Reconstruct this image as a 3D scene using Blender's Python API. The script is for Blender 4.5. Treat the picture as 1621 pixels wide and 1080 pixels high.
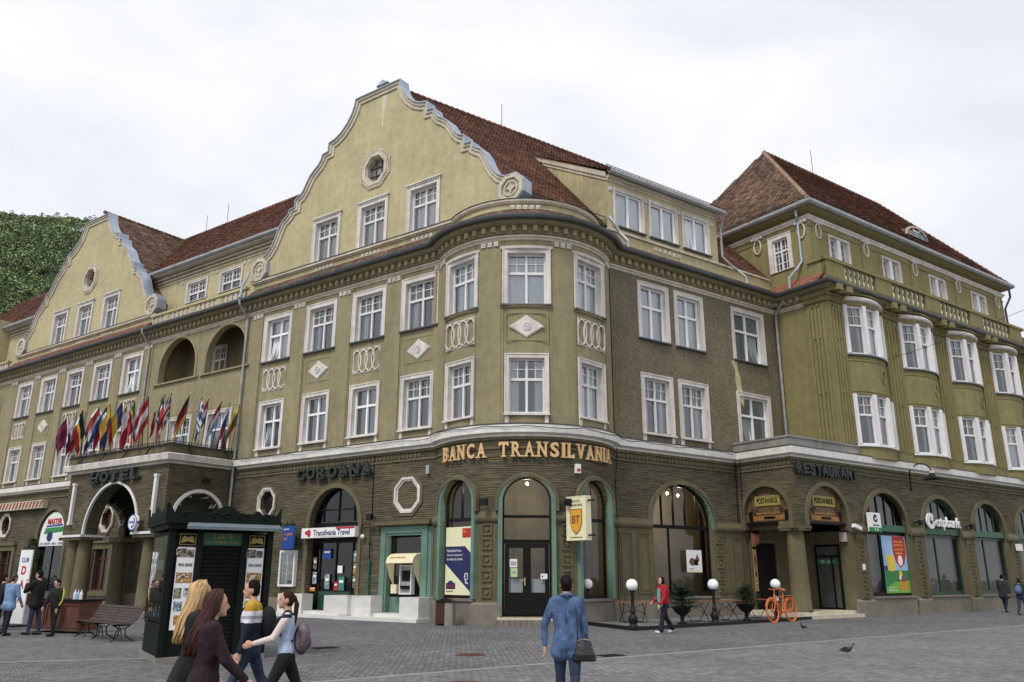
import bpy, bmesh, math, random
from mathutils import Vector, Matrix
random.seed(7)
for o in list(bpy.data.objects): bpy.data.objects.remove(o)
SC = bpy.context.scene
COL = SC.collection
R = math.radians
pi = math.pi
# ------------------------------------------------------------------ camera, world, sun, exposure
PITCH, ROLL, FPX = R(16.1718), R(0.1706), 1282.83
cam = bpy.data.objects.new('camera', bpy.data.cameras.new('camera')); COL.objects.link(cam)
cF = Vector((0, math.cos(PITCH), math.sin(PITCH))); cU = Vector((0, -math.sin(PITCH), math.cos(PITCH))); cR = Vector((1, 0, 0))
cR2 = math.cos(ROLL)*cR + math.sin(ROLL)*cU; cU2 = -math.sin(ROLL)*cR + math.cos(ROLL)*cU
cm = Matrix((cR2, cU2, -cF)).transposed().to_4x4(); cm.translation = (0, 0, 1.65)
cam.matrix_world = cm
cam.data.sensor_width = 36; cam.data.lens = FPX/1621*36; cam.data.clip_end = 3000; cam.data.clip_start = .1
SC.camera = cam
SC.render.resolution_x = 1024; SC.render.resolution_y = 682
SC.view_settings.view_transform = 'Standard'; SC.view_settings.look = 'None'
SC.view_settings.gamma = 1; SC.view_settings.exposure = 0.5
SUN_EL, SUN_AZ = R(52), R(212)      # azimuth from +Y clockwise: behind the camera, to the left
w = bpy.data.worlds.new('World'); SC.world = w; w.use_nodes = True
nt = w.node_tree; nt.nodes.clear()
def wn(t, **k):
    n = nt.nodes.new(t)
    for a, b in k.items(): setattr(n, a, b)
    return n
out = wn('ShaderNodeOutputWorld'); mix = wn('ShaderNodeMixShader')
bg1 = wn('ShaderNodeBackground'); bg2 = wn('ShaderNodeBackground')
sky = wn('ShaderNodeTexSky', sky_type='NISHITA', sun_disc=False, sun_elevation=SUN_EL, sun_rotation=SUN_AZ)
sky.dust_density = 3.0
nt.links.new(sky.outputs[0], bg1.inputs[0]); bg1.inputs[1].default_value = 0.10
tc = wn('ShaderNodeTexCoord'); mp = wn('ShaderNodeMapping'); mp.inputs['Scale'].default_value = (1.0, 1.0, 2.2)
nz = wn('ShaderNodeTexNoise'); nz.inputs['Scale'].default_value = 2.3; nz.inputs['Detail'].default_value = 6; nz.inputs['Roughness'].default_value = .5; nz.inputs['Distortion'].default_value = .3
cr = wn('ShaderNodeValToRGB')
e = cr.color_ramp.elements
e[0].position = .38; e[0].color = (.615, .635, .68, 1); e[1].position = .60; e[1].color = (.75, .755, .77, 1)
nt.links.new(tc.outputs['Generated'], mp.inputs[0]); nt.links.new(mp.outputs[0], nz.inputs[0])
nt.links.new(nz.outputs[0], cr.inputs[0]); nt.links.new(cr.outputs[0], bg2.inputs[0]); bg2.inputs[1].default_value = 1.0
mix.inputs[0].default_value = .93
nt.links.new(bg1.outputs[0], mix.inputs[1]); nt.links.new(bg2.outputs[0], mix.inputs[2]); nt.links.new(mix.outputs[0], out.inputs[0])
sun = bpy.data.objects.new('sun', bpy.data.lights.new('sun', 'SUN')); COL.objects.link(sun)
sun.data.energy = 1.5; sun.data.angle = R(14); sun.data.color = (1, .96, .9)
sd = Vector((math.sin(SUN_AZ)*math.cos(SUN_EL), math.cos(SUN_AZ)*math.cos(SUN_EL), math.sin(SUN_EL)))
sun.rotation_euler = sd.to_track_quat('Z', 'Y').to_euler()
SC.render.engine = 'CYCLES'
SC.cycles.max_bounces = 6; SC.cycles.transparent_max_bounces = 12; SC.cycles.sample_clamp_indirect = 4

# ------------------------------------------------------------------ materials
MATS = {}
def M(name, color, rough=.8, metal=0.0, var=.12, vscale=3.0, bump=0.0, bscale=40.0, stain=0.0, spec=.3, island=0.0, streak=0.0, emit=0.0, stretch=(1, 1, 1)):
    """procedural principled: colour, large mottling, fine relief, rain streaks, per-piece variation"""
    if name in MATS: return MATS[name]
    m = bpy.data.materials.new(name); m.use_nodes = True; t = m.node_tree; N = t.nodes; Lk = t.links
    b = N['Principled BSDF']; b.inputs['Roughness'].default_value = rough; b.inputs['Metallic'].default_value = metal
    b.inputs['Specular IOR Level'].default_value = spec
    col = (*color, 1)
    g = N.new('ShaderNodeNewGeometry')
    mp = N.new('ShaderNodeMapping'); mp.inputs['Scale'].default_value = stretch
    Lk.new(g.outputs['Position'], mp.inputs[0])
    cur = None
    def mult(fac_socket, lo, hi):
        nonlocal cur
        mr = N.new('ShaderNodeMapRange'); mr.inputs[1].default_value = .3; mr.inputs[2].default_value = .7
        mr.inputs[3].default_value = lo; mr.inputs[4].default_value = hi
        Lk.new(fac_socket, mr.inputs[0])
        vm = N.new('ShaderNodeVectorMath'); vm.operation = 'SCALE'
        if cur is None: vm.inputs[0].default_value = color
        else: Lk.new(cur, vm.inputs[0])
        Lk.new(mr.outputs[0], vm.inputs['Scale']); cur = vm.outputs[0]
    if var:
        n = N.new('ShaderNodeTexNoise'); n.inputs['Scale'].default_value = vscale; n.inputs['Detail'].default_value = 5; n.inputs['Roughness'].default_value = .65
        Lk.new(mp.outputs[0], n.inputs[0]); mult(n.outputs[0], 1-var, 1+var)
    if stain:
        n = N.new('ShaderNodeTexNoise'); n.inputs['Scale'].default_value = .55; n.inputs['Detail'].default_value = 7; n.inputs['Roughness'].default_value = .7
        Lk.new(g.outputs['Position'], n.inputs[0]); mult(n.outputs[0], 1-stain, 1+stain*.6)
    if streak:
        m2 = N.new('ShaderNodeMapping'); m2.inputs['Scale'].default_value = (2.2, 2.2, .16); Lk.new(g.outputs['Position'], m2.inputs[0])
        n = N.new('ShaderNodeTexNoise'); n.inputs['Scale'].default_value = 1.6; n.inputs['Detail'].default_value = 4; n.inputs['Roughness'].default_value = .7
        Lk.new(m2.outputs[0], n.inputs[0]); mult(n.outputs[0], 1-streak, 1+streak*.5)
    if island:
        mr = N.new('ShaderNodeMapRange'); mr.inputs[3].default_value = 1-island; mr.inputs[4].default_value = 1+island
        Lk.new(g.outputs['Random Per Island'], mr.inputs[0])
        vm = N.new('ShaderNodeVectorMath'); vm.operation = 'SCALE'
        if cur is None: vm.inputs[0].default_value = color
        else: Lk.new(cur, vm.inputs[0])
        Lk.new(mr.outputs[0], vm.inputs['Scale']); cur = vm.outputs[0]
    if cur is not None: Lk.new(cur, b.inputs['Base Color'])
    else: b.inputs['Base Color'].default_value = col
    if bump:
        n = N.new('ShaderNodeTexNoise'); n.inputs['Scale'].default_value = bscale; n.inputs['Detail'].default_value = 3
        Lk.new(mp.outputs[0], n.inputs[0])
        bp = N.new('ShaderNodeBump'); bp.inputs['Strength'].default_value = bump; bp.inputs['Distance'].default_value = .03
        Lk.new(n.outputs[0], bp.inputs['Height']); Lk.new(bp.outputs[0], b.inputs['Normal'])
    if emit:
        b.inputs['Emission Color'].default_value = col; b.inputs['Emission Strength'].default_value = emit
    MATS[name] = m; return m

CORN = M('cornice_paint', (.82, .80, .76), .7, stain=.08, streak=.12)
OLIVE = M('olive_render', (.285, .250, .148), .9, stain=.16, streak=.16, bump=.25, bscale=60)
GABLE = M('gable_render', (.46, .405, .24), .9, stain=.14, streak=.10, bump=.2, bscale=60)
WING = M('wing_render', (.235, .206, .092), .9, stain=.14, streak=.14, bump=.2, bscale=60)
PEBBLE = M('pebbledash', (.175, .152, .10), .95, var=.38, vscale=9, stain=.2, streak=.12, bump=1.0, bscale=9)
TRIM = M('trim_paint', (.66, .62, .58), .7, stain=.14, streak=.22, bump=.15, bscale=50)
WHITE = M('window_paint', (.70, .69, .69), .5, var=.06)
PVC = M('white_plastic_frame', (.86, .86, .87), .35, var=.02)
STONE = M('cream_stone', (.56, .50, .40), .85, stain=.2, streak=.2, bump=.2)
PLINTH = M('plinth_stone', (.20, .18, .15), .9, stain=.3, bump=.4, bscale=50)
ZINC = M('zinc_sheet', (.36, .42, .50), .45, metal=.5, var=.15, vscale=2)
GUTTER = M('gutter_zinc', (.075, .08, .085), .5, metal=.2, var=.25, vscale=2)
PIPE = M('drainpipe_zinc', (.33, .34, .34), .55, metal=.3, var=.25, vscale=2)
IRON = M('black_iron', (.010, .011, .012), .5, spec=.2, var=.1)
DARKWOOD = M('dark_wood', (.008, .0075, .007), .5, spec=.15)
GREENP = M('turquoise_paint', (.135, .235, .19), .6, stain=.2, streak=.1)
DGREEN = M('dark_green_paint', (.012, .05, .032), .4, spec=.5)
MARBLE = M('white_marble', (.62, .61, .59), .35, var=.12, vscale=1.5, stretch=(1, 1, 3), spec=.5)
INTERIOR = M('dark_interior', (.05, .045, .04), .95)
LININ = M('shop_interior', (.24, .20, .12), .9, var=.3, vscale=.9)
CURT = M('white_curtain', (.76, .78, .80), .9, var=.12, vscale=5, stretch=(6, 6, .4))
CURTD = M('grey_curtain', (.30, .33, .33), .9, var=.2, vscale=5, stretch=(6, 6, .4))
ROLLER = M('white_blind', (.70, .70, .71), .9, var=.05)
GOLD = M('gilt_letter', (.66, .44, .22), .45, metal=.2, var=.1)
BLACK = M('black_paint', (.006, .006, .006), .6, spec=.15)
CREAM = M('cream_plastic', (.72, .66, .44), .45, var=.05)
def glass_mat(name, tint, refl):
    m = bpy.data.materials.new(name); m.use_nodes = True; t = m.node_tree; t.nodes.clear(); N = t.nodes
    o = N.new('ShaderNodeOutputMaterial'); mx = N.new('ShaderNodeMixShader'); tr = N.new('ShaderNodeBsdfTransparent'); gl = N.new('ShaderNodeBsdfGlossy')
    tr.inputs[0].default_value = (*tint, 1); gl.inputs['Roughness'].default_value = .03; gl.inputs[0].default_value = (.92, .95, 1, 1)
    lw = N.new('ShaderNodeFresnel'); lw.inputs[0].default_value = 1.5
    ma = N.new('ShaderNodeMath'); ma.operation = 'MULTIPLY_ADD'; ma.inputs[1].default_value = refl; ma.inputs[2].default_value = refl*.045; ma.use_clamp = True
    nz = N.new('ShaderNodeTexNoise'); nz.inputs['Scale'].default_value = 1.3; bp = N.new('ShaderNodeBump'); bp.inputs['Strength'].default_value = .06; bp.inputs['Distance'].default_value = .1
    g = N.new('ShaderNodeNewGeometry'); t.links.new(g.outputs['Position'], nz.inputs[0]); t.links.new(nz.outputs[0], bp.inputs['Height']); t.links.new(bp.outputs[0], gl.inputs['Normal'])
    t.links.new(lw.outputs[0], ma.inputs[0]); t.links.new(ma.outputs[0], mx.inputs[0]); t.links.new(tr.outputs[0], mx.inputs[1]); t.links.new(gl.outputs[0], mx.inputs[2]); t.links.new(mx.outputs[0], o.inputs[0])
    MATS[name] = m; return m
GLASS = glass_mat('window_glass', (.88, .91, .91), 1.6)
GLASSD = glass_mat('shop_glass', (.74, .73, .66), .6)
# ground-floor render: rough raked horizontal courses
def rust_mat():
    m = bpy.data.materials.new('raked_render'); m.use_nodes = True; t = m.node_tree; N = t.nodes; Lk = t.links; b = N['Principled BSDF']
    b.inputs['Roughness'].default_value = .95; b.inputs['Specular IOR Level'].default_value = .15
    g = N.new('ShaderNodeNewGeometry'); mp = N.new('ShaderNodeMapping'); mp.inputs['Scale'].default_value = (.9, .9, 11)
    Lk.new(g.outputs['Position'], mp.inputs[0])
    n = N.new('ShaderNodeTexNoise'); n.inputs['Scale'].default_value = 1.7; n.inputs['Detail'].default_value = 4; n.inputs['Roughness'].default_value = .6; n.inputs['Distortion'].default_value = .4
    Lk.new(mp.outputs[0], n.inputs[0])
    sp = N.new('ShaderNodeSeparateXYZ'); Lk.new(g.outputs['Position'], sp.inputs[0])
    ml = N.new('ShaderNodeMath'); ml.operation = 'MULTIPLY'; ml.inputs[1].default_value = 2*pi/.085; Lk.new(sp.outputs[2], ml.inputs[0])
    sn = N.new('ShaderNodeMath'); sn.operation = 'SINE'; Lk.new(ml.outputs[0], sn.inputs[0])
    ad = N.new('ShaderNodeMath'); ad.operation = 'MULTIPLY_ADD'; ad.inputs[1].default_value = .09; Lk.new(sn.outputs[0], ad.inputs[0]); Lk.new(n.outputs[0], ad.inputs[2])
    cr = N.new('ShaderNodeValToRGB'); e = cr.color_ramp.elements; e[0].position = .3; e[0].color = (.046, .041, .027, 1); e[1].position = .7; e[1].color = (.152, .134, .088, 1)
    Lk.new(ad.outputs[0], cr.inputs[0])
    n2 = N.new('ShaderNodeTexNoise'); n2.inputs['Scale'].default_value = .6; n2.inputs['Detail'].default_value = 6; Lk.new(g.outputs['Position'], n2.inputs[0])
    mr = N.new('ShaderNodeMapRange'); mr.inputs[1].default_value = .3; mr.inputs[2].default_value = .7; mr.inputs[3].default_value = .82; mr.inputs[4].default_value = 1.12; Lk.new(n2.outputs[0], mr.inputs[0])
    vm = N.new('ShaderNodeVectorMath'); vm.operation = 'SCALE'; Lk.new(cr.outputs[0], vm.inputs[0]); Lk.new(mr.outputs[0], vm.inputs['Scale']); Lk.new(vm.outputs[0], b.inputs['Base Color'])
    bp = N.new('ShaderNodeBump'); bp.inputs['Strength'].default_value = .8; bp.inputs['Distance'].default_value = .04; Lk.new(ad.outputs[0], bp.inputs['Height']); Lk.new(bp.outputs[0], b.inputs['Normal'])
    MATS['raked_render'] = m; return m
RUST = rust_mat()
def pic_mat(name, cols, scale=9.0):
    m = bpy.data.materials.new(name); m.use_nodes = True; t = m.node_tree; N = t.nodes; b = N['Principled BSDF']; b.inputs['Roughness'].default_value = .45
    g = N.new('ShaderNodeNewGeometry'); n = N.new('ShaderNodeTexNoise'); n.inputs['Scale'].default_value = scale; n.inputs['Detail'].default_value = 4; n.inputs['Distortion'].default_value = 1.2
    cr = N.new('ShaderNodeValToRGB'); cr.color_ramp.interpolation = 'CONSTANT'; e = cr.color_ramp.elements
    while len(e) < len(cols): e.new(.5)
    for i, c in enumerate(cols): e[i].position = 0 if i == 0 else .34+.32*i/len(cols); e[i].color = (*c, 1)
    t.links.new(g.outputs['Position'], n.inputs[0]); t.links.new(n.outputs[0], cr.inputs[0]); t.links.new(cr.outputs[0], b.inputs['Base Color']); MATS[name] = m; return m
PICD = pic_mat('dark_picture', [(.02, .02, .03), (.10, .07, .05), (.35, .3, .2), (.02, .03, .06)]); PICW = pic_mat('warm_picture', [(.30, .05, .03), (.55, .30, .05), (.06, .04, .03), (.6, .55, .4)]); PICC = pic_mat('cool_picture', [(.05, .12, .25), (.45, .55, .6), (.03, .05, .08), (.2, .3, .2)]); PICG = pic_mat('green_picture', [(.05, .18, .05), (.5, .5, .1), (.1, .1, .06), (.6, .55, .3)])
GFTRIM = M('ground_floor_trim', (.138, .122, .07), .9, stain=.2, streak=.2, bump=.3)
TILE = M('clay_tile', (.155, .072, .048), .9, var=.3, vscale=.7, island=.45, stain=.3)
TILE2 = M('weathered_tile', (.14, .085, .06), .9, var=.45, vscale=1.6, island=.5, stain=.4)
TILER = M('bright_clay_tile', (.25, .105, .068), .85, var=.25, vscale=2, island=.3)

# ------------------------------------------------------------------ mesh helpers
WM = {}        # world matrices of the objects made
class MB:
    def __init__(s): s.v = []; s.f = []; s.m = []
    def poly(s, pts, mat=0):
        n = len(s.v); s.v += [tuple(p) for p in pts]; s.f.append(tuple(range(n, n+len(pts)))); s.m.append(mat); return s
    def box(s, x0, x1, y0, y1, z0, z1, mat=0):
        n = len(s.v)
        s.v += [(x0,y0,z0),(x1,y0,z0),(x1,y1,z0),(x0,y1,z0),(x0,y0,z1),(x1,y0,z1),(x1,y1,z1),(x0,y1,z1)]
        for f in ((0,3,2,1),(4,5,6,7),(0,1,5,4),(1,2,6,5),(2,3,7,6),(3,0,4,7)): s.f.append(tuple(n+i for i in f)); s.m.append(mat)
        return s
    def prism(s, poly, y0, y1, mat=0):
        """(x,z) polygon extruded along y"""
        n = len(s.v); k = len(poly)
        s.v += [(p[0], y0, p[1]) for p in poly] + [(p[0], y1, p[1]) for p in poly]
        s.f.append(tuple(range(n, n+k))); s.m.append(mat); s.f.append(tuple(range(n+2*k-1, n+k-1, -1))); s.m.append(mat)
        for i in range(k):
            j = (i+1) % k; s.f.append((n+i, n+k+i, n+k+j, n+j)); s.m.append(mat)
        return s
    def ring(s, outer, inner, y0, y1, mat=0, closed=True):
        """band between two (x,z) polygons of equal length, extruded along y"""
        k = len(outer); n = len(s.v)
        for pl, y in ((outer, y0), (inner, y0), (outer, y1), (inner, y1)): s.v += [(p[0], y, p[1]) for p in pl]
        for i in range(k if closed else k-1):
            j = (i+1) % k
            for f in ((i, j, k+j, k+i), (2*k+j, 2*k+i, 3*k+i, 3*k+j), (i, 2*k+i, 2*k+j, j), (k+i, k+j, 3*k+j, 3*k+i)): s.f.append(tuple(n+q for q in f)); s.m.append(mat)
        return s
    def frame(s, x0, x1, z0, z1, t, y0, y1, mat=0, tb=None):
        tb = t if tb is None else tb
        return s.ring([(x0,z0),(x1,z0),(x1,z1),(x0,z1)], [(x0+t,z0+tb),(x1-t,z0+tb),(x1-t,z1-t),(x0+t,z1-t)], y0, y1, mat)
    def tube(s, pts, r, n=8, mat=0, closed=False):
        pts = [Vector(p) for p in pts]; base = len(s.v); K = len(pts)
        prev = None
        for i, p in enumerate(pts):
            if closed: d = pts[(i+1) % K]-pts[i-1]
            else: d = pts[min(i+1, K-1)]-pts[max(i-1, 0)]
            if d.length < 1e-9: d = Vector((0, 0, 1))
            d.normalize()
            ref = Vector((0, 0, 1)) if abs(d.z) < .95 else Vector((1, 0, 0))
            if prev is None: a = d.cross(ref).normalized()
            else:
                a = prev-d*prev.dot(d)
                a = a.normalized() if a.length > 1e-6 else d.cross(ref).normalized()
            prev = a; bb = d.cross(a)
            rr = r[i] if isinstance(r, (list, tuple)) else r
            for k in range(n):
                t = 2*pi*k/n; q = p+a*math.cos(t)*rr+bb*math.sin(t)*rr; s.v.append(tuple(q))
        for i in range(K if closed else K-1):
            j = (i+1) % K
            for k in range(n):
                l = (k+1) % n; s.f.append((base+i*n+k, base+i*n+l, base+j*n+l, base+j*n+k)); s.m.append(mat)
        if not closed:
            s.f.append(tuple(base+k for k in range(n-1, -1, -1))); s.m.append(mat)
            s.f.append(tuple(base+(K-1)*n+k for k in range(n))); s.m.append(mat)
        return s
    def lathe(s, prof, c=(0, 0, 0), n=16, mat=0):
        base = len(s.v); K = len(prof)
        for r, z in prof:
            for k in range(n):
                t = 2*pi*k/n; s.v.append((c[0]+r*math.cos(t), c[1]+r*math.sin(t), c[2]+z))
        for i in range(K-1):
            for k in range(n):
                l = (k+1) % n; s.f.append((base+i*n+k, base+i*n+l, base+(i+1)*n+l, base+(i+1)*n+k)); s.m.append(mat)
        s.f.append(tuple(base+k for k in range(n-1, -1, -1))); s.m.append(mat); s.f.append(tuple(base+(K-1)*n+k for k in range(n))); s.m.append(mat)
        return s
    def sphere(s, c, r, n=16, m=10, mat=0, sx=1, sy=1, sz=1):
        base = len(s.v)
        s.v.append((c[0], c[1], c[2]-r*sz))
        for i in range(1, m):
            a = -pi/2+pi*i/m
            for k in range(n):
                t = 2*pi*k/n; s.v.append((c[0]+r*sx*math.cos(a)*math.cos(t), c[1]+r*sy*math.cos(a)*math.sin(t), c[2]+r*sz*math.sin(a)))
        s.v.append((c[0], c[1], c[2]+r*sz)); top = len(s.v)-1
        for k in range(n):
            l = (k+1) % n; s.f.append((base, base+1+l, base+1+k)); s.m.append(mat); s.f.append((top, base+1+(m-2)*n+k, base+1+(m-2)*n+l)); s.m.append(mat)
        for i in range(m-2):
            for k in range(n):
                l = (k+1) % n; s.f.append((base+1+i*n+k, base+1+i*n+l, base+1+(i+1)*n+l, base+1+(i+1)*n+k)); s.m.append(mat)
        return s
    def mesh(s, name, mats, smooth=False):
        me = bpy.data.meshes.new(name); me.from_pydata(s.v, [], s.f)
        mats = mats if isinstance(mats, (list, tuple)) else [mats]
        for m in mats: me.materials.append(m)
        me.polygons.foreach_set('material_index', s.m)
        if smooth: me.polygons.foreach_set('use_smooth', [True]*len(s.f))
        me.update(); return me
    def build(s, name, mats, parent=None, W=None, smooth=False, **kw):
        return put(name, s.mesh(name, mats, smooth), parent, W, **kw)
def put(name, data, parent=None, W=None, label=None, cat=None, group=None, kind=None):
    o = bpy.data.objects.new(name, data); COL.objects.link(o)
    W = W.copy() if W is not None else Matrix.Identity(4)
    if parent is not None:
        o.parent = parent; o.matrix_local = WM[parent.name].inverted() @ W
    else: o.matrix_local = W
    WM[o.name] = W
    if label: o['label'] = label
    if cat: o['category'] = cat
    if group: o['group'] = group
    if kind: o['kind'] = kind
    return o
def thing(name, label, cat, W=None, group=None): return put(name, None, None, W, label, cat, group)
def T(x, y, z, rz=0.0, sc=1.0): return Matrix.Translation((x, y, z)) @ Matrix.Rotation(rz, 4, 'Z') @ Matrix.Scale(sc, 4)
def copytree(src, W, label=None, group=None, parent=None):
    o = src.copy(); COL.objects.link(o); W0 = WM[src.name]
    o.parent = parent
    o.matrix_local = W if parent is None else WM[parent.name].inverted() @ W
    WM[o.name] = W
    if label: o['label'] = label
    if group: o['group'] = group
    for ch in list(src.children):
        copytree(ch, W @ W0.inverted() @ WM[ch.name], None, None, o)
    return o

# ------------------------------------------------------------------ survey: plan of the place (metres, camera at 0,0)
P0 = Vector((.346, 29.921)); aL = Vector((-.8140, .5809)); aR = Vector((.8145, .5802))
class Fr:
    """facade frame: P(s, off, z); off = metres in front of the wall plane"""
    def __init__(s, origin, right, sg=1): s.o = Vector(origin); s.r = Vector(right).normalized(); s.n = Vector((s.r.y, -s.r.x)); s.sg = sg
    def P(s, x, off, z): q = s.o+s.r*(s.sg*x)+s.n*off; return Vector((q.x, q.y, z))
    def W(s, x, off, z):
        q = s.P(x, off, z); m = Matrix(((s.r.x, -s.n.x, 0), (s.r.y, -s.n.y, 0), (0, 0, 1))).to_4x4(); m.translation = q; return m
FL = Fr(P0, -aL, -1); FR_ = Fr(P0, aR)
nR = FR_.n; nL = FL.n
TO = Vector((.52, 33.3)); TR = 3.65           # corner bay: centre and radius
class Tur:
    def P(s, ph, off, z): a = R(ph); return Vector((TO.x+(TR+off)*math.sin(a), TO.y-(TR+off)*math.cos(a), z))
    def W(s, ph, off, z):
        a = R(ph); m = Matrix(((math.cos(a), -math.sin(a), 0), (math.sin(a), math.cos(a), 0), (0, 0, 1))).to_4x4(); m.translation = s.P(ph, off, z); return m
FT = Tur()
WOFF = 2.9                                    # the right wing stands this far in front of the right wall
FS = Fr((P0+aR*16.0).to_tuple(), nR.to_tuple())          # side wall of the wing, x = metres out from right wall
FPS = Fr((P0+aR*12.1).to_tuple(), nR.to_tuple())         # side of the ground-floor porch
def ffn(F, off=0.0): return lambda s, z, d: F.P(s, off-d, z)
# arc ends where the bay meets the walls
def arc_end(n, a):
    h = (TO-P0).dot(n); return (TO-P0).dot(a)+math.sqrt(TR*TR-h*h)
sLj, sRj = arc_end(nL, aL), arc_end(nR, aR)
def ph_of(q): v = Vector((q.x, q.y))-TO; return math.degrees(math.atan2(v.x, -v.y))
phL, phR = ph_of(FL.P(sLj, 0, 0)), ph_of(FR_.P(sRj, 0, 0))

def rect(x0, x1, z0, z1): return [(min(x0,x1), z0, z1), (max(x0,x1), z0, z1)]
def arch(c, hw, z0, zs, rise=None, n=16):
    rise = hw if rise is None else rise
    return [(c-hw*math.cos(pi*i/n), z0, zs+rise*math.sin(pi*i/n)) for i in range(n+1)]
def octo(c, zc, rx, rz, k=.42):
    return [(c-rx, zc-rz*k, zc+rz*k), (c-rx*k, zc-rz, zc+rz), (c+rx*k, zc-rz, zc+rz), (c+rx, zc-rz*k, zc+rz*k)]
def lerp(h, x):
    for (a, b0, t0), (c, b1, t1) in zip(h, h[1:]):
        if a <= x <= c: k = (x-a)/(c-a) if c > a else 0; return b0+(b1-b0)*k, t0+(t1-t0)*k
    return h[-1][1], h[-1][2]
def wall(mb, P, x0, x1, z0, z1, holes=(), depth=.35, xs=(), mat=0, rmat=None):
    """wall with real openings: vertical strips cut round the holes, plus the reveals"""
    X = {x0, x1} | {q for q in xs if x0 < q < x1}
    for h in holes: X |= {p[0] for p in h if x0 < p[0] < x1}
    X = sorted(X); top = z1 if callable(z1) else (lambda x: z1)
    for a, b in zip(X, X[1:]):
        if b-a < 1e-6: continue
        ea, eb = a+1e-5, b-1e-5; mid = (a+b)/2
        hs = sorted([h for h in holes if h[0][0] < mid < h[-1][0]], key=lambda h: lerp(h, mid)[0])
        za, zb = z0, z0
        for h in hs:
            la, lb = lerp(h, ea), lerp(h, eb)
            if la[0]-za > 1e-4 or lb[0]-zb > 1e-4: mb.poly([P(a, za, 0), P(b, zb, 0), P(b, lb[0], 0), P(a, la[0], 0)], mat)
            za, zb = la[1], lb[1]
        if top(ea)-za > 1e-4 or top(eb)-zb > 1e-4: mb.poly([P(a, za, 0), P(b, zb, 0), P(b, top(eb), 0), P(a, top(ea), 0)], mat)
    rm = mat if rmat is None else rmat
    if depth:
        for h in holes:
            loop = [(x, b) for x, b, t in h]+[(x, t) for x, b, t in reversed(h)]
            for (xa, a), (xb, b) in zip(loop, loop[1:]+loop[:1]):
                if abs(xa-xb)+abs(a-b) < 1e-6: continue
                if abs(xa-xb) > 1e-6 and (abs(a-z0)+abs(b-z0) < 1e-5 or (not callable(z1) and abs(a-z1)+abs(b-z1) < 1e-5)): continue
                mb.poly([P(xa, a, 0), P(xb, b, 0), P(xb, b, depth), P(xa, a, depth)], rm)
    return mb
def frange(a, b, st):
    n = max(1, int(math.ceil(abs(b-a)/st))); return [a+(b-a)*i/n for i in range(n+1)]
def sweep(mb, path, prof, mat=0, caps=True):
    """profile (off, z) carried along a plan polyline, outside on the right-hand side, mitred"""
    n = []; K = len(path); pts = [Vector((p[0], p[1])) for p in path]
    for i in range(K):
        d1 = (pts[i]-pts[i-1]).normalized() if i else None; d2 = (pts[i+1]-pts[i]).normalized() if i < K-1 else None
        n1 = Vector((d1.y, -d1.x)) if d1 else None; n2 = Vector((d2.y, -d2.x)) if d2 else None
        if n1 is None: n.append(n2)
        elif n2 is None: n.append(n1)
        else:
            m_ = (n1+n2); m_.normalize(); n.append(m_/max(.35, m_.dot(n1)))
    base = len(mb.v); k = len(prof)
    for p, q in zip(pts, n):
        for o, z in prof: mb.v.append((p.x+q.x*o, p.y+q.y*o, z))
    for i in range(K-1):
        for j in range(k-1):
            mb.f.append((base+i*k+j, base+(i+1)*k+j, base+(i+1)*k+j+1, base+i*k+j+1)); mb.m.append(mat)
    if caps:
        mb.f.append(tuple(base+j for j in range(k))); mb.m.append(mat); mb.f.append(tuple(base+(K-1)*k+j for j in range(k-1, -1, -1))); mb.m.append(mat)
    return mb
def pl(F, x0, x1, off=0): return [F.P(x0, off, 0).to_2d(), F.P(x1, off, 0).to_2d()]
arc = lambda a, b, off=0, st=4: [FT.P(p, off, 0).to_2d() for p in frange(a, b, st)]
def ellipse(rx, rz, n=20, c=(0, 0), ph=0): return [(c[0]+rx*math.cos(2*pi*i/n+ph), c[1]+rz*math.sin(2*pi*i/n+ph)) for i in range(n)]
def octpoly(rx, rz, c=(0, 0), k=.42): return [(c[0]+rx, c[1]-rz*k), (c[0]+rx, c[1]+rz*k), (c[0]+rx*k, c[1]+rz), (c[0]-rx*k, c[1]+rz), (c[0]-rx, c[1]+rz*k), (c[0]-rx, c[1]-rz*k), (c[0]-rx*k, c[1]-rz), (c[0]+rx*k, c[1]-rz)]
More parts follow.
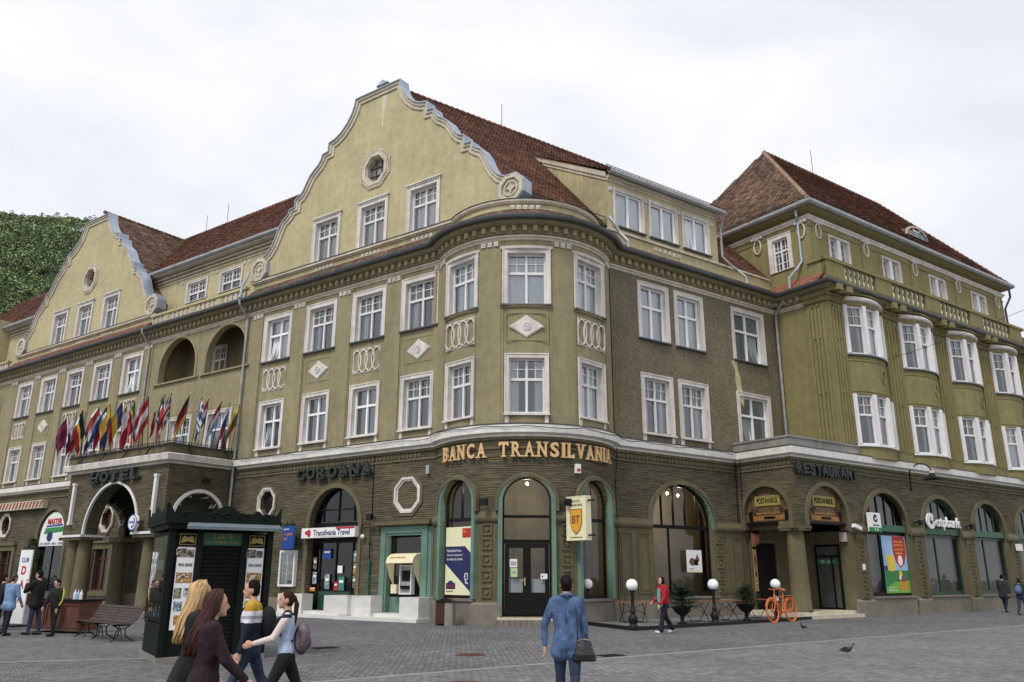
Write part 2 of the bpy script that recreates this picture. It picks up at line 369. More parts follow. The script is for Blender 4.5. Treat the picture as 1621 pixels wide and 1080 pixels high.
# ------------------------------------------------------------------ ground
def ground_mat(nm, c1, c2, c3, bw, bh, rot=-35):
    m = bpy.data.materials.new(nm); m.use_nodes = True; t = m.node_tree; N = t.nodes; Lk = t.links; b = N['Principled BSDF']
    b.inputs['Roughness'].default_value = .8; b.inputs['Specular IOR Level'].default_value = .3
    g = N.new('ShaderNodeNewGeometry'); mp = N.new('ShaderNodeMapping'); mp.inputs['Rotation'].default_value = (0, 0, R(rot))
    Lk.new(g.outputs['Position'], mp.inputs[0])
    nd = N.new('ShaderNodeTexNoise'); nd.inputs['Scale'].default_value = 2.0; Lk.new(mp.outputs[0], nd.inputs[0])
    md = N.new('ShaderNodeVectorMath'); md.operation = 'MULTIPLY_ADD'; md.inputs[1].default_value = (.12, .12, 0); Lk.new(nd.outputs[1], md.inputs[0]); Lk.new(mp.outputs[0], md.inputs[2])
    br = N.new('ShaderNodeTexBrick'); br.inputs['Scale'].default_value = 1; br.inputs['Brick Width'].default_value = bw; br.inputs['Row Height'].default_value = bh
    br.inputs['Mortar Size'].default_value = .012; br.inputs['Mortar Smooth'].default_value = .4; br.inputs['Color1'].default_value = (*c1, 1); br.inputs['Color2'].default_value = (*c2, 1); br.inputs['Mortar'].default_value = (*c3, 1)
    Lk.new(md.outputs[0], br.inputs[0])
    n = N.new('ShaderNodeTexNoise'); n.inputs['Scale'].default_value = .35; n.inputs['Detail'].default_value = 8; n.inputs['Roughness'].default_value = .7; Lk.new(g.outputs['Position'], n.inputs[0])
    mr = N.new('ShaderNodeMapRange'); mr.inputs[1].default_value = .3; mr.inputs[2].default_value = .7; mr.inputs[3].default_value = .78; mr.inputs[4].default_value = 1.25; Lk.new(n.outputs[0], mr.inputs[0])
    n3 = N.new('ShaderNodeTexNoise'); n3.inputs['Scale'].default_value = 3.2; n3.inputs['Detail'].default_value = 5; n3.inputs['Roughness'].default_value = .75; Lk.new(g.outputs['Position'], n3.inputs[0])
    mr3 = N.new('ShaderNodeMapRange'); mr3.inputs[1].default_value = .3; mr3.inputs[2].default_value = .7; mr3.inputs[3].default_value = .75; mr3.inputs[4].default_value = 1.3; Lk.new(n3.outputs[0], mr3.inputs[0])
    mm = N.new('ShaderNodeMath'); mm.operation = 'MULTIPLY'; Lk.new(mr.outputs[0], mm.inputs[0]); Lk.new(mr3.outputs[0], mm.inputs[1])
    vm = N.new('ShaderNodeVectorMath'); vm.operation = 'SCALE'; Lk.new(br.outputs[0], vm.inputs[0]); Lk.new(mm.outputs[0], vm.inputs['Scale']); Lk.new(vm.outputs[0], b.inputs['Base Color'])
    iv = N.new('ShaderNodeMath'); iv.operation = 'MULTIPLY_ADD'; iv.inputs[1].default_value = -1; iv.inputs[2].default_value = 1; Lk.new(br.outputs[1], iv.inputs[0])
    bp = N.new('ShaderNodeBump'); bp.inputs['Strength'].default_value = .7; bp.inputs['Distance'].default_value = .015; Lk.new(iv.outputs[0], bp.inputs['Height']); Lk.new(bp.outputs[0], b.inputs['Normal'])
    return m
GROUND = ground_mat('granite_setts', (.10, .101, .11), (.185, .184, .192), (.055, .055, .054), .14, .115)
FLAG = ground_mat('worn_paving_setts', (.13, .13, .134), (.20, .198, .198), (.085, .084, .082), .17, .13, -38)
STRIP = M('granite_strip', (.225, .22, .212), .8, var=.2, vscale=3)
g = MB(); g.poly([(-400, -60, 0), (400, -60, 0), (400, 900, 0), (-400, 900, 0)]); g.build('ground', GROUND, kind='structure')
# smoother paving of the square on the camera's side, edged by a pale granite strip
line = [(-30, 2.5), (-10.2, 15.9), (-1.44, 15.44), (4.23, 19.9), (11.2, 25.3), (18.5, 30.85), (40, 47)]
line = [(-26, -4), (-1.44, 15.44), (4.23, 19.9), (11.2, 25.3), (18.5, 30.85), (45, 50.5)]
f = MB(); f.poly([(x, y, .004) for x, y in line]+[(45, -50, .004), (-26, -50, .004)]); f.build('paving', FLAG, kind='structure')
st = MB(); sweep(st, line, [(0, .004), (0, .010), (.2, .010), (.2, .004)]); st.build('granite_strip', STRIP, kind='structure')
st = MB(); sweep(st, [(-40, 9.2), (-10.04, 17.0), (-7.2, 18.0)], [(0, .002), (0, .008), (.2, .008), (.2, .002)]); st.build('granite_strip', STRIP, kind='structure')

# ------------------------------------------------------------------ the hotel
H = thing('hotel_building', 'large olive corner hotel with stepped scroll gables and rounded corner bay', 'building', T(P0.x, P0.y, 0))
def part(mb, name, mats, W=None, parent=None, **k): return mb.build(name, mats, parent or H, W, **k)

# --- windows
CACHE = {}
def cached(key, fn):
    if key not in CACHE: CACHE[key] = fn()
    return CACHE[key]
def pane_mesh(w, h, mat=GLASS):
    return cached(('pane', round(w, 3), round(h, 3), mat.name), lambda: MB().poly([(-w/2, 0, 0), (w/2, 0, 0), (w/2, 0, h), (-w/2, 0, h)]).mesh('pane', mat))
def curtain_mesh(w, h, mat, seed):
    def mk():
        b = MB(); n = 22; rnd = random.Random(seed)
        ph = rnd.random()*6
        for i in range(n):
            xa, xb = -w/2+w*i/n, -w/2+w*(i+1)/n
            ya, yb = .035*math.sin(i*1.7+ph), .035*math.sin((i+1)*1.7+ph)
            b.poly([(xa, ya, 0), (xb, yb, 0), (xb, yb, h), (xa, ya, h)])
        return b.mesh('curtain', mat)
    return cached(('cur', round(w, 2), round(h, 2), mat.name, seed), mk)
def window(W, w, h, kind='old', t=.14, rev=.24, curtain='w', tilt=None, parent=None, hood=False, sill=True, tr=.62, trim=TRIM, fr=None, cols=2, legs=0.0):
    """surround (part) > frame, panes, curtain (sub-parts); local x right, y inward, z up from the bottom centre"""
    parent = parent or H
    fr = fr or (PVC if kind == 'plain' else WHITE)
    iw, zb, zt = w/2-t, .05, h-t
    def sur():
        b = MB(); b.frame(-w/2, w/2, 0, h, t, -.05, rev, 0, .05)
        b.frame(-w/2-.035, w/2+.035, -.0, h+.035, .05, -.075, -.01, 0, .02)
        b.box(-iw+.001, iw-.001, rev-.02, rev+.0, 0, .045)
        if legs: 
            for s in (-1, 1): b.box(s*(w/2-t/2)-t/2, s*(w/2-t/2)+t/2, -.045, .02, -legs, -.002)
        if sill: b.box(-w/2-.06, w/2+.06, -.14, -.05, -.06, .012, 0 if legs else 1)
        if hood:
            b.box(-w/2-.1, w/2+.1, -.13, 0, h+.06, h+.13)
            for i in range(12):
                x = -w/2+w*(i+.5)/12; b.box(x-.035, x+.035, -.10, -.02, h-.01, h+.06)
        return b.mesh('window', [trim, GUTTER])
    win = put('window', cached(('sur', w, h, t, rev, hood, sill, trim.name, legs), sur), parent, W)
    zm = zb+(zt-zb)*tr
    def frm():
        b = MB(); b.frame(-iw, iw, zb, zt, .065, rev-.07, rev+.03)
        for c in range(1, cols):
            x = -iw+2*iw*c/cols; b.box(x-.045, x+.045, rev-.072, rev+.02, zb+.06, zt-.06)
        if kind != 'single':
            b.box(-iw+.06, iw-.06, rev-.078, rev+.018, zm-.05, zm+.05)
        if kind == 'old':
            cw = 2*iw/cols
            for c in range(cols):
                xa = -iw+cw*c+.06; xb = xa+cw-.12
                nb = 1 if cw < .9 else 2
                for k in range(1, nb+1):
                    x = xa+(xb-xa)*k/(nb+1); b.box(x-.014, x+.014, rev-.05, rev+.012, zm+.05, zt-.06)
                z = (zm+zt)/2; b.box(xa, xb, rev-.048, rev+.01, z-.014, z+.014)
        if kind == 'grid':
            for c in range(cols):
                xa = -iw+2*iw/cols*c+.05; xb = xa+2*iw/cols-.1
                x = (xa+xb)/2; b.box(x-.015, x+.015, rev-.05, rev+.012, zb+.06, zt-.06)
            for k in range(1, 4):
                z = zb+(zt-zb)*k/4; b.box(-iw+.06, iw-.06, rev-.048, rev+.01, z-.015, z+.015)
        return b.mesh('frame', fr)
    put('frame', cached(('frm', kind, w, h, t, rev, tr, cols, fr.name), frm), win, W)
    cw = 2*iw/cols
    for c in range(cols):
        x = -iw+cw*(c+.5); pw = cw-.06
        rows = [(zb+.03, zm-.02), (zm+.02, zt-.03)] if kind not in ('single', 'grid') else [(zb+.03, zt-.03)]
        for k, (a, b_) in enumerate(rows):
            rx = random.uniform(-.012, .012); rz = random.uniform(-.02, .02)
            if tilt == c and k == 0:
                rx = R(7)
                lf = cached(('leaf', round(pw, 2), round(b_-a, 2), fr.name), lambda: MB().frame(-pw/2, pw/2, 0, b_-a, .06, -.03, .03).mesh('casement', fr))
                put('casement', lf, win, W @ Matrix.Translation((x, rev+.04, a)) @ Matrix.Rotation(-rx, 4, 'X'))
                put('pane', pane_mesh(pw, b_-a), win, W @ Matrix.Translation((x, rev+.041, a)) @ Matrix.Rotation(-rx, 4, 'X')); continue
            put('pane', pane_mesh(pw, b_-a), win, W @ Matrix.Translation((x, rev+.005, a)) @ Matrix.Rotation(rz, 4, 'Z') @ Matrix.Rotation(rx, 4, 'X'))
    if curtain:
        mt = {'w': CURT, 'g': CURTD, 's': CURT, 'h': CURTD, 'b': ROLLER}[curtain]
        hh = zt-zb
        if curtain == 's':      # parted curtains
            for s in (-1, 1): put('curtain', curtain_mesh(iw*.55, hh, mt, random.randint(0, 3)), win, W @ Matrix.Translation((s*iw*.72, rev+.1, zb)))
        elif curtain == 'h':
            put('curtain', curtain_mesh(iw*1.9, hh*.36, mt, random.randint(0, 3)), win, W @ Matrix.Translation((0, rev+.1, zm)))
        else: put('curtain', curtain_mesh(2*iw, hh, mt, random.randint(0, 3)), win, W @ Matrix.Translation((0, rev+.1, zb)))
    return win
def lattice(W):
    def mk():
        b = MB(); b.frame(-.84, .84, -.56, .56, .03, -.028, .01)
        for i, c in enumerate((-.62, -.21, .21, .62)):
            o = [(c+x, z) for x, z in ellipse(.31, .53, 22)]; n = [(c+x, z) for x, z in ellipse(.255, .475, 22)]
            o = [(max(-.83, min(.83, x)), z) for x, z in o]; n = [(max(-.83, min(.83, x)), z) for x, z in n]
            b.ring(o, n, -.05-.004*i, .005)
        return b.mesh('lattice_panel', TRIM)
    put('lattice_panel', cached('lattice', mk), H, W)
def diamond(W):
    def mk():
        b = MB()
        for k, (q, y) in enumerate(((1.0, -.035), (.9, -.06))): b.prism([(-.68*q, 0), (0, -.45*q), (.68*q, 0), (0, .45*q)], y, .01)
        b.ring(ellipse(.16, .16), ellipse(.12, .12), -.09, -.05); b.ring(ellipse(.09, .09), ellipse(.05, .05), -.085, -.05); b.prism(ellipse(.035, .035, 10), -.1, -.05)
        return b.mesh('diamond_plaque', TRIM)
    put('diamond_plaque', cached('diamond', mk), H, W)
    def mk2():
        b = MB(); b.frame(-.83, .83, -.56, .56, .035, -.018, .01); return b.mesh('panel_moulding', OLIVE)
    put('panel_moulding', cached('dmould', mk2), H, W)
def plaques(W, n=3, mat=TRIM, sp=.27, q=.095, name='square_plaque'):
    me = cached(('plq', q, mat.name), lambda: MB().prism([(-q, -q), (q, -q), (q, q), (-q, q)], -.05, 0).prism([(-q*.6, 0), (-q*.15, -q*.15), (0, -q*.6), (q*.15, -q*.15), (q*.6, 0), (q*.15, q*.15), (0, q*.6), (-q*.15, q*.15)], -.075, -.04).mesh(name, mat))
    for i in range(n): put(name, me, H, W @ Matrix.Translation(((i-(n-1)/2)*sp, 0, 0)))

Z1, Z2 = 7.05, 15.2
BAY1 = [14.64, 11.49, 8.33, 5.27]; BAY2 = [27.68, 31.0, 34.25, 37.57, 40.8]
R2Z, R1Z = (11.76, 14.12), (7.44, 9.74)
# --- upper wall on the square (left front)
holes = []
for c in BAY1+BAY2:
    holes += [rect(c-.95, c+.95, R2Z[0]+.02, R2Z[1]-.05), rect(c-.8, c+.8, R1Z[0]+.02, R1Z[1]-.05)]
for c in (18.78, 22.2): holes.append(rect(c-.95, c+.95, 7.46, 9.72))
for c in (23.1, 18.75): holes.append(arch(c, 1.70, 11.9, 12.62))
for c in (46.0, 50.3): holes.append(arch(c, 1.70, 11.9, 12.62))
b = MB(); wall(b, ffn(FL), sLj, 62, Z1-.2, 15.24, holes, .3); part(b, 'front_wall', OLIVE)
# loggia behind the arches
def loggia(s0, s1):
    b = MB(); P = ffn(FL)
    b.poly([P(s0, 11.8, 1.7), P(s1, 11.8, 1.7), P(s1, 14.9, 1.7), P(s0, 14.9, 1.7)])
    b.poly([P(s0, 11.8, .3), P(s1, 11.8, .3), P(s1, 11.8, 1.7), P(s0, 11.8, 1.7)]); b.poly([P(s0, 14.9, .3), P(s1, 14.9, .3), P(s1, 14.9, 1.7), P(s0, 14.9, 1.7)])
    for s in (s0, s1): b.poly([P(s, 11.8, .3), P(s, 11.8, 1.7), P(s, 14.9, 1.7), P(s, 14.9, .3)])
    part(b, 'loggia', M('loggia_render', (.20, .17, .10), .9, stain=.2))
loggia(16.95, 25.0); loggia(44.2, 52.2)
for c, a in ((17.7, .9), (21.7, .9)):
    window(FL.W(c, -1.68, 11.95), 1.2, 2.1, 'old', rev=.05, t=.08, curtain=None)
for c in (23.1, 18.75, 46.0, 50.3):      # arch mouldings and sill
    b = MB(); n = 18
    o = [(-1.86*math.cos(pi*i/n), .72+1.86*math.sin(pi*i/n)) for i in range(n+1)]; q = [(-1.70*math.cos(pi*i/n), .72+1.70*math.sin(pi*i/n)) for i in range(n+1)]
    b.ring([(-1.86, 0)]+o+[(1.86, 0)], [(-1.70, 0)]+q+[(1.70, 0)], -.05, .0, closed=False)
    b.box(-2.05, 2.05, -.12, 0, -.1, -.004); part(b, 'arch_moulding', OLIVE, FL.W(c, 0, 11.9))
for c, tp in ((18.78, 'plain'), (22.2, 'old')): window(FL.W(c, 0, 7.44), 2.1, 2.32, tp, curtain='s')
def bead_row(s0, s1, z, st=.16):
    b = MB()
    for s in frange(s0, s1, st): 
        q = FL.P(s, .0, z); b.sphere(q, .035, 6, 4)
    part(b, 'bead_row', OLIVE)
bead_row(17.2, 25.2, 11.68); bead_row(17.2, 25.2, 9.93)
# pilaster strips between window columns
for cs, ends in ((BAY1, (16.2, 4.05)), (BAY2, (42.4, 26.1))):
    mids = [ends[0]]+[(a+c)/2 for a, c in zip(cs, cs[1:])]+[ends[1]] if cs[0] > cs[-1] else [ends[1]]+[(a+c)/2 for a, c in zip(cs, cs[1:])]+[ends[0]]
    for i, m_ in enumerate(mids):
        hw = .46 if 0 < i < len(mids)-1 else .38
        me = cached(('pil', hw), lambda: MB().box(-hw, hw, -.055, .02, 0, Z2-.8-Z1).box(-hw-.07, -hw-.02, -.03, .02, 0, Z2-.8-Z1).box(hw+.02, hw+.07, -.03, .02, 0, Z2-.8-Z1).mesh('pilaster_strip', OLIVE))
        put('pilaster_strip', me, H, FL.W(m_, 0, Z1))
        plaques(FL.W(m_, .055, 14.27))
kinds2 = [('plainT', 'b', 0), ('old', 's', None), ('old', 's', None), ('old', 's', None)]
for i, c in enumerate(BAY1):
    k, cu, ti = kinds2[i]
    window(FL.W(c, 0, R2Z[0]), 2.06, R2Z[1]-R2Z[0], 'plain' if k == 'plainT' else 'old', t=.2, curtain=cu, tilt=ti)
    k = ['plain', 'plain', 'plain', 'old'][i]
    window(FL.W(c, 0, R1Z[0]), 1.78, R1Z[1]-R1Z[0], k, t=.16, curtain=['g', 'g', 'g', 's'][i], tilt=0 if i == 0 else None, sill=True, legs=.36)
    (lattice if i % 2 == 0 else diamond)(FL.W(c, 0, 10.83))
cu2 = ['b', 'b', 's', 'w', 'w']
for i, c in enumerate(BAY2):
    window(FL.W(c, 0, R2Z[0]), 2.06, R2Z[1]-R2Z[0], 'plain' if i == 0 else 'old', t=.2, curtain=cu2[i], tilt=0 if i == 0 else None)
    window(FL.W(c, 0, R1Z[0]), 1.78, R1Z[1]-R1Z[0], 'old', t=.16, curtain=cu2[-i], legs=.36)
    (lattice if i % 2 == 0 else diamond)(FL.W(c, 0, 10.83))
# patched plaster at the left end is left to the render's stains

# --- corner bay (round)
def tp(z_off=0): return lambda ph, z, d: FT.P(ph, -d+z_off, z)
TWC = [-45.0, .6, 46.2]
holes = []
for c in TWC: holes += [rect(c-13.6, c+13.6, 11.75, 14.03), rect(c-11.8, c+11.8, 7.46, 9.72)]
b = MB(); wall(b, tp(), phL, phR, Z1-.2, 15.24, holes, .3, frange(phL, phR, 3)); part(b, 'corner_bay_wall', OLIVE)
for i, c in enumerate(TWC):
    ch = -TR*(1-math.cos(R(13.6)))+.02
    window(FT.W(c, ch, 11.73), 1.84, 2.32, 'old', t=.17, curtain='w')
    window(FT.W(c, ch+.02, 7.44), 1.62, 2.30, 'old', t=.14, curtain=['s', 's', 'w'][i], legs=.34)
    if i == 1: diamond(FT.W(c, .0, 10.83))
    else: lattice(FT.W(c, -.02, 10.83))
    # curved hood over the upper windows
    b = MB(); sweep(b, arc(c-16, c+16), [(-.05, 14.02), (.10, 14.04), (.12, 14.14), (-.05, 14.16)]); part(b, 'window_hood', TRIM)
    b = MB(); sweep(b, arc(c-16, c+16), [(-.05, 11.58), (.06, 11.6), (.12, 11.7), (-.05, 11.72)]); part(b, 'window_sill', OLIVE)
for c in (-66.5, -22.2, 23.4, 69.5):
    hw = 4.2 if abs(c) > 40 else 7.2
    if c > 60: hw = 6
    for k, (h_, o_) in enumerate(((hw, .055), (hw+1.6, .03))):
        b = MB(); sweep(b, arc(c-h_, c+h_), [(0, Z1), (o_, Z1), (o_, 14.40-.004*k), (0, 14.40-.004*k)]); part(b, 'pilaster_strip', OLIVE)
    if abs(c) < 60: plaques(FT.W(c, .06, 14.27))
    else: plaques(FT.W(c, .06, 14.27), 2)

# --- right wall (pebbledash)
RW = [(7.25, 1.86), (9.53, 1.86), (13.70, 2.38)]
holes = []
for c, w_ in RW: holes += [rect(c-w_/2+.06, c+w_/2-.06, 11.62, 14.12), rect(c-w_/2+.06, c+w_/2-.06, 7.5, 9.9)]
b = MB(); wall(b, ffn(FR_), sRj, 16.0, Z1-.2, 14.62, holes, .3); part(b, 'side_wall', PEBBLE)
b = MB(); b.box(sRj+.02, 16, -.03, .03, 14.42, 15.24); part(b, 'frieze', OLIVE, Matrix.Translation(FR_.P(0, 0, 0)) @ FR_.W(0, 0, 0).to_3x3().to_4x4())
for i, (c, w_) in enumerate(RW):
    window(FR_.W(c, 0, 11.56), w_, 2.62, 'plain', t=.17, curtain=['b', 'b', 'g'][i], tilt=1 if i == 2 else None, rev=.2)
    window(FR_.W(c, 0, 7.42), w_, 2.58, 'plain' if i == 2 else 'old', t=.17, curtain=['s', 's', 'g'][i], tilt=0 if i == 2 else None, rev=.2, legs=.34 if i < 2 else 0)
# patch where the render has fallen off
b = MB(); pts = [(12.28, 11.42), (12.5, 11.55), (12.78, 11.52), (12.72, 11.1), (12.86, 10.75), (12.9, 10.3), (13.05, 9.75), (12.97, 9.3), (12.8, 9.5), (12.7, 9.1), (12.6, 9.45), (12.62, 10.0), (12.5, 10.5), (12.55, 11.0)]
b.prism([(x-12.6, z) for x, z in pts], -.006, .02); part(b, 'bare_plaster_patch', M('bare_plaster', (.50, .42, .25), .9, var=.25, vscale=6), FR_.W(12.6, 0, 0))
b = MB(); b.prism([(0, 12.75), (.16, 12.72), (.16, 12.5), (.1, 12.5), (.08, 12.66), (0, 12.68)], -.005, .02); part(b, 'bare_plaster_patch', MATS['bare_plaster'], FR_.W(12.4, 0, 0))

# --- right wing, side and front
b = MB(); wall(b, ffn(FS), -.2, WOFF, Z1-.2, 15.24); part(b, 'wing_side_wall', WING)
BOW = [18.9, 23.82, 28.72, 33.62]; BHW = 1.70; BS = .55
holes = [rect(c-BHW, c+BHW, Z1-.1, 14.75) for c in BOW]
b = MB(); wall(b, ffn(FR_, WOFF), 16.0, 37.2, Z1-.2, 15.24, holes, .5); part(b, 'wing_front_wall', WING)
bR = (BHW**2+BS**2)/(2*BS); bA = math.degrees(math.asin(BHW/bR))
def bow_path(c, off, n=14):
    q = []
    for i in range(n+1):
        a = R(-bA+2*bA*i/n); q.append(FR_.P(c+(bR+off)*math.sin(a), WOFF+BS-bR+(bR+off)*math.cos(a), 0).to_2d())
    return q
def bow_W(c, adeg, off, z):
    a = R(adeg); base = FR_.P(c+(bR+off)*math.sin(a), WOFF+BS-bR+(bR+off)*math.cos(a), z)
    m_ = FR_.W(c, 0, 0).to_3x3() @ Matrix.Rotation(a, 3, 'Z'); m4 = m_.to_4x4(); m4.translation = base; return m4
for bi, c in enumerate(BOW):
    for z0, z1, nm in ((Z1-.1, 7.5, 'bow_apron'), (9.98, 11.86, 'bow_apron'), (14.42, 14.86, 'bow_head')):
        b = MB(); sweep(b, bow_path(c, 0), [(-.35, z0), (0, z0), (0, z1), (-.35, z1)]); part(b, nm, WING)
    b = MB(); sweep(b, bow_path(c, 0), [(-.2, 11.84), (.1, 11.86), (.1, 11.94), (-.2, 11.97)]); part(b, 'bow_sill', GUTTER)
    b = MB(); sweep(b, bow_path(c, 0), [(-.2, 7.48), (.09, 7.49), (.09, 7.56), (-.2, 7.58)]); part(b, 'bow_sill', WHITE)
    for z_ in (11.6, 10.1): b = MB(); sweep(b, bow_path(c, 0), [(0, z_), (.03, z_+.01), (.03, z_+.06), (0, z_+.07)]); part(b, 'bow_moulding', WING)
    b = MB(); sweep(b, bow_path(c, 0), [(0, 14.62), (.14, 14.66), (.17, 14.76), (.1, 14.86), (0, 14.86)]); part(b, 'bow_hood', TRIM)
    b = MB()
    for i in range(30):
        a = -bA+2*bA*(i+.5)/30; w4 = bow_W(c, a, .10, 14.98)
        for dx in (0,):
            q = [w4 @ Vector(p) for p in ((-.03, -.03, -.05), (.03, -.03, -.05), (.03, .03, -.05), (-.03, .03, -.05), (-.03, -.03, .05), (.03, -.03, .05), (.03, .03, .05), (-.03, .03, .05))]
            for f_ in ((0,1,5,4), (1,2,6,5), (0,3,2,1), (3,0,4,7)): b.poly([q[k] for k in f_])
    sweep(b, bow_path(c, 0), [(-.3, 15.0), (.05, 15.0), (.05, 15.1), (-.3, 15.1)]); part(b, 'bow_dentils', WING)
    # ring ornament on the apron
    b = MB(); b.ring(ellipse(.2, .34), ellipse(.165, .305), -.05, 0); b.ring(ellipse(.05, .08, 10, (-.07, -.12)), ellipse(.03, .05, 10, (-.07, -.12)), -.05, 0); part(b, 'ring_ornament', WING, bow_W(c, 8, .0, 10.95))
    for zi, (z0, z1) in enumerate(((7.56, 9.98), (11.95, 14.42))):
        mW = cached(('mull', zi), lambda: MB().prism([(-.105, 0), (.105, 0), (.105, z1-z0), (-.105, z1-z0)], -.12, .16).prism([(-.055, .05), (.055, .05), (.055, z1-z0-.05), (-.055, z1-z0-.05)], -.16, -.1).mesh('bow_mullion', WHITE))
        for a in (-32.5, -11.2, 11.2, 32.5): put('bow_mullion', mW, H, bow_W(c, a, -.05, z0))
        for k, a in enumerate((-21.9, 0, 21.9)):
            window(bow_W(c, a, -.17, z0), .95, z1-z0, 'old', t=.03, rev=.03, curtain=random.choice(['w', 's', 's']), sill=False, cols=1, tr=.6, trim=WHITE)
    me = None
# fluted pilasters between the bows
def flute(hw):
    def mk():
        b = MB(); hh = 14.45-Z1
        b.box(-hw, hw, -.05, .02, 0, hh)
        for x in [-hw+.12+(2*hw-.24)*i/4 for i in range(5)]: b.prism([(x-.065, .5), (x+.065, .5), (x+.065, hh-.35), (x-.065, hh-.35)], -.11, -.04)
        for x in (-hw*.3, hw*.3):
            for z in (2.9, 5.6, hh-.2): b.prism(ellipse(.06, .06, 8, (x, z)), -.15, -.1)
        return b.mesh('fluted_pilaster', WING)
    return cached(('flute', round(hw, 2)), mk)
def capital(hw):
    def mk():
        b = MB(); b.box(-hw-.06, hw+.06, -.16, .02, 0, .26)
        for i in range(int(hw*2/.13)): x = -hw+.07+i*.13; b.box(x-.03, x+.03, -.2, -.15, .03, .22)
        b.box(-hw-.13, hw+.13, -.24, .02, .26, .36)
        return b.mesh('pilaster_capital', WING)
    return cached(('cap', round(hw, 2)), mk)
PILX = [(16.6, .6)]+[((a+c)/2, .73) for a, c in zip(BOW, BOW[1:])]+[(36.1, .73)]
for x, hw in PILX:
    put('fluted_pilaster', flute(hw), H, FR_.W(x, WOFF, Z1)); put('pilaster_capital', capital(hw), H, FR_.W(x, WOFF, 14.42))
    md = cached('modil', lambda: MB().box(-.62, -.2, -.75, .02, 0, .3).box(.2, .62, -.75, .02, 0, .3).box(-.7, .7, -.5, .02, .0, .2).mesh('modillion', WING))
    put('modillion', md, H, FR_.W(x, WOFF, 14.8))
put('fluted_pilaster', flute(.52), H, FS.W(WOFF-.56, 0, Z1)); put('pilaster_capital', capital(.52), H, FS.W(WOFF-.56, 0, 14.42))

# --- lower cornice (white) and diaper frieze
low = pl(FL, 62, 26.6)
lowB = pl(FL, 16.8, sLj)+arc(phL, phR)[1:-1]+pl(FR_, sRj, 12.1)+[FR_.P(12.1, WOFF, 0).to_2d(), FR_.P(37.2, WOFF, 0).to_2d()]
CPROF = [(0, 6.58), (.06, 6.60), (.06, 6.66), (.2, 6.70), (.29, 6.72), (.33, 6.98), (.28, 7.03), (0, 7.08)]
for pth in (low, lowB):
    b = MB(); sweep(b, pth, CPROF); part(b, 'lower_cornice', CORN)
    b = MB(); sweep(b, pth, [(.28, 7.036), (.345, 7.02), (.345, 7.045), (.1, 7.10), (0, 7.10)]); part(b, 'cornice_flashing', GUTTER)
    b = MB(); sweep(b, pth, [(0, 6.14), (.05, 6.15), (.05, 6.22), (0, 6.23)]); sweep(b, pth, [(0, 6.48), (.06, 6.49), (.06, 6.6), (0, 6.61)]); part(b, 'frieze_moulding', GFTRIM)
# diaper ornament: a run of small lozenges and rings
def diaper(F, s0, s1, off):
    b = MB(); i = 0
    for s in frange(s0, s1, .22):
        w4 = F.W(s, off, 6.355); o = ellipse(.12, .12, 8) if i % 6 else ellipse(.13, .13, 10)
        q = [(0, -.12), (.105, 0), (0, .12), (-.105, 0)] if i % 2 else ellipse(.085, .085, 8)
        n = len(b.v); k = len(q); b.v += [tuple(w4 @ Vector((x, -.04, z))) for x, z in q]+[tuple(w4 @ Vector((x*1.15, 0, z*1.15))) for x, z in q]
        b.f.append(tuple(range(n, n+k))); b.m.append(0)
        for j in range(k): b.f.append((n+j, n+(j+1) % k, n+k+(j+1) % k, n+k+j)); b.m.append(0)
        i += 1
    part(b, 'diaper_frieze', GFTRIM)
diaper(FL, 5, 16.5, 0); diaper(FR_, sRj+.3, 11.9, 0); diaper(FPS, .3, WOFF-.1, 0); diaper(FR_, 12.3, 37, WOFF)

# --- upper cornice, dentils, gutters, skirt roofs
up = pl(FL, 62, sLj)+arc(phL, phR)[1:-1]+pl(FR_, sRj, 16.0)+[FR_.P(16.0, WOFF, 0).to_2d(), FR_.P(37.2, WOFF, 0).to_2d(), FR_.P(37.2, -6, 0).to_2d()]
upA = pl(FL, 62, sLj)+arc(phL, phR)[1:-1]+pl(FR_, sRj, 16.0)+[FR_.P(16.0, WOFF-1.1, 0).to_2d()]
b = MB(); sweep(b, upA, [(0, 14.40), (.05, 14.41), (.07, 14.48), (.12, 14.52), (.12, 14.6), (0, 14.62)]); part(b, 'cornice_moulding', STONE)
b = MB(); sweep(b, up, [(0, 14.66), (.08, 14.68), (.08, 14.97), (.30, 14.99), (.4, 15.03), (.46, 15.1), (.46, 15.22), (0, 15.24)])
cornice = part(b, 'upper_cornice', OLIVE)
dm = MB().box(-.085, .085, -.16, .02, -.13, .09).mesh('dentil', M('dentil_render', (.37, .315, .195), .9, stain=.2, island=.15))
def along(path, st):
    d = 0.0; out_ = []; pts = [Vector(p) for p in path]; nxt = st/2; acc = 0.0
    for a, c in zip(pts, pts[1:]):
        L_ = (c-a).length; u = (c-a).normalized()
        while nxt <= acc+L_: out_.append((a+u*(nxt-acc), u)); nxt += st
        acc += L_
    return out_
vis = pl(FL, 45, sLj)+arc(phL, phR, st=2)[1:-1]+pl(FR_, sRj, 15.9)
for path, st in ((pl(FL, 45, sLj), .40), (arc(phL+1.5, phR-1, st=1), .40), (pl(FR_, sRj+.1, 16), .40), ([FR_.P(16, .1, 0).to_2d(), FR_.P(16, WOFF-1.2, 0).to_2d()], .40)):
    for q, u in along(path, st):
        n_ = Vector((u.y, -u.x)); m4 = Matrix(((u.x, -n_.x, 0, q.x+n_.x*.08), (u.y, -n_.y, 0, q.y+n_.y*.08), (0, 0, 1, 14.87), (0, 0, 0, 1)))
        put('dentil', dm, cornice, m4)
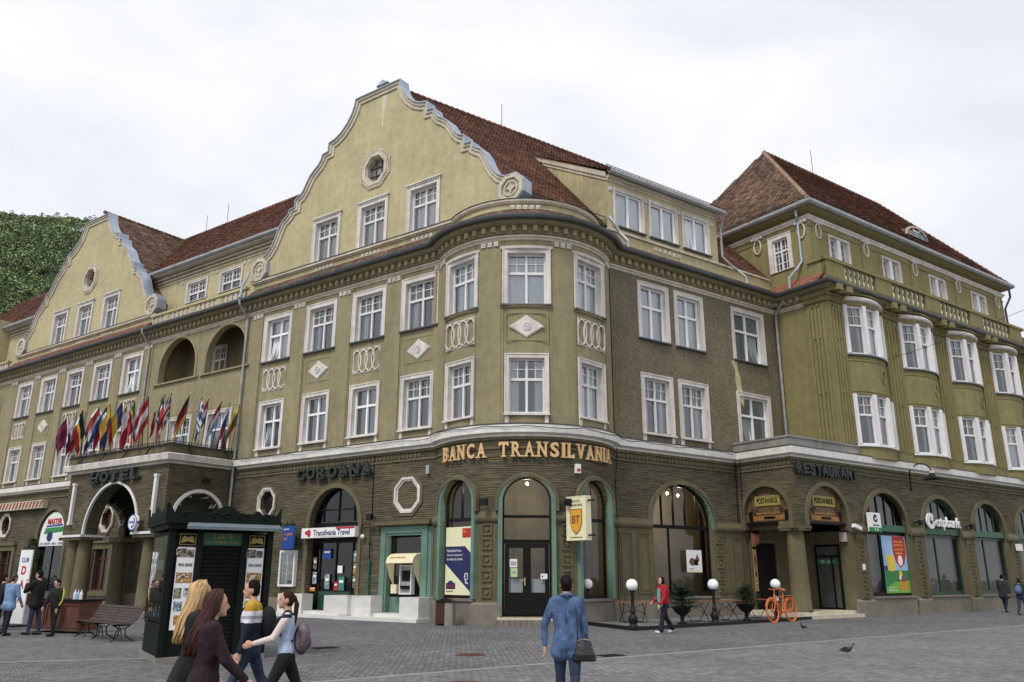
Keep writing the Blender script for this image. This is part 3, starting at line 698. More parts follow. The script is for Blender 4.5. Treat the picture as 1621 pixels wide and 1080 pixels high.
b = MB(); sweep(b, up, [(0.708, 15.255), (0.708, 15.187), (0.676, 15.136), (0.612, 15.119), (0.556, 15.145), (0.532, 15.204), (0.532, 15.255), (0.516, 15.255), (0.516, 15.187), (0.548, 15.102), (0.62, 15.085), (0.7, 15.111), (0.728, 15.187), (0.728, 15.264)]); gut = part(b, 'gutter', GUTTER)
# ------------------------------------------------------------------ roofs
def inside(poly, x, y):
    c = False; n = len(poly)
    for i in range(n):
        (x1, y1), (x2, y2) = poly[i], poly[i-1]
        if (y1 > y) != (y2 > y) and x < (x2-x1)*(y-y1)/(y2-y1)+x1: c = not c
    return c
def roof(name, pts, mat=TILE, tw=.2, te=.18, deck=True, edge=None):
    """roof slope through 3-D corner points (first two = eave): deck + overlapping clay tiles, one mesh"""
    p = [Vector(q) for q in pts]; u = (p[1]-p[0]).normalized(); nrm = u.cross(p[2]-p[1]).normalized(); 
    if nrm.z < 0: nrm = -nrm
    v = nrm.cross(u)
    if v.z < 0: v = -v
    uv = [((q-p[0]).dot(u), (q-p[0]).dot(v)) for q in p]
    d = MB(); d.poly([q-nrm*.03 for q in p]); rf = part(d, name, mat)
    b = MB(); rnd = random.Random(len(pts)+int(p[0].x*10))
    u0, u1 = min(q[0] for q in uv), max(q[0] for q in uv); v0, v1 = min(q[1] for q in uv), max(q[1] for q in uv)
    r = 0; y = v0
    while y < v1:
        x = u0+(tw/2 if r % 2 else 0)
        while x < u1:
            if inside(uv, x+tw/2, y+te/2):
                j = rnd.uniform(-.012, .02); l1 = .035+rnd.uniform(0, .018); l2 = .03+rnd.uniform(0, .018); yy = y+j
                A = p[0]+u*(x+.006)+v*yy; B = p[0]+u*(x+tw-.006)+v*yy; C_ = B+v*(te+.05); D = A+v*(te+.05)
                a, c = A+nrm*l1, B+nrm*l2
                m_ = (A+B)/2-v*.03+nrm*(l1+l2)/2
                b.poly([a, m_, c, C_+nrm*.008, D+nrm*.008]); b.poly([A, (A+B)/2-v*.03, m_, a]); b.poly([(A+B)/2-v*.03, B, c, m_])
            x += tw
        y += te; r += 1
    o = b.build('roof_tiles', mat, rf); o['kind'] = 'stuff'
    return rf
def ridge_caps(rf, a, c, mat=TILE):
    a, c = Vector(a), Vector(c); L_ = (c-a).length; n = int(L_/.34); b = MB(); u = (c-a).normalized()
    for i in range(n):
        q = a+u*(i*L_/n); b.tube([q+Vector((0, 0, .03)), q+u*(L_/n+.05)+Vector((0, 0, .0))], [.13, .10], 7)
    o = b.build('ridge_tiles', mat, rf); o['kind'] = 'stuff'
def guard(rf, a, c, h=.26, up_=Vector((0, 0, 1))):
    a, c = Vector(a), Vector(c); b = MB(); b.tube([a, c], .012, 4); b.tube([a+up_*h, c+up_*h], .02, 4); b.tube([a+up_*h*.5, c+up_*h*.5], .014, 4)
    n = int((c-a).length/.11)
    for i in range(n+1): q = a+(c-a)*i/n; b.tube([q, q+up_*h], .013, 3)
    b.build('snow_guard', IRON, rf)
def rp(s, off, z): return FR_.P(s, off, z)
def lp(s, off, z): return FL.P(s, off, z)
RZ = 25.3
main = roof('main_roof', [rp(.66, -.48, 16.62), rp(27, -.48, 16.62), rp(27, -8.37, RZ), rp(-2.05, -8.37, RZ)])
roof('main_roof', [rp(27, -16.3, 16.6), rp(-4.7, -16.3, 16.6), rp(-2.05, -8.37, RZ), rp(27, -8.37, RZ)])
ridge_caps(main, rp(-1.9, -8.37, RZ), rp(27, -8.37, RZ))
guard(main, rp(.9, -.5, 16.66), rp(5.05, -.5, 16.66), .42)
rec = roof('front_roof', [lp(62, -1.05, 19.62), lp(8, -1.05, 19.62), lp(8, -7.0, 25.7), lp(62, -7.0, 25.7)], TILE)
ridge_caps(rec, lp(62, -7, 25.72), lp(8, -7, 25.72))
b = MB(); b.poly([lp(62, -7, 25.7), lp(8, -7, 25.7), lp(8, -13, 19.6), lp(62, -13, 19.6)]); b.build('back_slope', TILE, rec)
guard(rec, lp(27.5, -1.15, 19.7), lp(17.6, -1.15, 19.7), .2)
g2 = roof('gable_roof', [lp(27.4, -8, 17.5), lp(27.4, -.72, 17.5), lp(35.2, -.72, 25.5), lp(35.2, -12, 25.5), lp(27.4, -12, 17.5)], TILE2)
roof('gable_roof', [lp(43.0, -.72, 17.5), lp(43.0, -8, 17.5), lp(35.2, -12, 25.5), lp(35.2, -.72, 25.5)], TILE2)
ridge_caps(g2, lp(35.2, -.6, 25.5), lp(35.2, -10, 25.5), TILE2)
E0, E1, EZ, WR, WZ = 15.95, 37.6, 19.85, -3.0, 26.5
wr = roof('wing_roof', [rp(E0, 2.62, EZ), rp(E1, 2.62, EZ), rp(33, WR, WZ), rp(20.5, WR, WZ)], TILE)
roof('wing_roof', [rp(E0, -8.6, EZ), rp(E0, 2.62, EZ), rp(20.5, WR, WZ)], TILE2)
roof('wing_roof', [rp(E1, 2.62, EZ), rp(E1, -8.6, EZ), rp(33, WR, WZ)], TILE2)
b = MB(); b.poly([rp(E1, -8.6, EZ), rp(E0, -8.6, EZ), rp(20.5, WR, WZ), rp(33, WR, WZ)]); b.build('back_slope', TILE, wr)
ridge_caps(wr, rp(20.5, WR, WZ), rp(33, WR, WZ)); ridge_caps(wr, rp(E0+.1, 2.5, EZ+.12), rp(20.5, WR, WZ), M('mortared_ridge', (.36, .25, .18), .9, var=.3, vscale=3)); ridge_caps(wr, rp(33, WR, WZ), rp(E1-.1, 2.5, EZ+.12))
guard(wr, rp(E0+.1, 2.5, EZ+.05), rp(E0+.1, -3.2, EZ+.05), .32); guard(wr, rp(E0+.2, 2.55, EZ+.05), rp(26, 2.55, EZ+.05), .3)
# eyebrow dormer
b = MB(); n = 10; q = [(-1.25*math.cos(pi*i/n), .75*math.sin(pi*i/n)) for i in range(n+1)]
b.prism(q, -.02, 1.6, 1); part(b, 'eyebrow_dormer', [TILE, TILE], FR_.W(28.9, 1.25, 21.45))
b = MB(); b.ring(q, [(x*.86, z*.84+.02) for x, z in q], -.12, -.03)
for x in (-.35, .35): b.box(x-.03, x+.03, -.1, -.03, .02, .62)
dmr = part(b, 'eyebrow_window', STONE, FR_.W(28.9, 1.25, 21.45))
for x in (-.7, 0, .7): b = MB(); b.prism([(x-.3, .03), (x+.3, .03), (x+.28, .52 if x == 0 else .4), (x-.28, .52 if x == 0 else .4)], -.06, -.05); b.build('pane', M('sky_pane', (.35, .5, .62), .05, spec=1), dmr, FR_.W(28.9, 1.25, 21.45))
guard(wr, rp(27.6, 1.5, 21.35), rp(30.3, 1.5, 21.35), .3)
# skirt roofs above the main gutter
def skirt(path, o0, z0, o1, z1, mat):
    b = MB(); sweep(b, path, [(o0, z0-.02), (o1, z1-.02), (o1-.1, z1-.3)], caps=False); sk = part(b, 'skirt_roof', mat)
    t = MB(); rows = max(2, int(math.hypot(o0-o1, z1-z0)/.17)); rnd = random.Random(3)
    for r in range(rows):
        fa, fb = r/rows, (r+1.25)/rows
        oa, za, ob, zb = o0+(o1-o0)*fa, z0+(z1-z0)*fa, o0+(o1-o0)*fb, z0+(z1-z0)*fb
        for q, u in along(path, .2):
            n_ = Vector((u.y, -u.x)); k = rnd.uniform(.03, .055)
            f_ = lambda o, du, z: (q.x+n_.x*o+u.x*du, q.y+n_.y*o+u.y*du, z)
            sh = .1 if r % 2 else 0
            t.poly([f_(oa, sh-.095, za+k), f_(oa, sh+.095, za+k), f_(ob, sh+.095, zb+.01), f_(ob, sh-.095, zb+.01)]); t.poly([f_(oa, sh-.095, za), f_(oa, sh+.095, za), f_(oa, sh+.095, za+k), f_(oa, sh-.095, za+k)])
    o = t.build('roof_tiles', mat, sk); o['kind'] = 'stuff'
skirt(pl(FL, 44.0, 26.6), .50, 15.24, -.38, 16.08, M('brown_red_tile', (.19, .085, .06), .9, var=.35, vscale=2, island=.4)); skirt(pl(FL, 17.2, sLj), .50, 15.24, -.38, 16.08, TILE2)
skirt(arc(phL+2, phR-2, st=2), .50, 15.24, -.38, 15.92, TILE2); skirt(pl(FR_, sRj, 16.3), .50, 15.24, -.38, 15.92, TILE)
skirt([FR_.P(16.0, -.3, 0).to_2d(), FR_.P(16.0, 2.75, 0).to_2d()], .50, 15.24, -.45, 16.1, TILER)

# ------------------------------------------------------------------ scroll gables
PROF = [(1.5, 24.87), (1.58, 24.5), (1.75, 24.1), (2.05, 23.68), (2.45, 23.3), (2.85, 23.08), (3.30, 22.97), (3.33, 22.5), (3.74, 22.46), (3.82, 22.2), (4.0, 21.95), (4.3, 21.75), (4.6, 21.5), (4.82, 21.18), (5.0, 20.85), (5.25, 20.58), (5.6, 20.43), (5.63, 20.0), (6.02, 19.97), (6.08, 19.75), (6.3, 19.58), (6.55, 19.45), (6.78, 19.1), (6.98, 18.65), (7.2, 18.25), (7.5, 17.92), (7.85, 17.72), (8.15, 17.66)]
def offs(poly, d):
    o = []
    for i, p in enumerate(poly):
        a = Vector(poly[max(i-1, 0)]); c = Vector(poly[min(i+1, len(poly)-1)]); P_ = Vector(p)
        d1 = (P_-a).normalized() if i else (c-P_).normalized(); d2 = (c-P_).normalized() if i < len(poly)-1 else d1
        n1 = Vector((-d1.y, d1.x)); n2 = Vector((-d2.y, d2.x)); m_ = n1+n2
        m_ = m_.normalized() if m_.length > 1e-6 else n1
        o.append(tuple(P_+m_*d/max(.6, m_.dot(n1))))
    return o
def gable(sc, GO=-.4, slope=None):
    full = [(-u, z) for u, z in reversed(PROF)]+PROF         # left to right in local x
    base = 15.95
    topf = lambda x: _prof(abs(x))
    def _prof(u):
        if u <= 1.5: return 24.87
        for (a, za), (c, zc) in zip(PROF, PROF[1:]):
            if a <= u <= c: return za+(zc-za)*((u-a)/(c-a) if c > a else 1)
        return 17.0
    WG = FL.W(sc, GO, 0); loc = lambda x, z, d: WG @ Vector((x, d, z))
    holes = [rect(x-.86, x+.86, 16.62, 18.8) for x in (-3.2, 0, 3.2)]+[octo(0, 20.55, .62, .68)]
    xs = [s_*u for u, z in PROF for s_ in (-1, 1)]+[-8.55, 8.55]
    b = MB(); wall(b, loc, -8.6, 8.6, base, topf, holes, .35, xs); gb = part(b, 'gable_wall', GABLE)
    inner = offs(full, -.30); inner2 = offs(full, -.13)
    b = MB(); b.ring(full, inner, -.07, .0, closed=False); b.ring(full, inner2, -.13, -.06, closed=False); part(b, 'gable_border', STONE, WG)
    b = MB(); b.ring(offs(full, .05), full, -.2, .42, closed=False); part(b, 'gable_coping', ZINC, WG)
    b = MB(); b.prism(full+[(8.55, base), (-8.55, base)], .36, .40); part(b, 'gable_back', STONE, WG)
    for s_ in (-1, 1):      # scroll rosettes
        W2 = WG @ Matrix.Translation((s_*8.15, 0, 17.12))
        b = MB(); b.prism(octpoly(.62, .62), -.1, .38); b.ring(octpoly(.62, .62), octpoly(.44, .44), -.2, -.09); b.ring(ellipse(.36, .36, 16), ellipse(.28, .28, 16), -.16, -.09)
        b.prism([(0, .27), (.07, .07), (.27, 0), (.07, -.07), (0, -.27), (-.07, -.07), (-.27, 0), (-.07, .07)], -.17, -.1); part(b, 'rosette', STONE, W2)
        b = MB(); b.ring(octpoly(.67, .67), octpoly(.625, .625), -.16, .42); part(b, 'rosette_cap', ZINC, W2)
    # octagon window
    W2 = WG @ Matrix.Translation((0, 0, 20.55))
    b = MB(); b.ring(octpoly(.98, 1.0), octpoly(.8, .84), -.06, 0); b.ring(octpoly(.8, .84), octpoly(.62, .68), -.1, .02); b.ring(octpoly(.63, .69), octpoly(.56, .62), 0, .3)
    for i in range(40):
        a = 2*pi*i/40; b.box(.93*math.cos(a)-.03, .93*math.cos(a)+.03, -.1, -.05, .96*math.sin(a)-.03, .96*math.sin(a)+.03)
    ow = part(b, 'octagon_window', STONE, W2)
    b = MB()
    for x in (-.19, .19): b.box(x-.02, x+.02, .2, .25, -.6, .6)
    for z in (-.22, .22): b.box(-.56, .56, .19, .24, z-.02, z+.02)
    b.build('glazing_bars', M('rusty_bars', (.12, .07, .06), .8), ow, W2)
    b = MB(); b.prism(octpoly(.58, .64), .26, .27); b.build('pane', M('dusty_pane', (.22, .22, .23), .12, spec=.8, var=.5, vscale=4), ow, W2)
    for x in (-3.2, 0, 3.2): window(WG @ Matrix.Translation((x, 0, 16.58)), 1.92, 2.28, 'old', t=.17, curtain=random.choice(['w', 's', 's']), hood=True, sill=False)
    # band under the windows with cross plaques
    b = MB(); b.box(-8.7, 8.7, -.16, .0, 16.40, 16.52); b.box(-8.7, 8.7, -.08, .0, 16.34, 16.40); part(b, 'gable_band', STONE, WG)
    b = MB(); b.box(-8.7, 8.7, -.19, .0, 16.522, 16.55); part(b, 'band_flashing', GUTTER, WG)
    for x in (-3.2, 0, 3.2): plaques(WG @ Matrix.Translation((x, 0, 16.17)), 5, TRIM, .26, .075, 'cross_plaque')
    return gb
gable(8.85); gable(35.2)
# streaks left by rainwater on the first gable: pale run under the coping
b = MB(); b.prism([(-.12, 0), (.18, .02), (.14, -.6), (.05, -1.2), (.02, -1.75), (-.06, -1.7), (-.04, -1.0), (-.1, -.5)], -.004, .01); part(b, 'lime_streak', M('lime_streak', (.56, .54, .44), .9, var=.2, vscale=8), FL.W(8.55, -.4, 24.5))
# small vent cowl on the first ridge
b = MB(); b.box(-.3, .3, -.25, .25, 0, .42); b.prism([(-.42, .42), (.42, .42), (0, .68)], -.36, .36); part(b, 'vent_cowl', ZINC, FL.W(9.1, -1.1, 25.15))

# parapet drum over the round bay
par = arc(phL+6, phR-1.5, -.0, 3)
b = MB(); sweep(b, par, [(-.42, 15.7), (-.40, 15.7), (-.40, 16.36), (-.6, 16.38), (-.6, 15.7)]); part(b, 'bay_parapet', [GABLE])
b = MB(); sweep(b, par, [(-.40, 16.16), (-.32, 16.18), (-.26, 16.26), (-.26, 16.34), (-.42, 16.36)]); part(b, 'parapet_band', STONE)
b = MB(); sweep(b, par, [(-.24, 16.345), (-.22, 16.36), (-.6, 16.42), (-.62, 16.385)]); part(b, 'parapet_flashing', GUTTER)
plaques(FT.W(0, -.40, 16.0), 5, TRIM, .26, .08, 'cross_plaque')
b = MB(); b.poly([q.to_3d()+Vector((0, 0, 16.3)) for q in arc(phL, phR, -.45)]+[rp(4.6, -6, 16.3), lp(5, -.5, 16.3)]); part(b, 'bay_flat_roof', GUTTER)

# ------------------------------------------------------------------ dormer range over the right wall
DO = -.40
holes = [rect(x0+.03, x1-.03, 16.8, 18.56) for x0, x1 in ((5.46, 7.3), (7.68, 9.52), (9.9, 11.77))]
b = MB(); wall(b, ffn(FR_, DO), 5.1, 12.4, 15.9, 19.1, holes, .25); part(b, 'dormer_wall', GABLE)
b = MB(); wall(b, ffn(FR_, DO), 12.4, 16.4, 15.9, 16.5); part(b, 'dormer_base', GABLE); b = MB(); wall(b, ffn(FR_, DO), sRj-.2, 5.1, 15.9, 16.4); part(b, 'dormer_base', GABLE)
for i, (x0, x1) in enumerate(((5.46, 7.3), (7.68, 9.52), (9.9, 11.77))):
    window(FR_.W((x0+x1)/2, DO, 16.74), x1-x0, 1.86, 'single', t=.10, rev=.12, curtain='w', tilt=0 if i == 2 else None, fr=PVC)
DZ = 19.1
b = MB()
slope = (RZ-16.62)/(8.37-.48); moff = lambda z: -.48-(z-16.62)/slope
ztop = 22.2
CHEEK = M('cheek_render', (.42, .37, .22), .9, stain=.35, streak=.2)
for s_ in (5.1, 12.4): b = MB(); b.poly([rp(s_, DO, 15.9), rp(s_, DO, 19.3), rp(s_, moff(ztop)-.4, ztop+.36), rp(s_, moff(16.6)-.3, 15.9)]); part(b, 'dormer_cheek', CHEEK)
for s_, e_ in ((5.1, -1), (12.4, 1)):
    for k, (h0, h1, pr) in enumerate(((-.42, -.30, .05), (-.26, .0, .1))):
        b = MB(); A = [rp(s_, DO, 19.28+h0), rp(s_, moff(ztop)-.3, ztop+.34+h0), rp(s_, moff(ztop)-.3, ztop+.34+h1), rp(s_, DO, 19.28+h1)]; off_ = (aR*e_*pr).to_3d(); B_ = [q+off_ for q in A]
        b.poly(B_)
        for m_ in range(4): b.poly([A[m_], A[(m_+1) % 4], B_[(m_+1) % 4], B_[m_]])
        part(b, 'dormer_fascia', STONE)
b = MB(); sweep(b, pl(FR_, 5.1, 12.4, DO), [(0, 18.86), (.05, 18.87), (.05, 18.95), (.14, 18.99), (.2, 19.12), (0, 19.16)]); part(b, 'dormer_cornice', STONE)
dr = roof('dormer_roof', [rp(4.95, DO+.32, 19.2), rp(12.6, DO+.32, 19.2), rp(12.6, moff(ztop)-.5, ztop+.46), rp(4.95, moff(ztop)-.5, ztop+.46)], TILE)
guard(dr, rp(5.0, DO+.1, 19.4), rp(12.5, DO+.1, 19.4), .22)
b = MB(); sweep(b, pl(FR_, 4.95, 12.7, DO), [(.44, 19.26), (.44, 19.16), (.38, 19.1), (.3, 19.12), (.26, 19.2), (.26, 19.28), (.24, 19.28), (.24, 19.18), (.29, 19.08), (.39, 19.06), (.47, 19.14), (.47, 19.27)]); part(b, 'gutter', PIPE)
b = MB(); b.box(5.0-8, 16.3-8, -.10, 0, 16.42, 16.52); part(b, 'dormer_band', STONE, FR_.W(8, DO, 0))
for x in (5.28, 7.49, 9.71, 12.05): plaques(FR_.W(x, DO, 18.5), 1, TRIM, .2, .09, 'cross_plaque')
plaques(FR_.W(8.75, DO, 16.2), 6, TRIM, .31, .085, 'cross_plaque')

# ------------------------------------------------------------------ attic over the recess (left), balustrade
AO = -1.5
holes = [rect(c-.98, c+.98, 17.25, 18.5) for c in (24.45, 21.2)]
b = MB(); wall(b, ffn(FL, AO), 16, 62, 15.4, 19.75, holes, .2); part(b, 'attic_wall', GABLE)
for c in (24.45, 21.2): window(FL.W(c, AO, 17.2), 2.06, 1.34, 'old', t=.12, rev=.14, curtain=None, sill=False, tr=.45)
b = MB()
for o_, z_ in ((.05, 18.82), (.12, 19.0), (.2, 19.2)): sweep(b, pl(FL, 62, 16, AO), [(0, z_), (o_, z_+.01), (o_, z_+.09), (0, z_+.1)])
sweep(b, pl(FL, 62, 16, AO), [(0, 19.36), (.5, 19.4), (.5, 19.52), (0, 19.56)]); part(b, 'attic_cornice', STONE)
b = MB(); sweep(b, pl(FL, 62, 16.5, AO), [(.66, 19.66), (.66, 19.56), (.6, 19.5), (.52, 19.5), (.46, 19.56), (.46, 19.66), (.44, 19.66), (.44, 19.55), (.51, 19.47), (.61, 19.47), (.69, 19.55), (.69, 19.67)]); part(b, 'gutter', PIPE)
b = MB(); b.poly([lp(16, .3, 15.34), lp(62, .3, 15.34), lp(62, -1.5, 15.36), lp(16, -1.5, 15.36)]); part(b, 'terrace', GUTTER)
for c in (23, 22.6, 20, 19.6, 26): plaques(FL.W(c, AO, 18.62), 1, TRIM, .2, .08)
bal_low = cached('ballow', lambda: MB().box(-.2, .2, -.05, .08, 0, .42).mesh('baluster', STONE))
def lozbal():
    b = MB(); b.ring([(-.2, 0), (.2, 0), (.2, .42), (-.2, .42)], [(-.1, .05), (.1, .05), (.1, .37), (-.1, .37)], -.06, .06); b.prism([(0, .06), (.06, .21), (0, .36), (-.06, .21)], -.04, .04); return b.mesh('baluster', STONE)
lb = lozbal()
for s0, s1 in ((17.6, 26.4), (44.3, 53)):
    b = MB(); b.box(0, s1-s0, -.1, .1, 0, .28); b.box(0, s1-s0, -.14, .14, .70, .84); bl = part(b, 'balustrade', GABLE, FL.W(s1, -.1, 15.4))
    k = 0
    for s_ in frange(s0+.3, s1-.3, .42):
        if k % 6 == 5: MB().box(-.2, .2, -.08, .08, 0, .42).build('pedestal', GABLE, bl, FL.W(s_, -.1, 15.68))
        else: put('baluster', lb, bl, FL.W(s_, -.1, 15.68))
        k += 1
# projecting bay beyond the left gable
b = MB(); b.box(-.4, 7, -.1, 1.6, 15.4, 20.2); part(b, 'end_bay_wall', GABLE, FL.W(55.5, -.6, 0))

# ------------------------------------------------------------------ attic of the right wing
WA = 2.15; FAS = Fr((P0+aR*16.4).to_tuple(), nR.to_tuple())
holes = [rect(c-.84, c+.84, 17.35, 18.55) for c in BOW]
b = MB(); wall(b, ffn(FR_, WA), 16.4, 37.0, 15.4, 19.8, holes, .3); wall(b, ffn(FAS), -9, WA, 15.4, 19.8, [rect(-.12, .92, 16.85, 18.65)], .25); b.poly([rp(37, WA, 15.4), rp(37, -9, 15.4), rp(37, -9, 19.8), rp(37, WA, 19.8)]); part(b, 'attic_wall', WING)
window(FAS.W(.4, 0, 16.78), 1.34, 1.98, 'grid', t=.2, rev=.16, curtain='g', cols=2, sill=False)
for c in BOW:
    wn_ = window(FR_.W(c, WA, 17.3), 1.78, 1.3, 'single', t=.08, rev=.22, curtain='w', sill=True)
    b = MB(); b.box(-.13, .13, -.02, .24, .06, 1.22)
    for x in (-.47, .47):
        b.box(x-.012, x+.012, .16, .24, .08, 1.2); 
        for z in (.45, .83): b.box(x-.3, x+.3, .165, .235, z-.012, z+.012)
    b.build('mullion', WHITE, wn_, FR_.W(c, WA, 17.3))
apath = [rp(16.4, -9, 0).to_2d(), rp(16.4, WA, 0).to_2d(), rp(37.0, WA, 0).to_2d(), rp(37.0, -9, 0).to_2d()]
b = MB(); sweep(b, apath, [(0, 19.05), (.06, 19.06), (.1, 19.14), (.16, 19.2), (.16, 19.26), (0, 19.28)]); part(b, 'attic_moulding', TRIM)
b = MB(); sweep(b, apath, [(0, 19.4), (.25, 19.5), (.42, 19.6), (.42, 19.72), (0, 19.8)]); sweep(b, apath, [(0, 18.72), (.04, 18.73), (.04, 18.8), (0, 18.81)]); part(b, 'attic_cornice', WING)
b = MB(); sweep(b, apath, [(.60, 19.86), (.60, 19.74), (.54, 19.68), (.46, 19.68), (.40, 19.74), (.40, 19.86), (.38, 19.86), (.38, 19.73), (.45, 19.64), (.55, 19.64), (.635, 19.73), (.635, 19.87)]); part(b, 'gutter', PIPE)
for x, hw in PILX:
    me = cached('apil', lambda: MB().box(-.42, .42, -.05, .02, 15.6, 18.72).mesh('attic_pilaster', WING)); put('attic_pilaster', me, H, FR_.W(x if x > 17 else 17.1, WA, 0))
def ringorn():
    b = MB(); b.ring(ellipse(.24, .42, 20), ellipse(.19, .37, 20), -.1, -.03)
    for x in (-.28, -.09, .09, .28): b.prism(ellipse(.075, .075, 8, (x, .46)), -.14, -.02); b.prism(ellipse(.06, .09, 8, (x*.8, .62)), -.12, -.02)
    return b.mesh('ring_ornament', TRIM)
rg = ringorn()
for x, hw in PILX: put('ring_ornament', rg, H, FR_.W(x if x > 17 else 17.1, WA, 18.55))
for u in (1.75, -.95): put('ring_ornament', rg, H, FAS.W(u, 0, 18.55))
# balustrade of the wing: pedestals, rails, balusters
BF = Fr((P0+nR*2.82).to_tuple(), aR.to_tuple())
b = MB(); b.box(16.3, 37.2, -.12, .12, 15.34, 15.78); b.box(16.2, 37.2, -.2, .2, 16.62, 16.78)
b.box(16.3-.02, 16.3+.2, -.12, .9, 15.34, 15.78); b.box(16.2, 16.5, -.12, .9, 16.62, 16.775); balw = part(b, 'balustrade', WING, BF.W(0, 0, 0))
pv = [16.3]+[c for c in [p[0] for p in PILX[1:]]]
for x, hw in PILX:
    xx = max(x, 17.05); MB().box(-.75, .75, -.14, .14, 15.782, 16.618).build('pedestal', WING, balw, BF.W(xx, 0, 0))
MB().box(-.1, .1, -.1, .85, 15.782, 16.618).build('pedestal', WING, balw, BF.W(16.4, 0, 0))
lath = MB().lathe([(.05, 0), (.05, .05), (.075, .1), (.095, .2), (.075, .3), (.045, .38), (.035, .42), (.045, .46), (.075, .53), (.095, .63), (.075, .73), (.05, .79), (.05, .84)], n=10).mesh('baluster', M('baluster_paint', (.58, .57, .5), .8), True)
post = MB().box(-.1, .1, -.1, .1, 0, .836).mesh('baluster_post', WING)
for (a, h1), (c, h2) in zip(PILX, PILX[1:]):
    a = max(a, 17.05); x0, x1 = a+.78, c-.78; n = 7; st_ = (x1-x0)/n
    for i in range(n):
        put('baluster', lath, balw, BF.W(x0+st_*(i+.5), 0, 15.781))
        if i: put('baluster_post', post, balw, BF.W(x0+st_*i, -.02, 15.782))
# dark core so that rooms read as rooms
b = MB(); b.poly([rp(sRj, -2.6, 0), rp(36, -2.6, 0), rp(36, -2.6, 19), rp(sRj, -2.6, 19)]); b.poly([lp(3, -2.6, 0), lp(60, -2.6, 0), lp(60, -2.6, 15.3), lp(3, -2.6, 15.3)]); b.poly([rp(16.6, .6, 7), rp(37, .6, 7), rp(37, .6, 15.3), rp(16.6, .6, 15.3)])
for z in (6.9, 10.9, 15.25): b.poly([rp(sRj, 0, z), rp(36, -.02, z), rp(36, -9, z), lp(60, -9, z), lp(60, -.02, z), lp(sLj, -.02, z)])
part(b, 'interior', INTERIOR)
# ------------------------------------------------------------------ ground floor
GFZ = 6.64
# left front
holesL = [octo(14.4, 4.88, .42, .5), arch(9.8, 1.52, .16, 3.72, 1.6), rect(4.62, 6.62, .16, 3.3), octo(28.2, 4.65, .5, .6), rect(27.5, 28.9, .84, 3.14), arch(34.25, 1.6, .7, 3.8), octo(40.35, 4.67, .5, .58), rect(38.85, 40.3, .1, 3.2)]
b = MB(); wall(b, ffn(FL), sLj, 62, 0, GFZ, holesL, .42); part(b, 'ground_floor_wall', RUST)
b = MB()
for s0, s1 in ((62, 40.4), (38.7, 16.9), (16.9, 12.3)): b.box(-s0, -s1, -.07, 0, 0, .72)
part(b, 'plinth', PLINTH, FL.W(0, 0, 0))
# round bay
aw = lambda c, hw, z0: arch(c, hw, z0, 4.2, .92)
TG = [(-45.2, 14.2, .86), (.6, 14.4, .3), (46.6, 14.2, .86)]
low_h = [rect(c-h_, c+h_, z0, 3.62) for c, h_, z0 in TG]; up_h = [[(x, 3.62, t) for x, _, t in arch(c, h_, 3.62, 4.2, .92)] for c, h_, z0 in TG]
b = MB(); wall(b, tp(.02), phL, phR, 0, 3.62, low_h, .4, frange(phL, phR, 3)); part(b, 'shopfront_wall', GFTRIM)
b = MB(); wall(b, tp(.0), phL, phR, 3.62, GFZ, up_h, .4, frange(phL, phR, 3)); part(b, 'ground_floor_wall', RUST)
for c, h_ in ((-22.2, 8.2), (23.4, 8.2), (-67.5, 7), (70, 8)):
    b = MB(); sweep(b, arc(c-h_+.5, c+h_-.5, 0, 2), [(.02, 3.5), (.1, 3.54), (.14, 3.62), (.14, 3.70), (.05, 3.86), (.0, 3.9)]); part(b, 'impost', GFTRIM)
    b = MB(); sweep(b, arc(c-h_-.3, c+h_+.3, 0, 2), [(.02, 0), (.16, 0), (.16, .68), (.10, .74), (.02, .76)]); part(b, 'plinth', PLINTH)
for c in (-22.2, 23.4):
    for z in (3.26, 2.75, 2.2, 1.65, 1.1):
        sq = cached('sqp', lambda: MB().frame(-.2, .2, -.2, .2, .05, -.05, .01).prism([(0, .09), (.09, 0), (0, -.09), (-.09, 0)], -.045, 0).mesh('square_panel', GFTRIM))
        put('square_panel', sq, H, FT.W(c, .025, z))
for c, h_, z0 in TG[::2]:
    b = MB(); sweep(b, arc(c-h_-1, c+h_+1, 0, 2), [(.02, 0), (.06, 0), (.06, .74), (.12, .78), (.12, .86), (-.3, .87)]); part(b, 'window_plinth', PLINTH)
def archivolt(W, hw, z0, zs, rise, wd, y0, y1, mat, name='arch_moulding', n=20, curve=None):
    o = [(-(hw+wd)*math.cos(pi*i/n), zs+(rise+wd)*math.sin(pi*i/n)) for i in range(n+1)]; q = [(-hw*math.cos(pi*i/n), zs+rise*math.sin(pi*i/n)) for i in range(n+1)]
    o = [(-hw-wd, z0)]+o+[(hw+wd, z0)]; q = [(-hw, z0)]+q+[(hw, z0)]
    b = MB(); b.ring(o, q, y0, y1, closed=False); return part(b, name, mat, W)
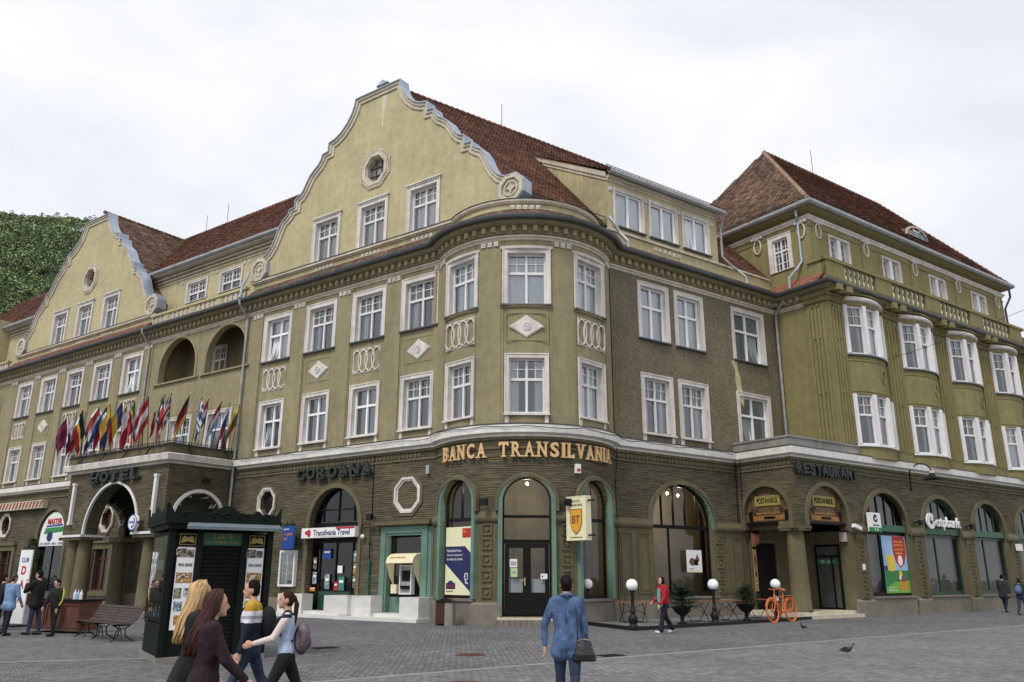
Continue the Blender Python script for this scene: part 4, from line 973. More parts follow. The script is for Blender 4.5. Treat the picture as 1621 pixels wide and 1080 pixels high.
def glazing(W, hw, z0, zs, rise, vb, hb, y, fm, gm, fw=.06, name='shop_window', toponly=False, back=None, panes=True):
    """arched timber frame with bars, glass panes as sub-parts"""
    n = 18; tz = lambda x: zs+rise*math.sqrt(max(0, 1-(x/hw)**2))
    o = [(-hw, z0)]+[(-hw*math.cos(pi*i/n), zs+rise*math.sin(pi*i/n)) for i in range(n+1)]+[(hw, z0)]
    q = [(-hw+fw, z0+fw)]+[(-(hw-fw)*math.cos(pi*i/n), zs+(rise-fw)*math.sin(pi*i/n)) for i in range(n+1)]+[(hw-fw, z0+fw)]
    b = MB(); b.ring(o, q, y-.05, y+.05)
    for x, za, zb in vb: b.box(x-.028, x+.028, y-.045, y+.04, za if za is not None else z0, min(zb if zb is not None else 99, tz(x)-.02))
    for z, t in hb: b.box(-hw+.03 if z <= zs else -hw*math.sqrt(1-((z-zs)/rise)**2)+.03, hw-.03 if z <= zs else hw*math.sqrt(1-((z-zs)/rise)**2)-.03, y-.055, y+.042, z-t/2, z+t/2)
    wn_ = part(b, name, fm, W)
    if panes:
        zc = [z for z, t in hb if t >= .1]; zc = zc[0] if zc else zs
        xs_ = sorted({-hw+.02, hw-.02} | {x for x, a_, c_ in vb if c_ is None})
        for xa, xb in zip(xs_, xs_[1:]):
            st_ = [xa+(xb-xa)*i/6 for i in range(7)]
            g_ = MB(); g_.poly([(x, y, zc) for x in (xa, xb)]+[(x, y, tz(x)-.02) for x in reversed(st_)]); g_.build('pane', gm, wn_, W)
        xs_ = sorted({-hw+.02, hw-.02} | {x for x, a_, c_ in vb if a_ is None})
        for xa, xb in zip(xs_, xs_[1:]):
            g_ = MB(); g_.poly([(xa, y, z0), (xb, y, z0), (xb, y, zc), (xa, y, zc)]); g_.build('pane', gm, wn_, W)
    return wn_
rad = lambda deg: TR*math.sin(R(deg))
for i, (c, h_, z0) in enumerate(TG):
    ch = -TR*(1-math.cos(R(h_))); W = FT.W(c, ch, 0); hw = rad(h_)
    archivolt(W, hw-.02, z0, 4.27, .86, .15, -.13, .12, GREENP, 'green_arch_frame'); archivolt(W, hw+.13, 3.9, 4.27, .86, .12, -.16, -.0, GFTRIM)
    if i == 1: glazing(W, hw-.02, .3, 4.27, .86, [(0, None, 2.8)], [(3.72, .1), (2.84, .14)], .2, DARKWOOD, GLASSD, .07, 'bank_entrance')
    else: glazing(W, hw-.02, z0, 4.27, .86, [(.02, 3.7, None)], [(3.66, .12), (z0+.06, .12)], .2, DARKWOOD, GLASSD, .07)
# double door in the middle arch
Wd = FT.W(.6, -TR*(1-math.cos(R(14.4)))+.02, 0)
dd = MB(); dd.box(-.80, .80, .13, .17, .31, .42); door = part(dd, 'double_door', DARKWOOD, Wd)
for s_ in (-1, 1):
    b = MB(); b.frame(min(0, s_*.78), max(0, s_*.78), .34, 2.76, .14, .1, .2, 0, .75); lf = b.build('door_leaf', DARKWOOD, door, Wd)
b = MB(); b.box(-.1, -.06, .03, .1, 1.32, 1.6); b.box(-.18, -.07, .03, .05, 1.5, 1.53); b.build('handle', M('brass', (.6, .5, .3), .3, metal=.9), door, Wd)
for x in (-.43, .43): b = MB(); b.box(x-.28, x+.28, .215, .22, 1.06, 1.55); b.build('frosted_band', M('frosted_film', (.25, .27, .28), .5), door, Wd)
b = MB(); b.box(-1.05, 1.05, -.45, .3, .2, .27); part(b, 'door_step', STONE, Wd)
for k in range(11): x = -1.0+.195*k; MB().box(x, x+.18, -.5, .2, 0, .198).build('step_cobble', PLINTH, H, Wd)
# right wall shop arch
RC = 8.42
b = MB(); wall(b, ffn(FR_, .02), sRj, 12.1, 0, 3.62, [rect(RC-1.78, RC+1.78, .86, 3.62)], .42); part(b, 'shopfront_wall', GFTRIM)
b = MB(); wall(b, ffn(FR_), sRj, 12.1, 3.62, GFZ, [[(x, 3.62, t) for x, _, t in arch(RC, 1.78, 0, 3.8, 1.62)]], .42); part(b, 'ground_floor_wall', RUST)
WRc = FR_.W(RC, 0, 0)
archivolt(WRc, 1.78, 3.6, 3.8, 1.62, .14, -.03, .1, GREENP, 'green_arch_frame'); archivolt(WRc, 1.92, 3.7, 3.8, 1.62, .16, -.09, 0, GFTRIM)
glazing(WRc, 1.76, .9, 3.8, 1.6, [(-1.05, 3.7, None), (-.35, 3.7, None), (.35, 3.7, None), (1.05, 3.7, None), (-.7, None, 3.6)], [(3.64, .14), (.98, .14)], .22, DARKWOOD, GLASSD, .08)
for s0, s1 in ((sRj, RC-1.9), (RC+1.9, 12.15)):
    b = MB(); sweep(b, pl(FR_, s0, s1), [(.02, 3.5), (.1, 3.54), (.14, 3.62), (.14, 3.70), (.05, 3.86), (.0, 3.9)]); part(b, 'impost', GFTRIM)
    b = MB(); sweep(b, pl(FR_, s0, s1), [(.02, 0), (.14, 0), (.14, .66), (.02, .74)]); part(b, 'plinth', PLINTH)
    n = 2
    for k in range(n):
        x = s0+(s1-s0)*(k+.5)/n; hw = (s1-s0)/n/2-.12
        b = MB(); b.frame(x-hw, x+hw, 1.0, 3.35, .05, -.06, -.01); b.frame(x-hw+.1, x+hw-.1, 1.12, 3.22, .03, -.045, -.01); part(b, 'wall_panel', GFTRIM, FR_.W(0, 0, 0))
b = MB(); sweep(b, pl(FR_, RC-1.9, RC+1.9), [(.02, 0), (.06, 0), (.06, .74), (.12, .78), (.12, .86), (-.3, .87)]); part(b, 'window_plinth', PLINTH)
for z in (3.2, 2.7, 2.2, 1.7, 1.2): put('square_panel', cached('sqp', None), H, FR_.W(RC+2.15, .03, z))
# porch at the corner of the wing
b = MB(); wall(b, ffn(FPS), 0, WOFF, 3.62, GFZ, [[(x, 3.62, t) for x, _, t in arch(1.45, 1.16, 0, 4.28, 1.16)]], .4)
part(b, 'porch_wall', RUST)
PFc = 14.35
WH = BOW
b = MB(); wall(b, ffn(FR_, WOFF), 12.1, 37.2, 3.62, GFZ, [[(x, 3.62, t) for x, _, t in arch(PFc, 1.42, 0, 4.05, 1.42)]]+[[(x, 3.62, t) for x, _, t in arch(c, 1.72, 0, 3.92, 1.52)] for c in WH], .4); part(b, 'ground_floor_wall', RUST)
b = MB(); wall(b, ffn(FR_, WOFF), 15.85, 37.2, 0, 3.62, [rect(c-1.72, c+1.72, .82, 3.62) for c in WH], .4); part(b, 'shopfront_wall', GFTRIM)
b = MB(); P_ = rp
b.poly([P_(12.1, 0.03, 0), P_(15.9, 0.03, 0), P_(15.9, .03, 6), P_(12.1, .03, 6)]); b.poly([P_(15.87, 0, 0), P_(15.87, WOFF, 0), P_(15.87, WOFF, 3.62), P_(15.87, 0, 3.62)]); b.poly([P_(12.1, 0, 5.9), P_(16, 0, 5.9), P_(16, WOFF, 5.9), P_(12.1, WOFF, 5.9)])
b.poly([P_(12.5, 0, 3.62), P_(12.5, WOFF-.4, 3.62), P_(12.5, WOFF-.4, 5.9), P_(12.5, 0, 5.9)]); part(b, 'porch_interior', GFTRIM)
b = MB(); b.box(-1.85, 2.1, -3.05, -.02, 0, .14); b.box(-1.85, 1.9, -2.85, -.02, .14, .27); part(b, 'porch_step', STONE, FR_.W(14.0, 0, 0))
archivolt(FPS.W(1.45, 0, 0), 1.16, 3.62, 4.28, 1.16, .18, -.08, .0, GFTRIM); archivolt(FR_.W(PFc, WOFF, 0), 1.42, 3.62, 4.05, 1.42, .2, -.08, 0, GFTRIM)
# porch column with capital
b = MB(); b.lathe([(.45, 0), (.45, .1), (.41, .14), (.39, 1.2), (.35, 3.0), (.32, 3.28), (.37, 3.34)], n=24); colp = part(b, 'porch_column', GFTRIM, T(*rp(12.62, 2.42, .26)), smooth=True)
b = MB(); b.box(-.5, .5, -.5, .5, .0, .1); b.box(-.45, .45, -.45, .45, .1, .3)
for i in range(14):
    for s_ in (-1, 1): x = -.4+.8*i/13; b.box(x-.02, x+.02, s_*.47-.02, s_*.47+.02, -.1, 0); b.box(s_*.47-.02, s_*.47+.02, x-.02, x+.02, -.1, 0)
b.box(-.44, .44, -.44, .44, -.1, 0); b.build('capital', GFTRIM, colp, FR_.W(12.62, 2.42, 3.62))
# lunette panels in the porch arches (painted restaurant signs)
LUN = M('painted_lunette', (.12, .075, .035), .6, var=.7, vscale=6)
SGN = M('sign_ochre', (.33, .28, .08), .6, var=.2)
for W, hw, zs, lab in ((FPS.W(1.45, 0, 0), 1.16, 4.28, 'a'), (FR_.W(PFc, WOFF, 0), 1.42, 4.05, 'b')):
    n = 16; q = [(-hw, 3.95)]+[(-hw*math.cos(pi*i/n), zs+hw*math.sin(pi*i/n)) for i in range(n+1)]+[(hw, 3.95)]
    b = MB(); b.prism(q, .14, .2); lu = part(b, 'lunette_panel', LUN, W)
    b = MB(); b.box(-hw, hw, .08, .24, 3.84, 3.95); b.build('lunette_sill', DARKWOOD, lu, W)
    b = MB(); b.frame(-hw*.56, hw*.56, 4.62, 5.05, .04, .10, .14); b.box(-hw*.54, hw*.54, .115, .14, 4.64, 5.03); b.build('name_board', SGN, lu, W)
    b = MB(); b.box(-hw*.7, hw*.75, .12, .14, 4.0, 4.2); b.box(-hw*.6, hw*.6, .118, .14, 4.26, 4.33); b.box(-hw*.2, hw*.3, .11, .14, 4.05, 4.16, 1)
    for x in (-.8, .8): b.box(x*hw-.1, x*hw+.08, .11, .14, 4.0, 4.4, 1)
    b.build('painted_band', [M('sign_orange', (.28, .14, .04), .6, var=.4, vscale=8), BLACK], lu, W)
    # bracketed sconce scrolls
    b = MB(); b.tube([(hw*.55, .1, 4.3), (hw*.7, .08, 4.45), (hw*.6, .08, 4.55), (hw*.5, .1, 4.45)], .02, 6); b.tube([(-hw*.55, .1, 4.3), (-hw*.7, .08, 4.45), (-hw*.6, .08, 4.55), (-hw*.5, .1, 4.45)], .02, 6); b.build('scroll', IRON, lu, W)
# doors inside the porch
FPD = Fr((P0+aR*15.87).to_tuple(), nR.to_tuple())
b = MB(); b.box(-.8, .8, -.02, .04, .25, 3.1); part(b, 'porch_doorway', BLACK, FR_.W(13.45, .05, 0)); b = MB(); b.frame(-.95, .95, .27, 3.25, .14, -.1, -.021, 0, 0); part(b, 'porch_door_frame', GFTRIM, FR_.W(13.45, .05, 0))
b = MB(); b.frame(-.62, .62, .27, 3.05, .09, -.04, .04); b.box(-.6, .6, -.04, .04, 2.5, 2.58); b.box(.18, .26, -.035, .035, .3, 2.5)
pd = part(b, 'glass_door', DARKWOOD, FPD.W(1.74, .1, 0))
b = MB(); b.poly([(-.55, .0, .3), (.55, 0, .3), (.55, 0, 3.0), (-.55, 0, 3.0)]); b.build('pane', M('door_glass', (.08, .085, .08), .08, spec=.6), pd, FPD.W(1.74, .1, 0))
b = MB(); b.box(-.53, .53, -.012, -.004, 2.2, 2.42); b.build('opening_hours_band', M('green_film', (.03, .16, .07), .5), pd, FPD.W(1.74, .1, 0))
# wing shop windows
for i, c in enumerate(WH):
    W = FR_.W(c, WOFF, 0)
    archivolt(W, 1.72, 3.62, 3.92, 1.52, .2, -.08, 0, GFTRIM)
    glazing(W, 1.70, .84, 3.92, 1.5, [(-1.0, 3.7, None), (-.33, 3.7, None), (.33, 3.7, None), (1.0, 3.7, None), (-.45, None, 3.6)], [(3.6, .12), (.92, .16)], .22, DGREEN if i else DARKWOOD, GLASSD, .09)
    b = MB(); b.box(-1.6, 1.6, .02, .16, 3.68, 3.98); part(b, 'fascia_board', M('green_fascia', (.025, .10, .05), .4, var=.1), W)
    b = MB(); sweep(b, pl(FR_, c-1.75, c+1.75, WOFF), [(.0, 0), (.05, 0), (.05, .7), (.1, .74), (.1, .82), (-.3, .83)]); part(b, 'window_plinth', PLINTH)
    b = MB(); b.box(-1.66, 1.66, .5, .54, .8, 5.5); part(b, 'blind', M('grey_blind', (.26, .26, .25), .9, var=.1, vscale=2), W)
for x, hw in [(16.5, .62)]+[((a+c)/2, .5) for a, c in zip(WH, WH[1:])]:
    b = MB(); sweep(b, pl(FR_, x-hw-.08, x+hw+.08, WOFF), [(.0, 3.5), (.1, 3.54), (.15, 3.62), (.15, 3.72), (.05, 3.9), (.0, 3.94)]); part(b, 'impost', GFTRIM)
    b = MB(); sweep(b, pl(FR_, x-hw-.06, x+hw+.06, WOFF), [(0, 0), (.13, 0), (.13, .62), (0, .72)]); part(b, 'plinth', PLINTH)
    b = MB(); b.box(-.3, .3, -.08, .01, .72, 3.5); part(b, 'shop_pilaster', GFTRIM, FR_.W(x, WOFF, 0))
    for z in (3.15, 2.6, 2.05, 1.5, 1.0): put('square_panel', cached('sqp', None), H, FR_.W(x, WOFF+.08, z))
# parapet over the porch
b = MB(); sweep(b, [rp(12.1, -.1, 0).to_2d(), rp(12.1, WOFF, 0).to_2d(), rp(17.2, WOFF, 0).to_2d()], [(-.3, 7.06), (.12, 7.06), (.12, 7.4), (.17, 7.42), (.17, 7.5), (-.3, 7.52)]); part(b, 'porch_parapet', M('worn_lead', (.28, .27, .25), .7, stain=.35, streak=.3))
# --- travel agency door
Wt = FL.W(9.8, 0, 0)
archivolt(Wt, 1.54, .72, 3.72, 1.6, .2, -.06, 0, GFTRIM)
glazing(Wt, 1.52, .2, 3.72, 1.6, [(-.95, 3.9, None), (0, 3.9, None), (.95, 3.9, None), (-1.0, None, 3.1), (1.0, None, 3.1), (0, None, 3.0)], [(3.78, .12), (4.4, .05), (3.08, .16)], .3, DARKWOOD, GLASSD, .08, 'agency_entrance')
b = MB(); b.box(-.95, .95, .25, .34, .2, 1.0); part(b, 'door_panel', DGREEN, Wt)
for s_ in (-1, 1): b = MB(); b.box(s_*1.25-.25, s_*1.25+.25, .26, .36, .2, 1.05); part(b, 'door_panel', DARKWOOD, Wt)
b = MB(); b.box(-2.55, -1.0, -.6, .0, .12, .9); part(b, 'marble_block', MARBLE, Wt)
b = MB(); b.box(.75, 2.1, -.95, .0, .12, .88); part(b, 'marble_block', MARBLE, Wt)
b = MB(); b.box(-2.65, 2.15, -1.05, .0, 0, .118); b.box(-.99, .74, -.5, .3, .119, .24); part(b, 'marble_step', MARBLE, Wt)
# --- bank machine bay
Wa = FL.W(5.62, 0, 0)
b = MB(); b.frame(-1.25, 1.25, .16, 3.55, .26, -.1, .02, 0, 0); b.frame(-1.0, 1.0, .16, 3.3, .1, -.05, .3, 0, 0); part(b, 'green_door_frame', GREENP, Wa)
b = MB(); b.box(-1.5, 1.5, -.3, 0, 3.6, 3.72); b.box(-1.4, 1.4, -.2, 0, 3.56, 3.6); b.box(-1.45, 1.45, -.26, 0, 3.72, 3.76); part(b, 'door_hood', GFTRIM, Wa)
b = MB(); b.box(-.9, .9, .2, .26, .2, .85); part(b, 'green_panel', GREENP, Wa)
b = MB(); b.frame(-.9, .9, .86, 3.2, .08, .18, .28); fr_ = part(b, 'shop_window', DARKWOOD, Wa)
b = MB(); b.poly([(-.85, .22, .9), (.85, .22, .9), (.85, .22, 3.15), (-.85, .22, 3.15)]); b.build('pane', GLASSD, fr_, Wa)
b = MB(); b.box(-2.35, -1.0, -.75, 0, .12, .88); part(b, 'marble_block', MARBLE, Wa); b = MB(); b.box(.8, 1.75, -1.05, 0, .12, .87); part(b, 'marble_block', MARBLE, Wa)
b = MB(); b.box(-2.55, 1.85, -1.25, 0, 0, .118); b.box(-.99, .79, -.6, .2, .119, .25); part(b, 'marble_step', MARBLE, Wa)
b = MB(); b.box(-.16, .16, -.05, .02, .75, 3.5); b.frame(-.11, .11, .85, 3.4, .03, -.075, -.045); part(b, 'green_pilaster', GREENP, FL.W(4.28, 0, 0))
# --- octagons on the ground floor
def oct_frame(W, rx, rz, pane):
    b = MB(); b.ring(octpoly(rx*1.32, rz*1.3), octpoly(rx*1.12, rz*1.1), -.05, 0, 1); b.ring(octpoly(rx*1.13, rz*1.11), octpoly(rx*.98, rz*.97), -.08, .0); b.ring(octpoly(rx*.985, rz*.975), octpoly(rx*.84, rz*.86), -.03, .12); 
    o = part(b, 'octagon_frame', [TRIM, GFTRIM], W)
    b = MB(); b.prism(octpoly(rx*.83, rz*.85), .06 if pane is GFTRIM else .2, .24); b.build('pane', pane, o, W)
MAROON = M('maroon_pane', (.035, .012, .010), .2, spec=.5)
oct_frame(FL.W(5.57, 0, 4.78), .62, .64, GFTRIM); oct_frame(FL.W(14.4, 0, 4.88), .55, .62, M('black_pane', (.02, .02, .02), .1, spec=.6))
oct_frame(FL.W(28.2, 0, 4.65), .62, .66, MAROON); oct_frame(FL.W(40.35, 0, 4.67), .62, .66, MAROON)
# timber window seen through the portico, left door, left arch
for s_, z0, z1, hw in ((28.2, .84, 3.14, .72), (39.6, .1, 3.2, .75)):
    W = FL.W(s_, 0, 0); b = MB(); b.frame(-hw-.42, hw+.42, z0-.15, z1+.18, .3, -.1, 0, 0, .1); b.box(-hw-.55, hw+.55, -.2, 0, z0-.3, z0-.15); b.box(-hw-.5, hw+.5, -.2, 0, z1+.2, z1+.36); wf = part(b, 'stone_window_frame', GFTRIM, W)
    b = MB(); b.frame(-hw, hw, z0, z1, .08, .16, .24); b.box(-hw, hw, .15, .23, z0+(z1-z0)*.7, z0+(z1-z0)*.7+.09); b.box(-.04, .04, .155, .235, z0, z1); b.build('frame', M('maroon_wood', (.05, .018, .014), .5), wf, W)
    b = MB(); b.poly([(-hw, .2, z0), (hw, .2, z0), (hw, .2, z1), (-hw, .2, z1)]); b.build('pane', MAROON, wf, W)
Wl = FL.W(34.25, 0, 0); archivolt(Wl, 1.62, .7, 3.8, 1.6, .25, -.06, 0, GFTRIM)
glazing(Wl, 1.6, .7, 3.8, 1.6, [(0, None, 3.5)], [(3.5, .12)], .25, DARKWOOD, GLASSD, .09)

# ------------------------------------------------------------------ portico of the hotel entrance
PO = 3.4; PA, PB = 17.2, 26.0; PC = 21.6; PHW = 2.35
portW = FL.W(PC, PO, 0)
b = MB(); hole = [(x, 3.55, t) for x, _, t in arch(PC, PHW, 0, 3.62, 2.3)]
wall(b, ffn(FL, PO), PA, PB, 3.55, 6.64, [hole], .7)
FQR = Fr(FL.P(PA, PO, 0).to_2d(), -nL); FQL = Fr(FL.P(PB, 0, 0).to_2d(), nL)
for F in (FQR, FQL):
    wall(b, ffn(F), 0, PO, 3.55, 6.64, [[(x, 3.55, t) for x, _, t in arch(1.75, 1.28, 0, 4.1, 1.28)]], .6)
port = part(b, 'portico', RUST)
b = MB(); b.poly([lp(PA, PO, 5.95+.3), lp(PB, PO, 6.25), lp(PB, 0, 6.25), lp(PA, 0, 6.25)]); b.build('portico_ceiling', GFTRIM, port)
b = MB(); b.ring([(-PHW-.08, 3.55)]+[(-(PHW+.08)*math.cos(pi*i/24), 3.62+2.38*math.sin(pi*i/24)) for i in range(25)]+[(PHW+.08, 3.55)], [(-PHW+.02, 3.55)]+[(-(PHW-.02)*math.cos(pi*i/24), 3.62+2.28*math.sin(pi*i/24)) for i in range(25)]+[(PHW-.02, 3.55)], -.07, .05, closed=False); b.build('arch_band', WHITE, port, portW)
for F in (FQR, FQL):
    W = F.W(1.75, 0, 0); b = MB(); b.ring([(-1.42*math.cos(pi*i/20), 4.1+1.42*math.sin(pi*i/20)) for i in range(21)], [(-1.27*math.cos(pi*i/20), 4.1+1.27*math.sin(pi*i/20)) for i in range(21)], -.06, .04, closed=False); b.build('arch_band', WHITE, port, W)
    # coffers on the soffit
    for k in range(7):
        a = pi*(k+.5)/7; Wc = W @ Matrix.Translation((-1.25*math.cos(a), .32, 4.1+1.25*math.sin(a))) @ Matrix.Rotation(pi/2-a, 4, 'Y') 
        bb_ = MB(); bb_.v = []; q0 = [(-.2, -.2), (.2, -.2), (.2, .2), (-.2, .2)]
        bb_.ring([(x, y) for x, y in q0], [(x*.6, y*.6) for x, y in q0], -.02, .02)
        bb_.build('coffer', STONE, port, Wc @ Matrix.Rotation(pi/2, 4, 'X'))
pth = [lp(PB, -.05, 0).to_2d(), lp(PB, PO, 0).to_2d(), lp(PA, PO, 0).to_2d(), lp(PA, -.05, 0).to_2d()]
b = MB(); sweep(b, pth, CPROF); b.build('portico_cornice', TRIM, port)
b = MB(); sweep(b, pth, [(-.2, 7.09), (.12, 7.09), (.12, 7.42), (-.2, 7.42)]); b.build('portico_parapet', GFTRIM, port)
b = MB(); sweep(b, pth, [(-.25, 7.425), (.2, 7.425), (.2, 7.5), (-.25, 7.52)]); b.build('portico_coping', GUTTER, port)
b = MB(); b.poly([lp(PA, PO-.1, 7.2), lp(PB, PO-.1, 7.2), lp(PB, .02, 7.2), lp(PA, .02, 7.2)]); b.build('portico_roof', GUTTER, port)
rail = MB(); sweep(rail, [q for q in pth], [(.14, 7.56), (.17, 7.56), (.17, 7.59), (.14, 7.59)])
for q, u in along(pth, 2.0):
    n_ = Vector((u.y, -u.x)); rail.tube([(q.x+n_.x*.155, q.y+n_.y*.155, 7.5), (q.x+n_.x*.155, q.y+n_.y*.155, 7.6)], .02, 5); rail.tube([(q.x+n_.x*.5, q.y+n_.y*.5, 7.0), (q.x+n_.x*.2, q.y+n_.y*.2, 7.45)], .035, 5)
rail.build('portico_rail', IRON, port)
# columns in pairs with shared capitals
colm = MB().lathe([(.42, .0), (.42, .12), (.38, .16), (.37, 1.4), (.34, 2.8), (.31, 3.1), (.34, 3.14), (.34, 3.2)], n=22).mesh('column', GFTRIM, True)
for s_ in (PA+.55, PA+1.5, PB-.55, PB-1.5): put('column', colm, port, T(*lp(s_, PO-.48, .1)))
for s_ in (PA+.55, PB-.55): put('column', colm, port, T(*lp(s_, .55, .1)))
for s_ in (PA+1.03, PB-1.03):
    b = MB(); b.box(-1.08, 1.08, -.12, 1.0, 3.3, 3.56); b.build('capital', GFTRIM, port, FL.W(s_, PO, 0))
    b = MB(); b.box(-1.16, 1.16, -.2, 1.06, 3.44, 3.548); b.build('capital_band', WHITE, port, FL.W(s_, PO, 0))
    b = MB(); b.box(-1.12, 1.12, -.1, .98, 0, .11); b.build('column_base', PLINTH, port, FL.W(s_, PO, 0))
for s_ in (PA+.55, PB-.55):
    b = MB(); b.box(-.6, .6, -.3, .6, 3.3, 3.55); b.build('capital', GFTRIM, port, FL.W(s_, .6, 0))
for s_ in (PA+.75, PB-.75):    # white lamp strips on the front
    b = MB(); b.box(-.09, .09, -.16, -.02, 4.15, 6.05); b.box(-.12, .12, -.18, -.0, 4.05, 4.2); b.box(-.12, .12, -.18, 0, 6.0, 6.12); b.build('wall_lamp_strip', WHITE, port, FL.W(s_, PO, 0))
# entrance inside
b = MB(); b.frame(-1.9, 1.9, .1, 3.4, .2, -.08, .02, 0, 0); b.box(-1.7, 1.7, -.01, .02, .1, 3.2, 1); b.box(-.05, .05, -.06, 0, .1, 3.2); b.box(-1.7, 1.7, -.06, 0, 2.4, 2.5); part(b, 'hotel_entrance', [GFTRIM, MAROON], FL.W(21.6, .02, 0))

# ------------------------------------------------------------------ drainpipes
def pipe(pts, r=.065, mat=PIPE, name='drainpipe'):
    b = MB(); b.tube(pts, r, 8); 
    a, c = Vector(pts[-2]), Vector(pts[-1])
    k = int((a-c).length/2)
    for i in range(1, k+1):
        q = a+(c-a)*i/(k+1); b.lathe([(r+.02, -.03), (r+.02, .03)], q, 8)
    part(b, name, mat, smooth=False)
def dropL(s, z0=0.1): pipe([lp(s, .74, 15.2), lp(s, .72, 14.95), lp(s, .15, 14.3), lp(s, .14, 14.1), lp(s, .14, z0)])
dropL(17.0, 3.6); dropL(25.9, 7.3)
pipe([rp(15.75, .74, 15.2), rp(15.75, .7, 14.95), rp(15.8, .2, 14.35), rp(15.8, .17, 14.1), rp(15.8, .17, 7.1)])
pipe([lp(17.0, .15, 3.6), lp(17.0, .15, .1)], .075, IRON)
pipe([lp(17.5, -.0, 17.0), lp(17.5, .1, 16.6), lp(17.3, .45, 16.1), lp(17.2, .6, 15.35)], .07, ZINC)
pipe([rp(4.9, -.1, 16.9), rp(5.0, .15, 16.5), rp(5.15, .25, 16.1), rp(5.3, .6, 15.6), rp(5.3, .62, 15.3)], .08, PIPE)
pipe([rp(12.6, -.05, 19.1), rp(12.65, -.2, 18.7), rp(12.6, -.3, 18.4), rp(12.6, -.3, 16.9), rp(12.9, -.1, 16.5), rp(13.2, .1, 16.2), rp(13.2, .55, 15.7), rp(13.2, .6, 15.35)], .06, PIPE)
pipe([rp(16.05, 1.75, 19.65), rp(16.1, 1.72, 19.3), rp(16.33, 1.6, 19.0), rp(16.34, 1.6, 16.9), rp(16.15, 1.4, 16.5), rp(15.5, 1.35, 15.9), rp(15.5, 1.35, 15.35)], .07, ZINC)
pipe([rp(37.4, 2.5, 19.65), rp(37.4, 2.5, 19.1), rp(37.1, 2.2, 18.3), rp(37.1, 2.2, 15.8)], .07, M('purple_pipe', (.08, .05, .14), .5))
# lightning rods
for q, h_ in ((rp(4.8, -8.37, RZ), 1.5), (rp(25.5, WR, WZ), 1.8), (lp(33, -7, 25.7), 1.4), (lp(30.5, -7, 25.7), 1.6)):
    b = MB(); b.tube([q, q+Vector((0, 0, h_))], .018, 5); part(b, 'lightning_rod', IRON)
# cables draped along the lower cornice
rnd = random.Random(5)
for j in range(1):
    b = MB(); pts = []
    for q, u in along(pl(FL, 16.5, sLj)+arc(phL, phR, 0, 3)[1:-1]+pl(FR_, sRj, 12), .7):
        n_ = Vector((u.y, -u.x)); pts.append((q.x+n_.x*.37, q.y+n_.y*.37, 6.93-.05*j+rnd.uniform(-.06, .05)))
    b.tube(pts, .012, 4); part(b, 'facade_cable', BLACK)

# shop interior: back walls and ceiling spots (lit bulbs show in the arches)
b = MB(); b.poly([rp(5.0, -2.3, 0), rp(12, -2.3, 0), rp(12, -2.3, 6.5), rp(5.0, -2.3, 6.5)]); b.poly([FT.P(-60, -2.4, 0), FT.P(-15, -2.4, 0), FT.P(-15, -2.4, 6.5), FT.P(-60, -2.4, 6.5)]); b.poly([FT.P(-15, -2.4, 0), FT.P(20, -2.4, 0), FT.P(20, -2.4, 6.5), FT.P(-15, -2.4, 6.5)]); b.poly([FT.P(20, -2.4, 0), FT.P(65, -2.4, 0), FT.P(65, -2.4, 6.5), FT.P(20, -2.4, 6.5)])
part(b, 'shop_back_wall', LININ)
BULB = M('lit_bulb', (1, .82, .5), .5, emit=14)
for q in (FT.P(-38, -.75, 4.95), FT.P(1, -.75, 4.95), FT.P(36, -.75, 4.9), rp(7.75, -.8, 5.05), rp(8.4, -.8, 5.1), rp(9.05, -.8, 5.05), lp(5.3, -.7, 2.95)):
    b = MB(); b.sphere(q, .055, 10, 8); part(b, 'ceiling_bulb', BULB)
    l = bpy.data.lights.new('ceiling_bulb_light', 'POINT'); l.energy = 28; l.color = (1, .85, .62); l.shadow_soft_size = .08
    lo = bpy.data.objects.new('ceiling_bulb_light', l); COL.objects.link(lo); lo.parent = H; lo.matrix_local = WM[H.name].inverted() @ Matrix.Translation(q+Vector((0, 0, -.12)))

# electric cables and an old lamp bracket on the walls
for pts in ([FT.P(phR-1, .06, 14.5), FT.P(phR-1, .07, 10.5), FT.P(phR-1, .06, 7.1)], [lp(7.5, .03, 6.9), lp(7.52, .04, 5.4), lp(7.5, .03, 3.9)], [FT.P(phR-3, .16, 6.6), FT.P(phR-3, .05, 5.0), FT.P(phR-4, .08, 3.9), FT.P(phR-4, .05, .8)], [rp(11.9, .1, 6.7), rp(11.95, .05, 5.5), rp(11.9, .05, 4.0)], [rp(12.02, .3, 6.9), rp(12.02, .25, 5.5), rp(12.02, .22, 4.1)]):
    b = MB(); b.tube(pts, .016, 5); part(b, 'wall_cable', BLACK)
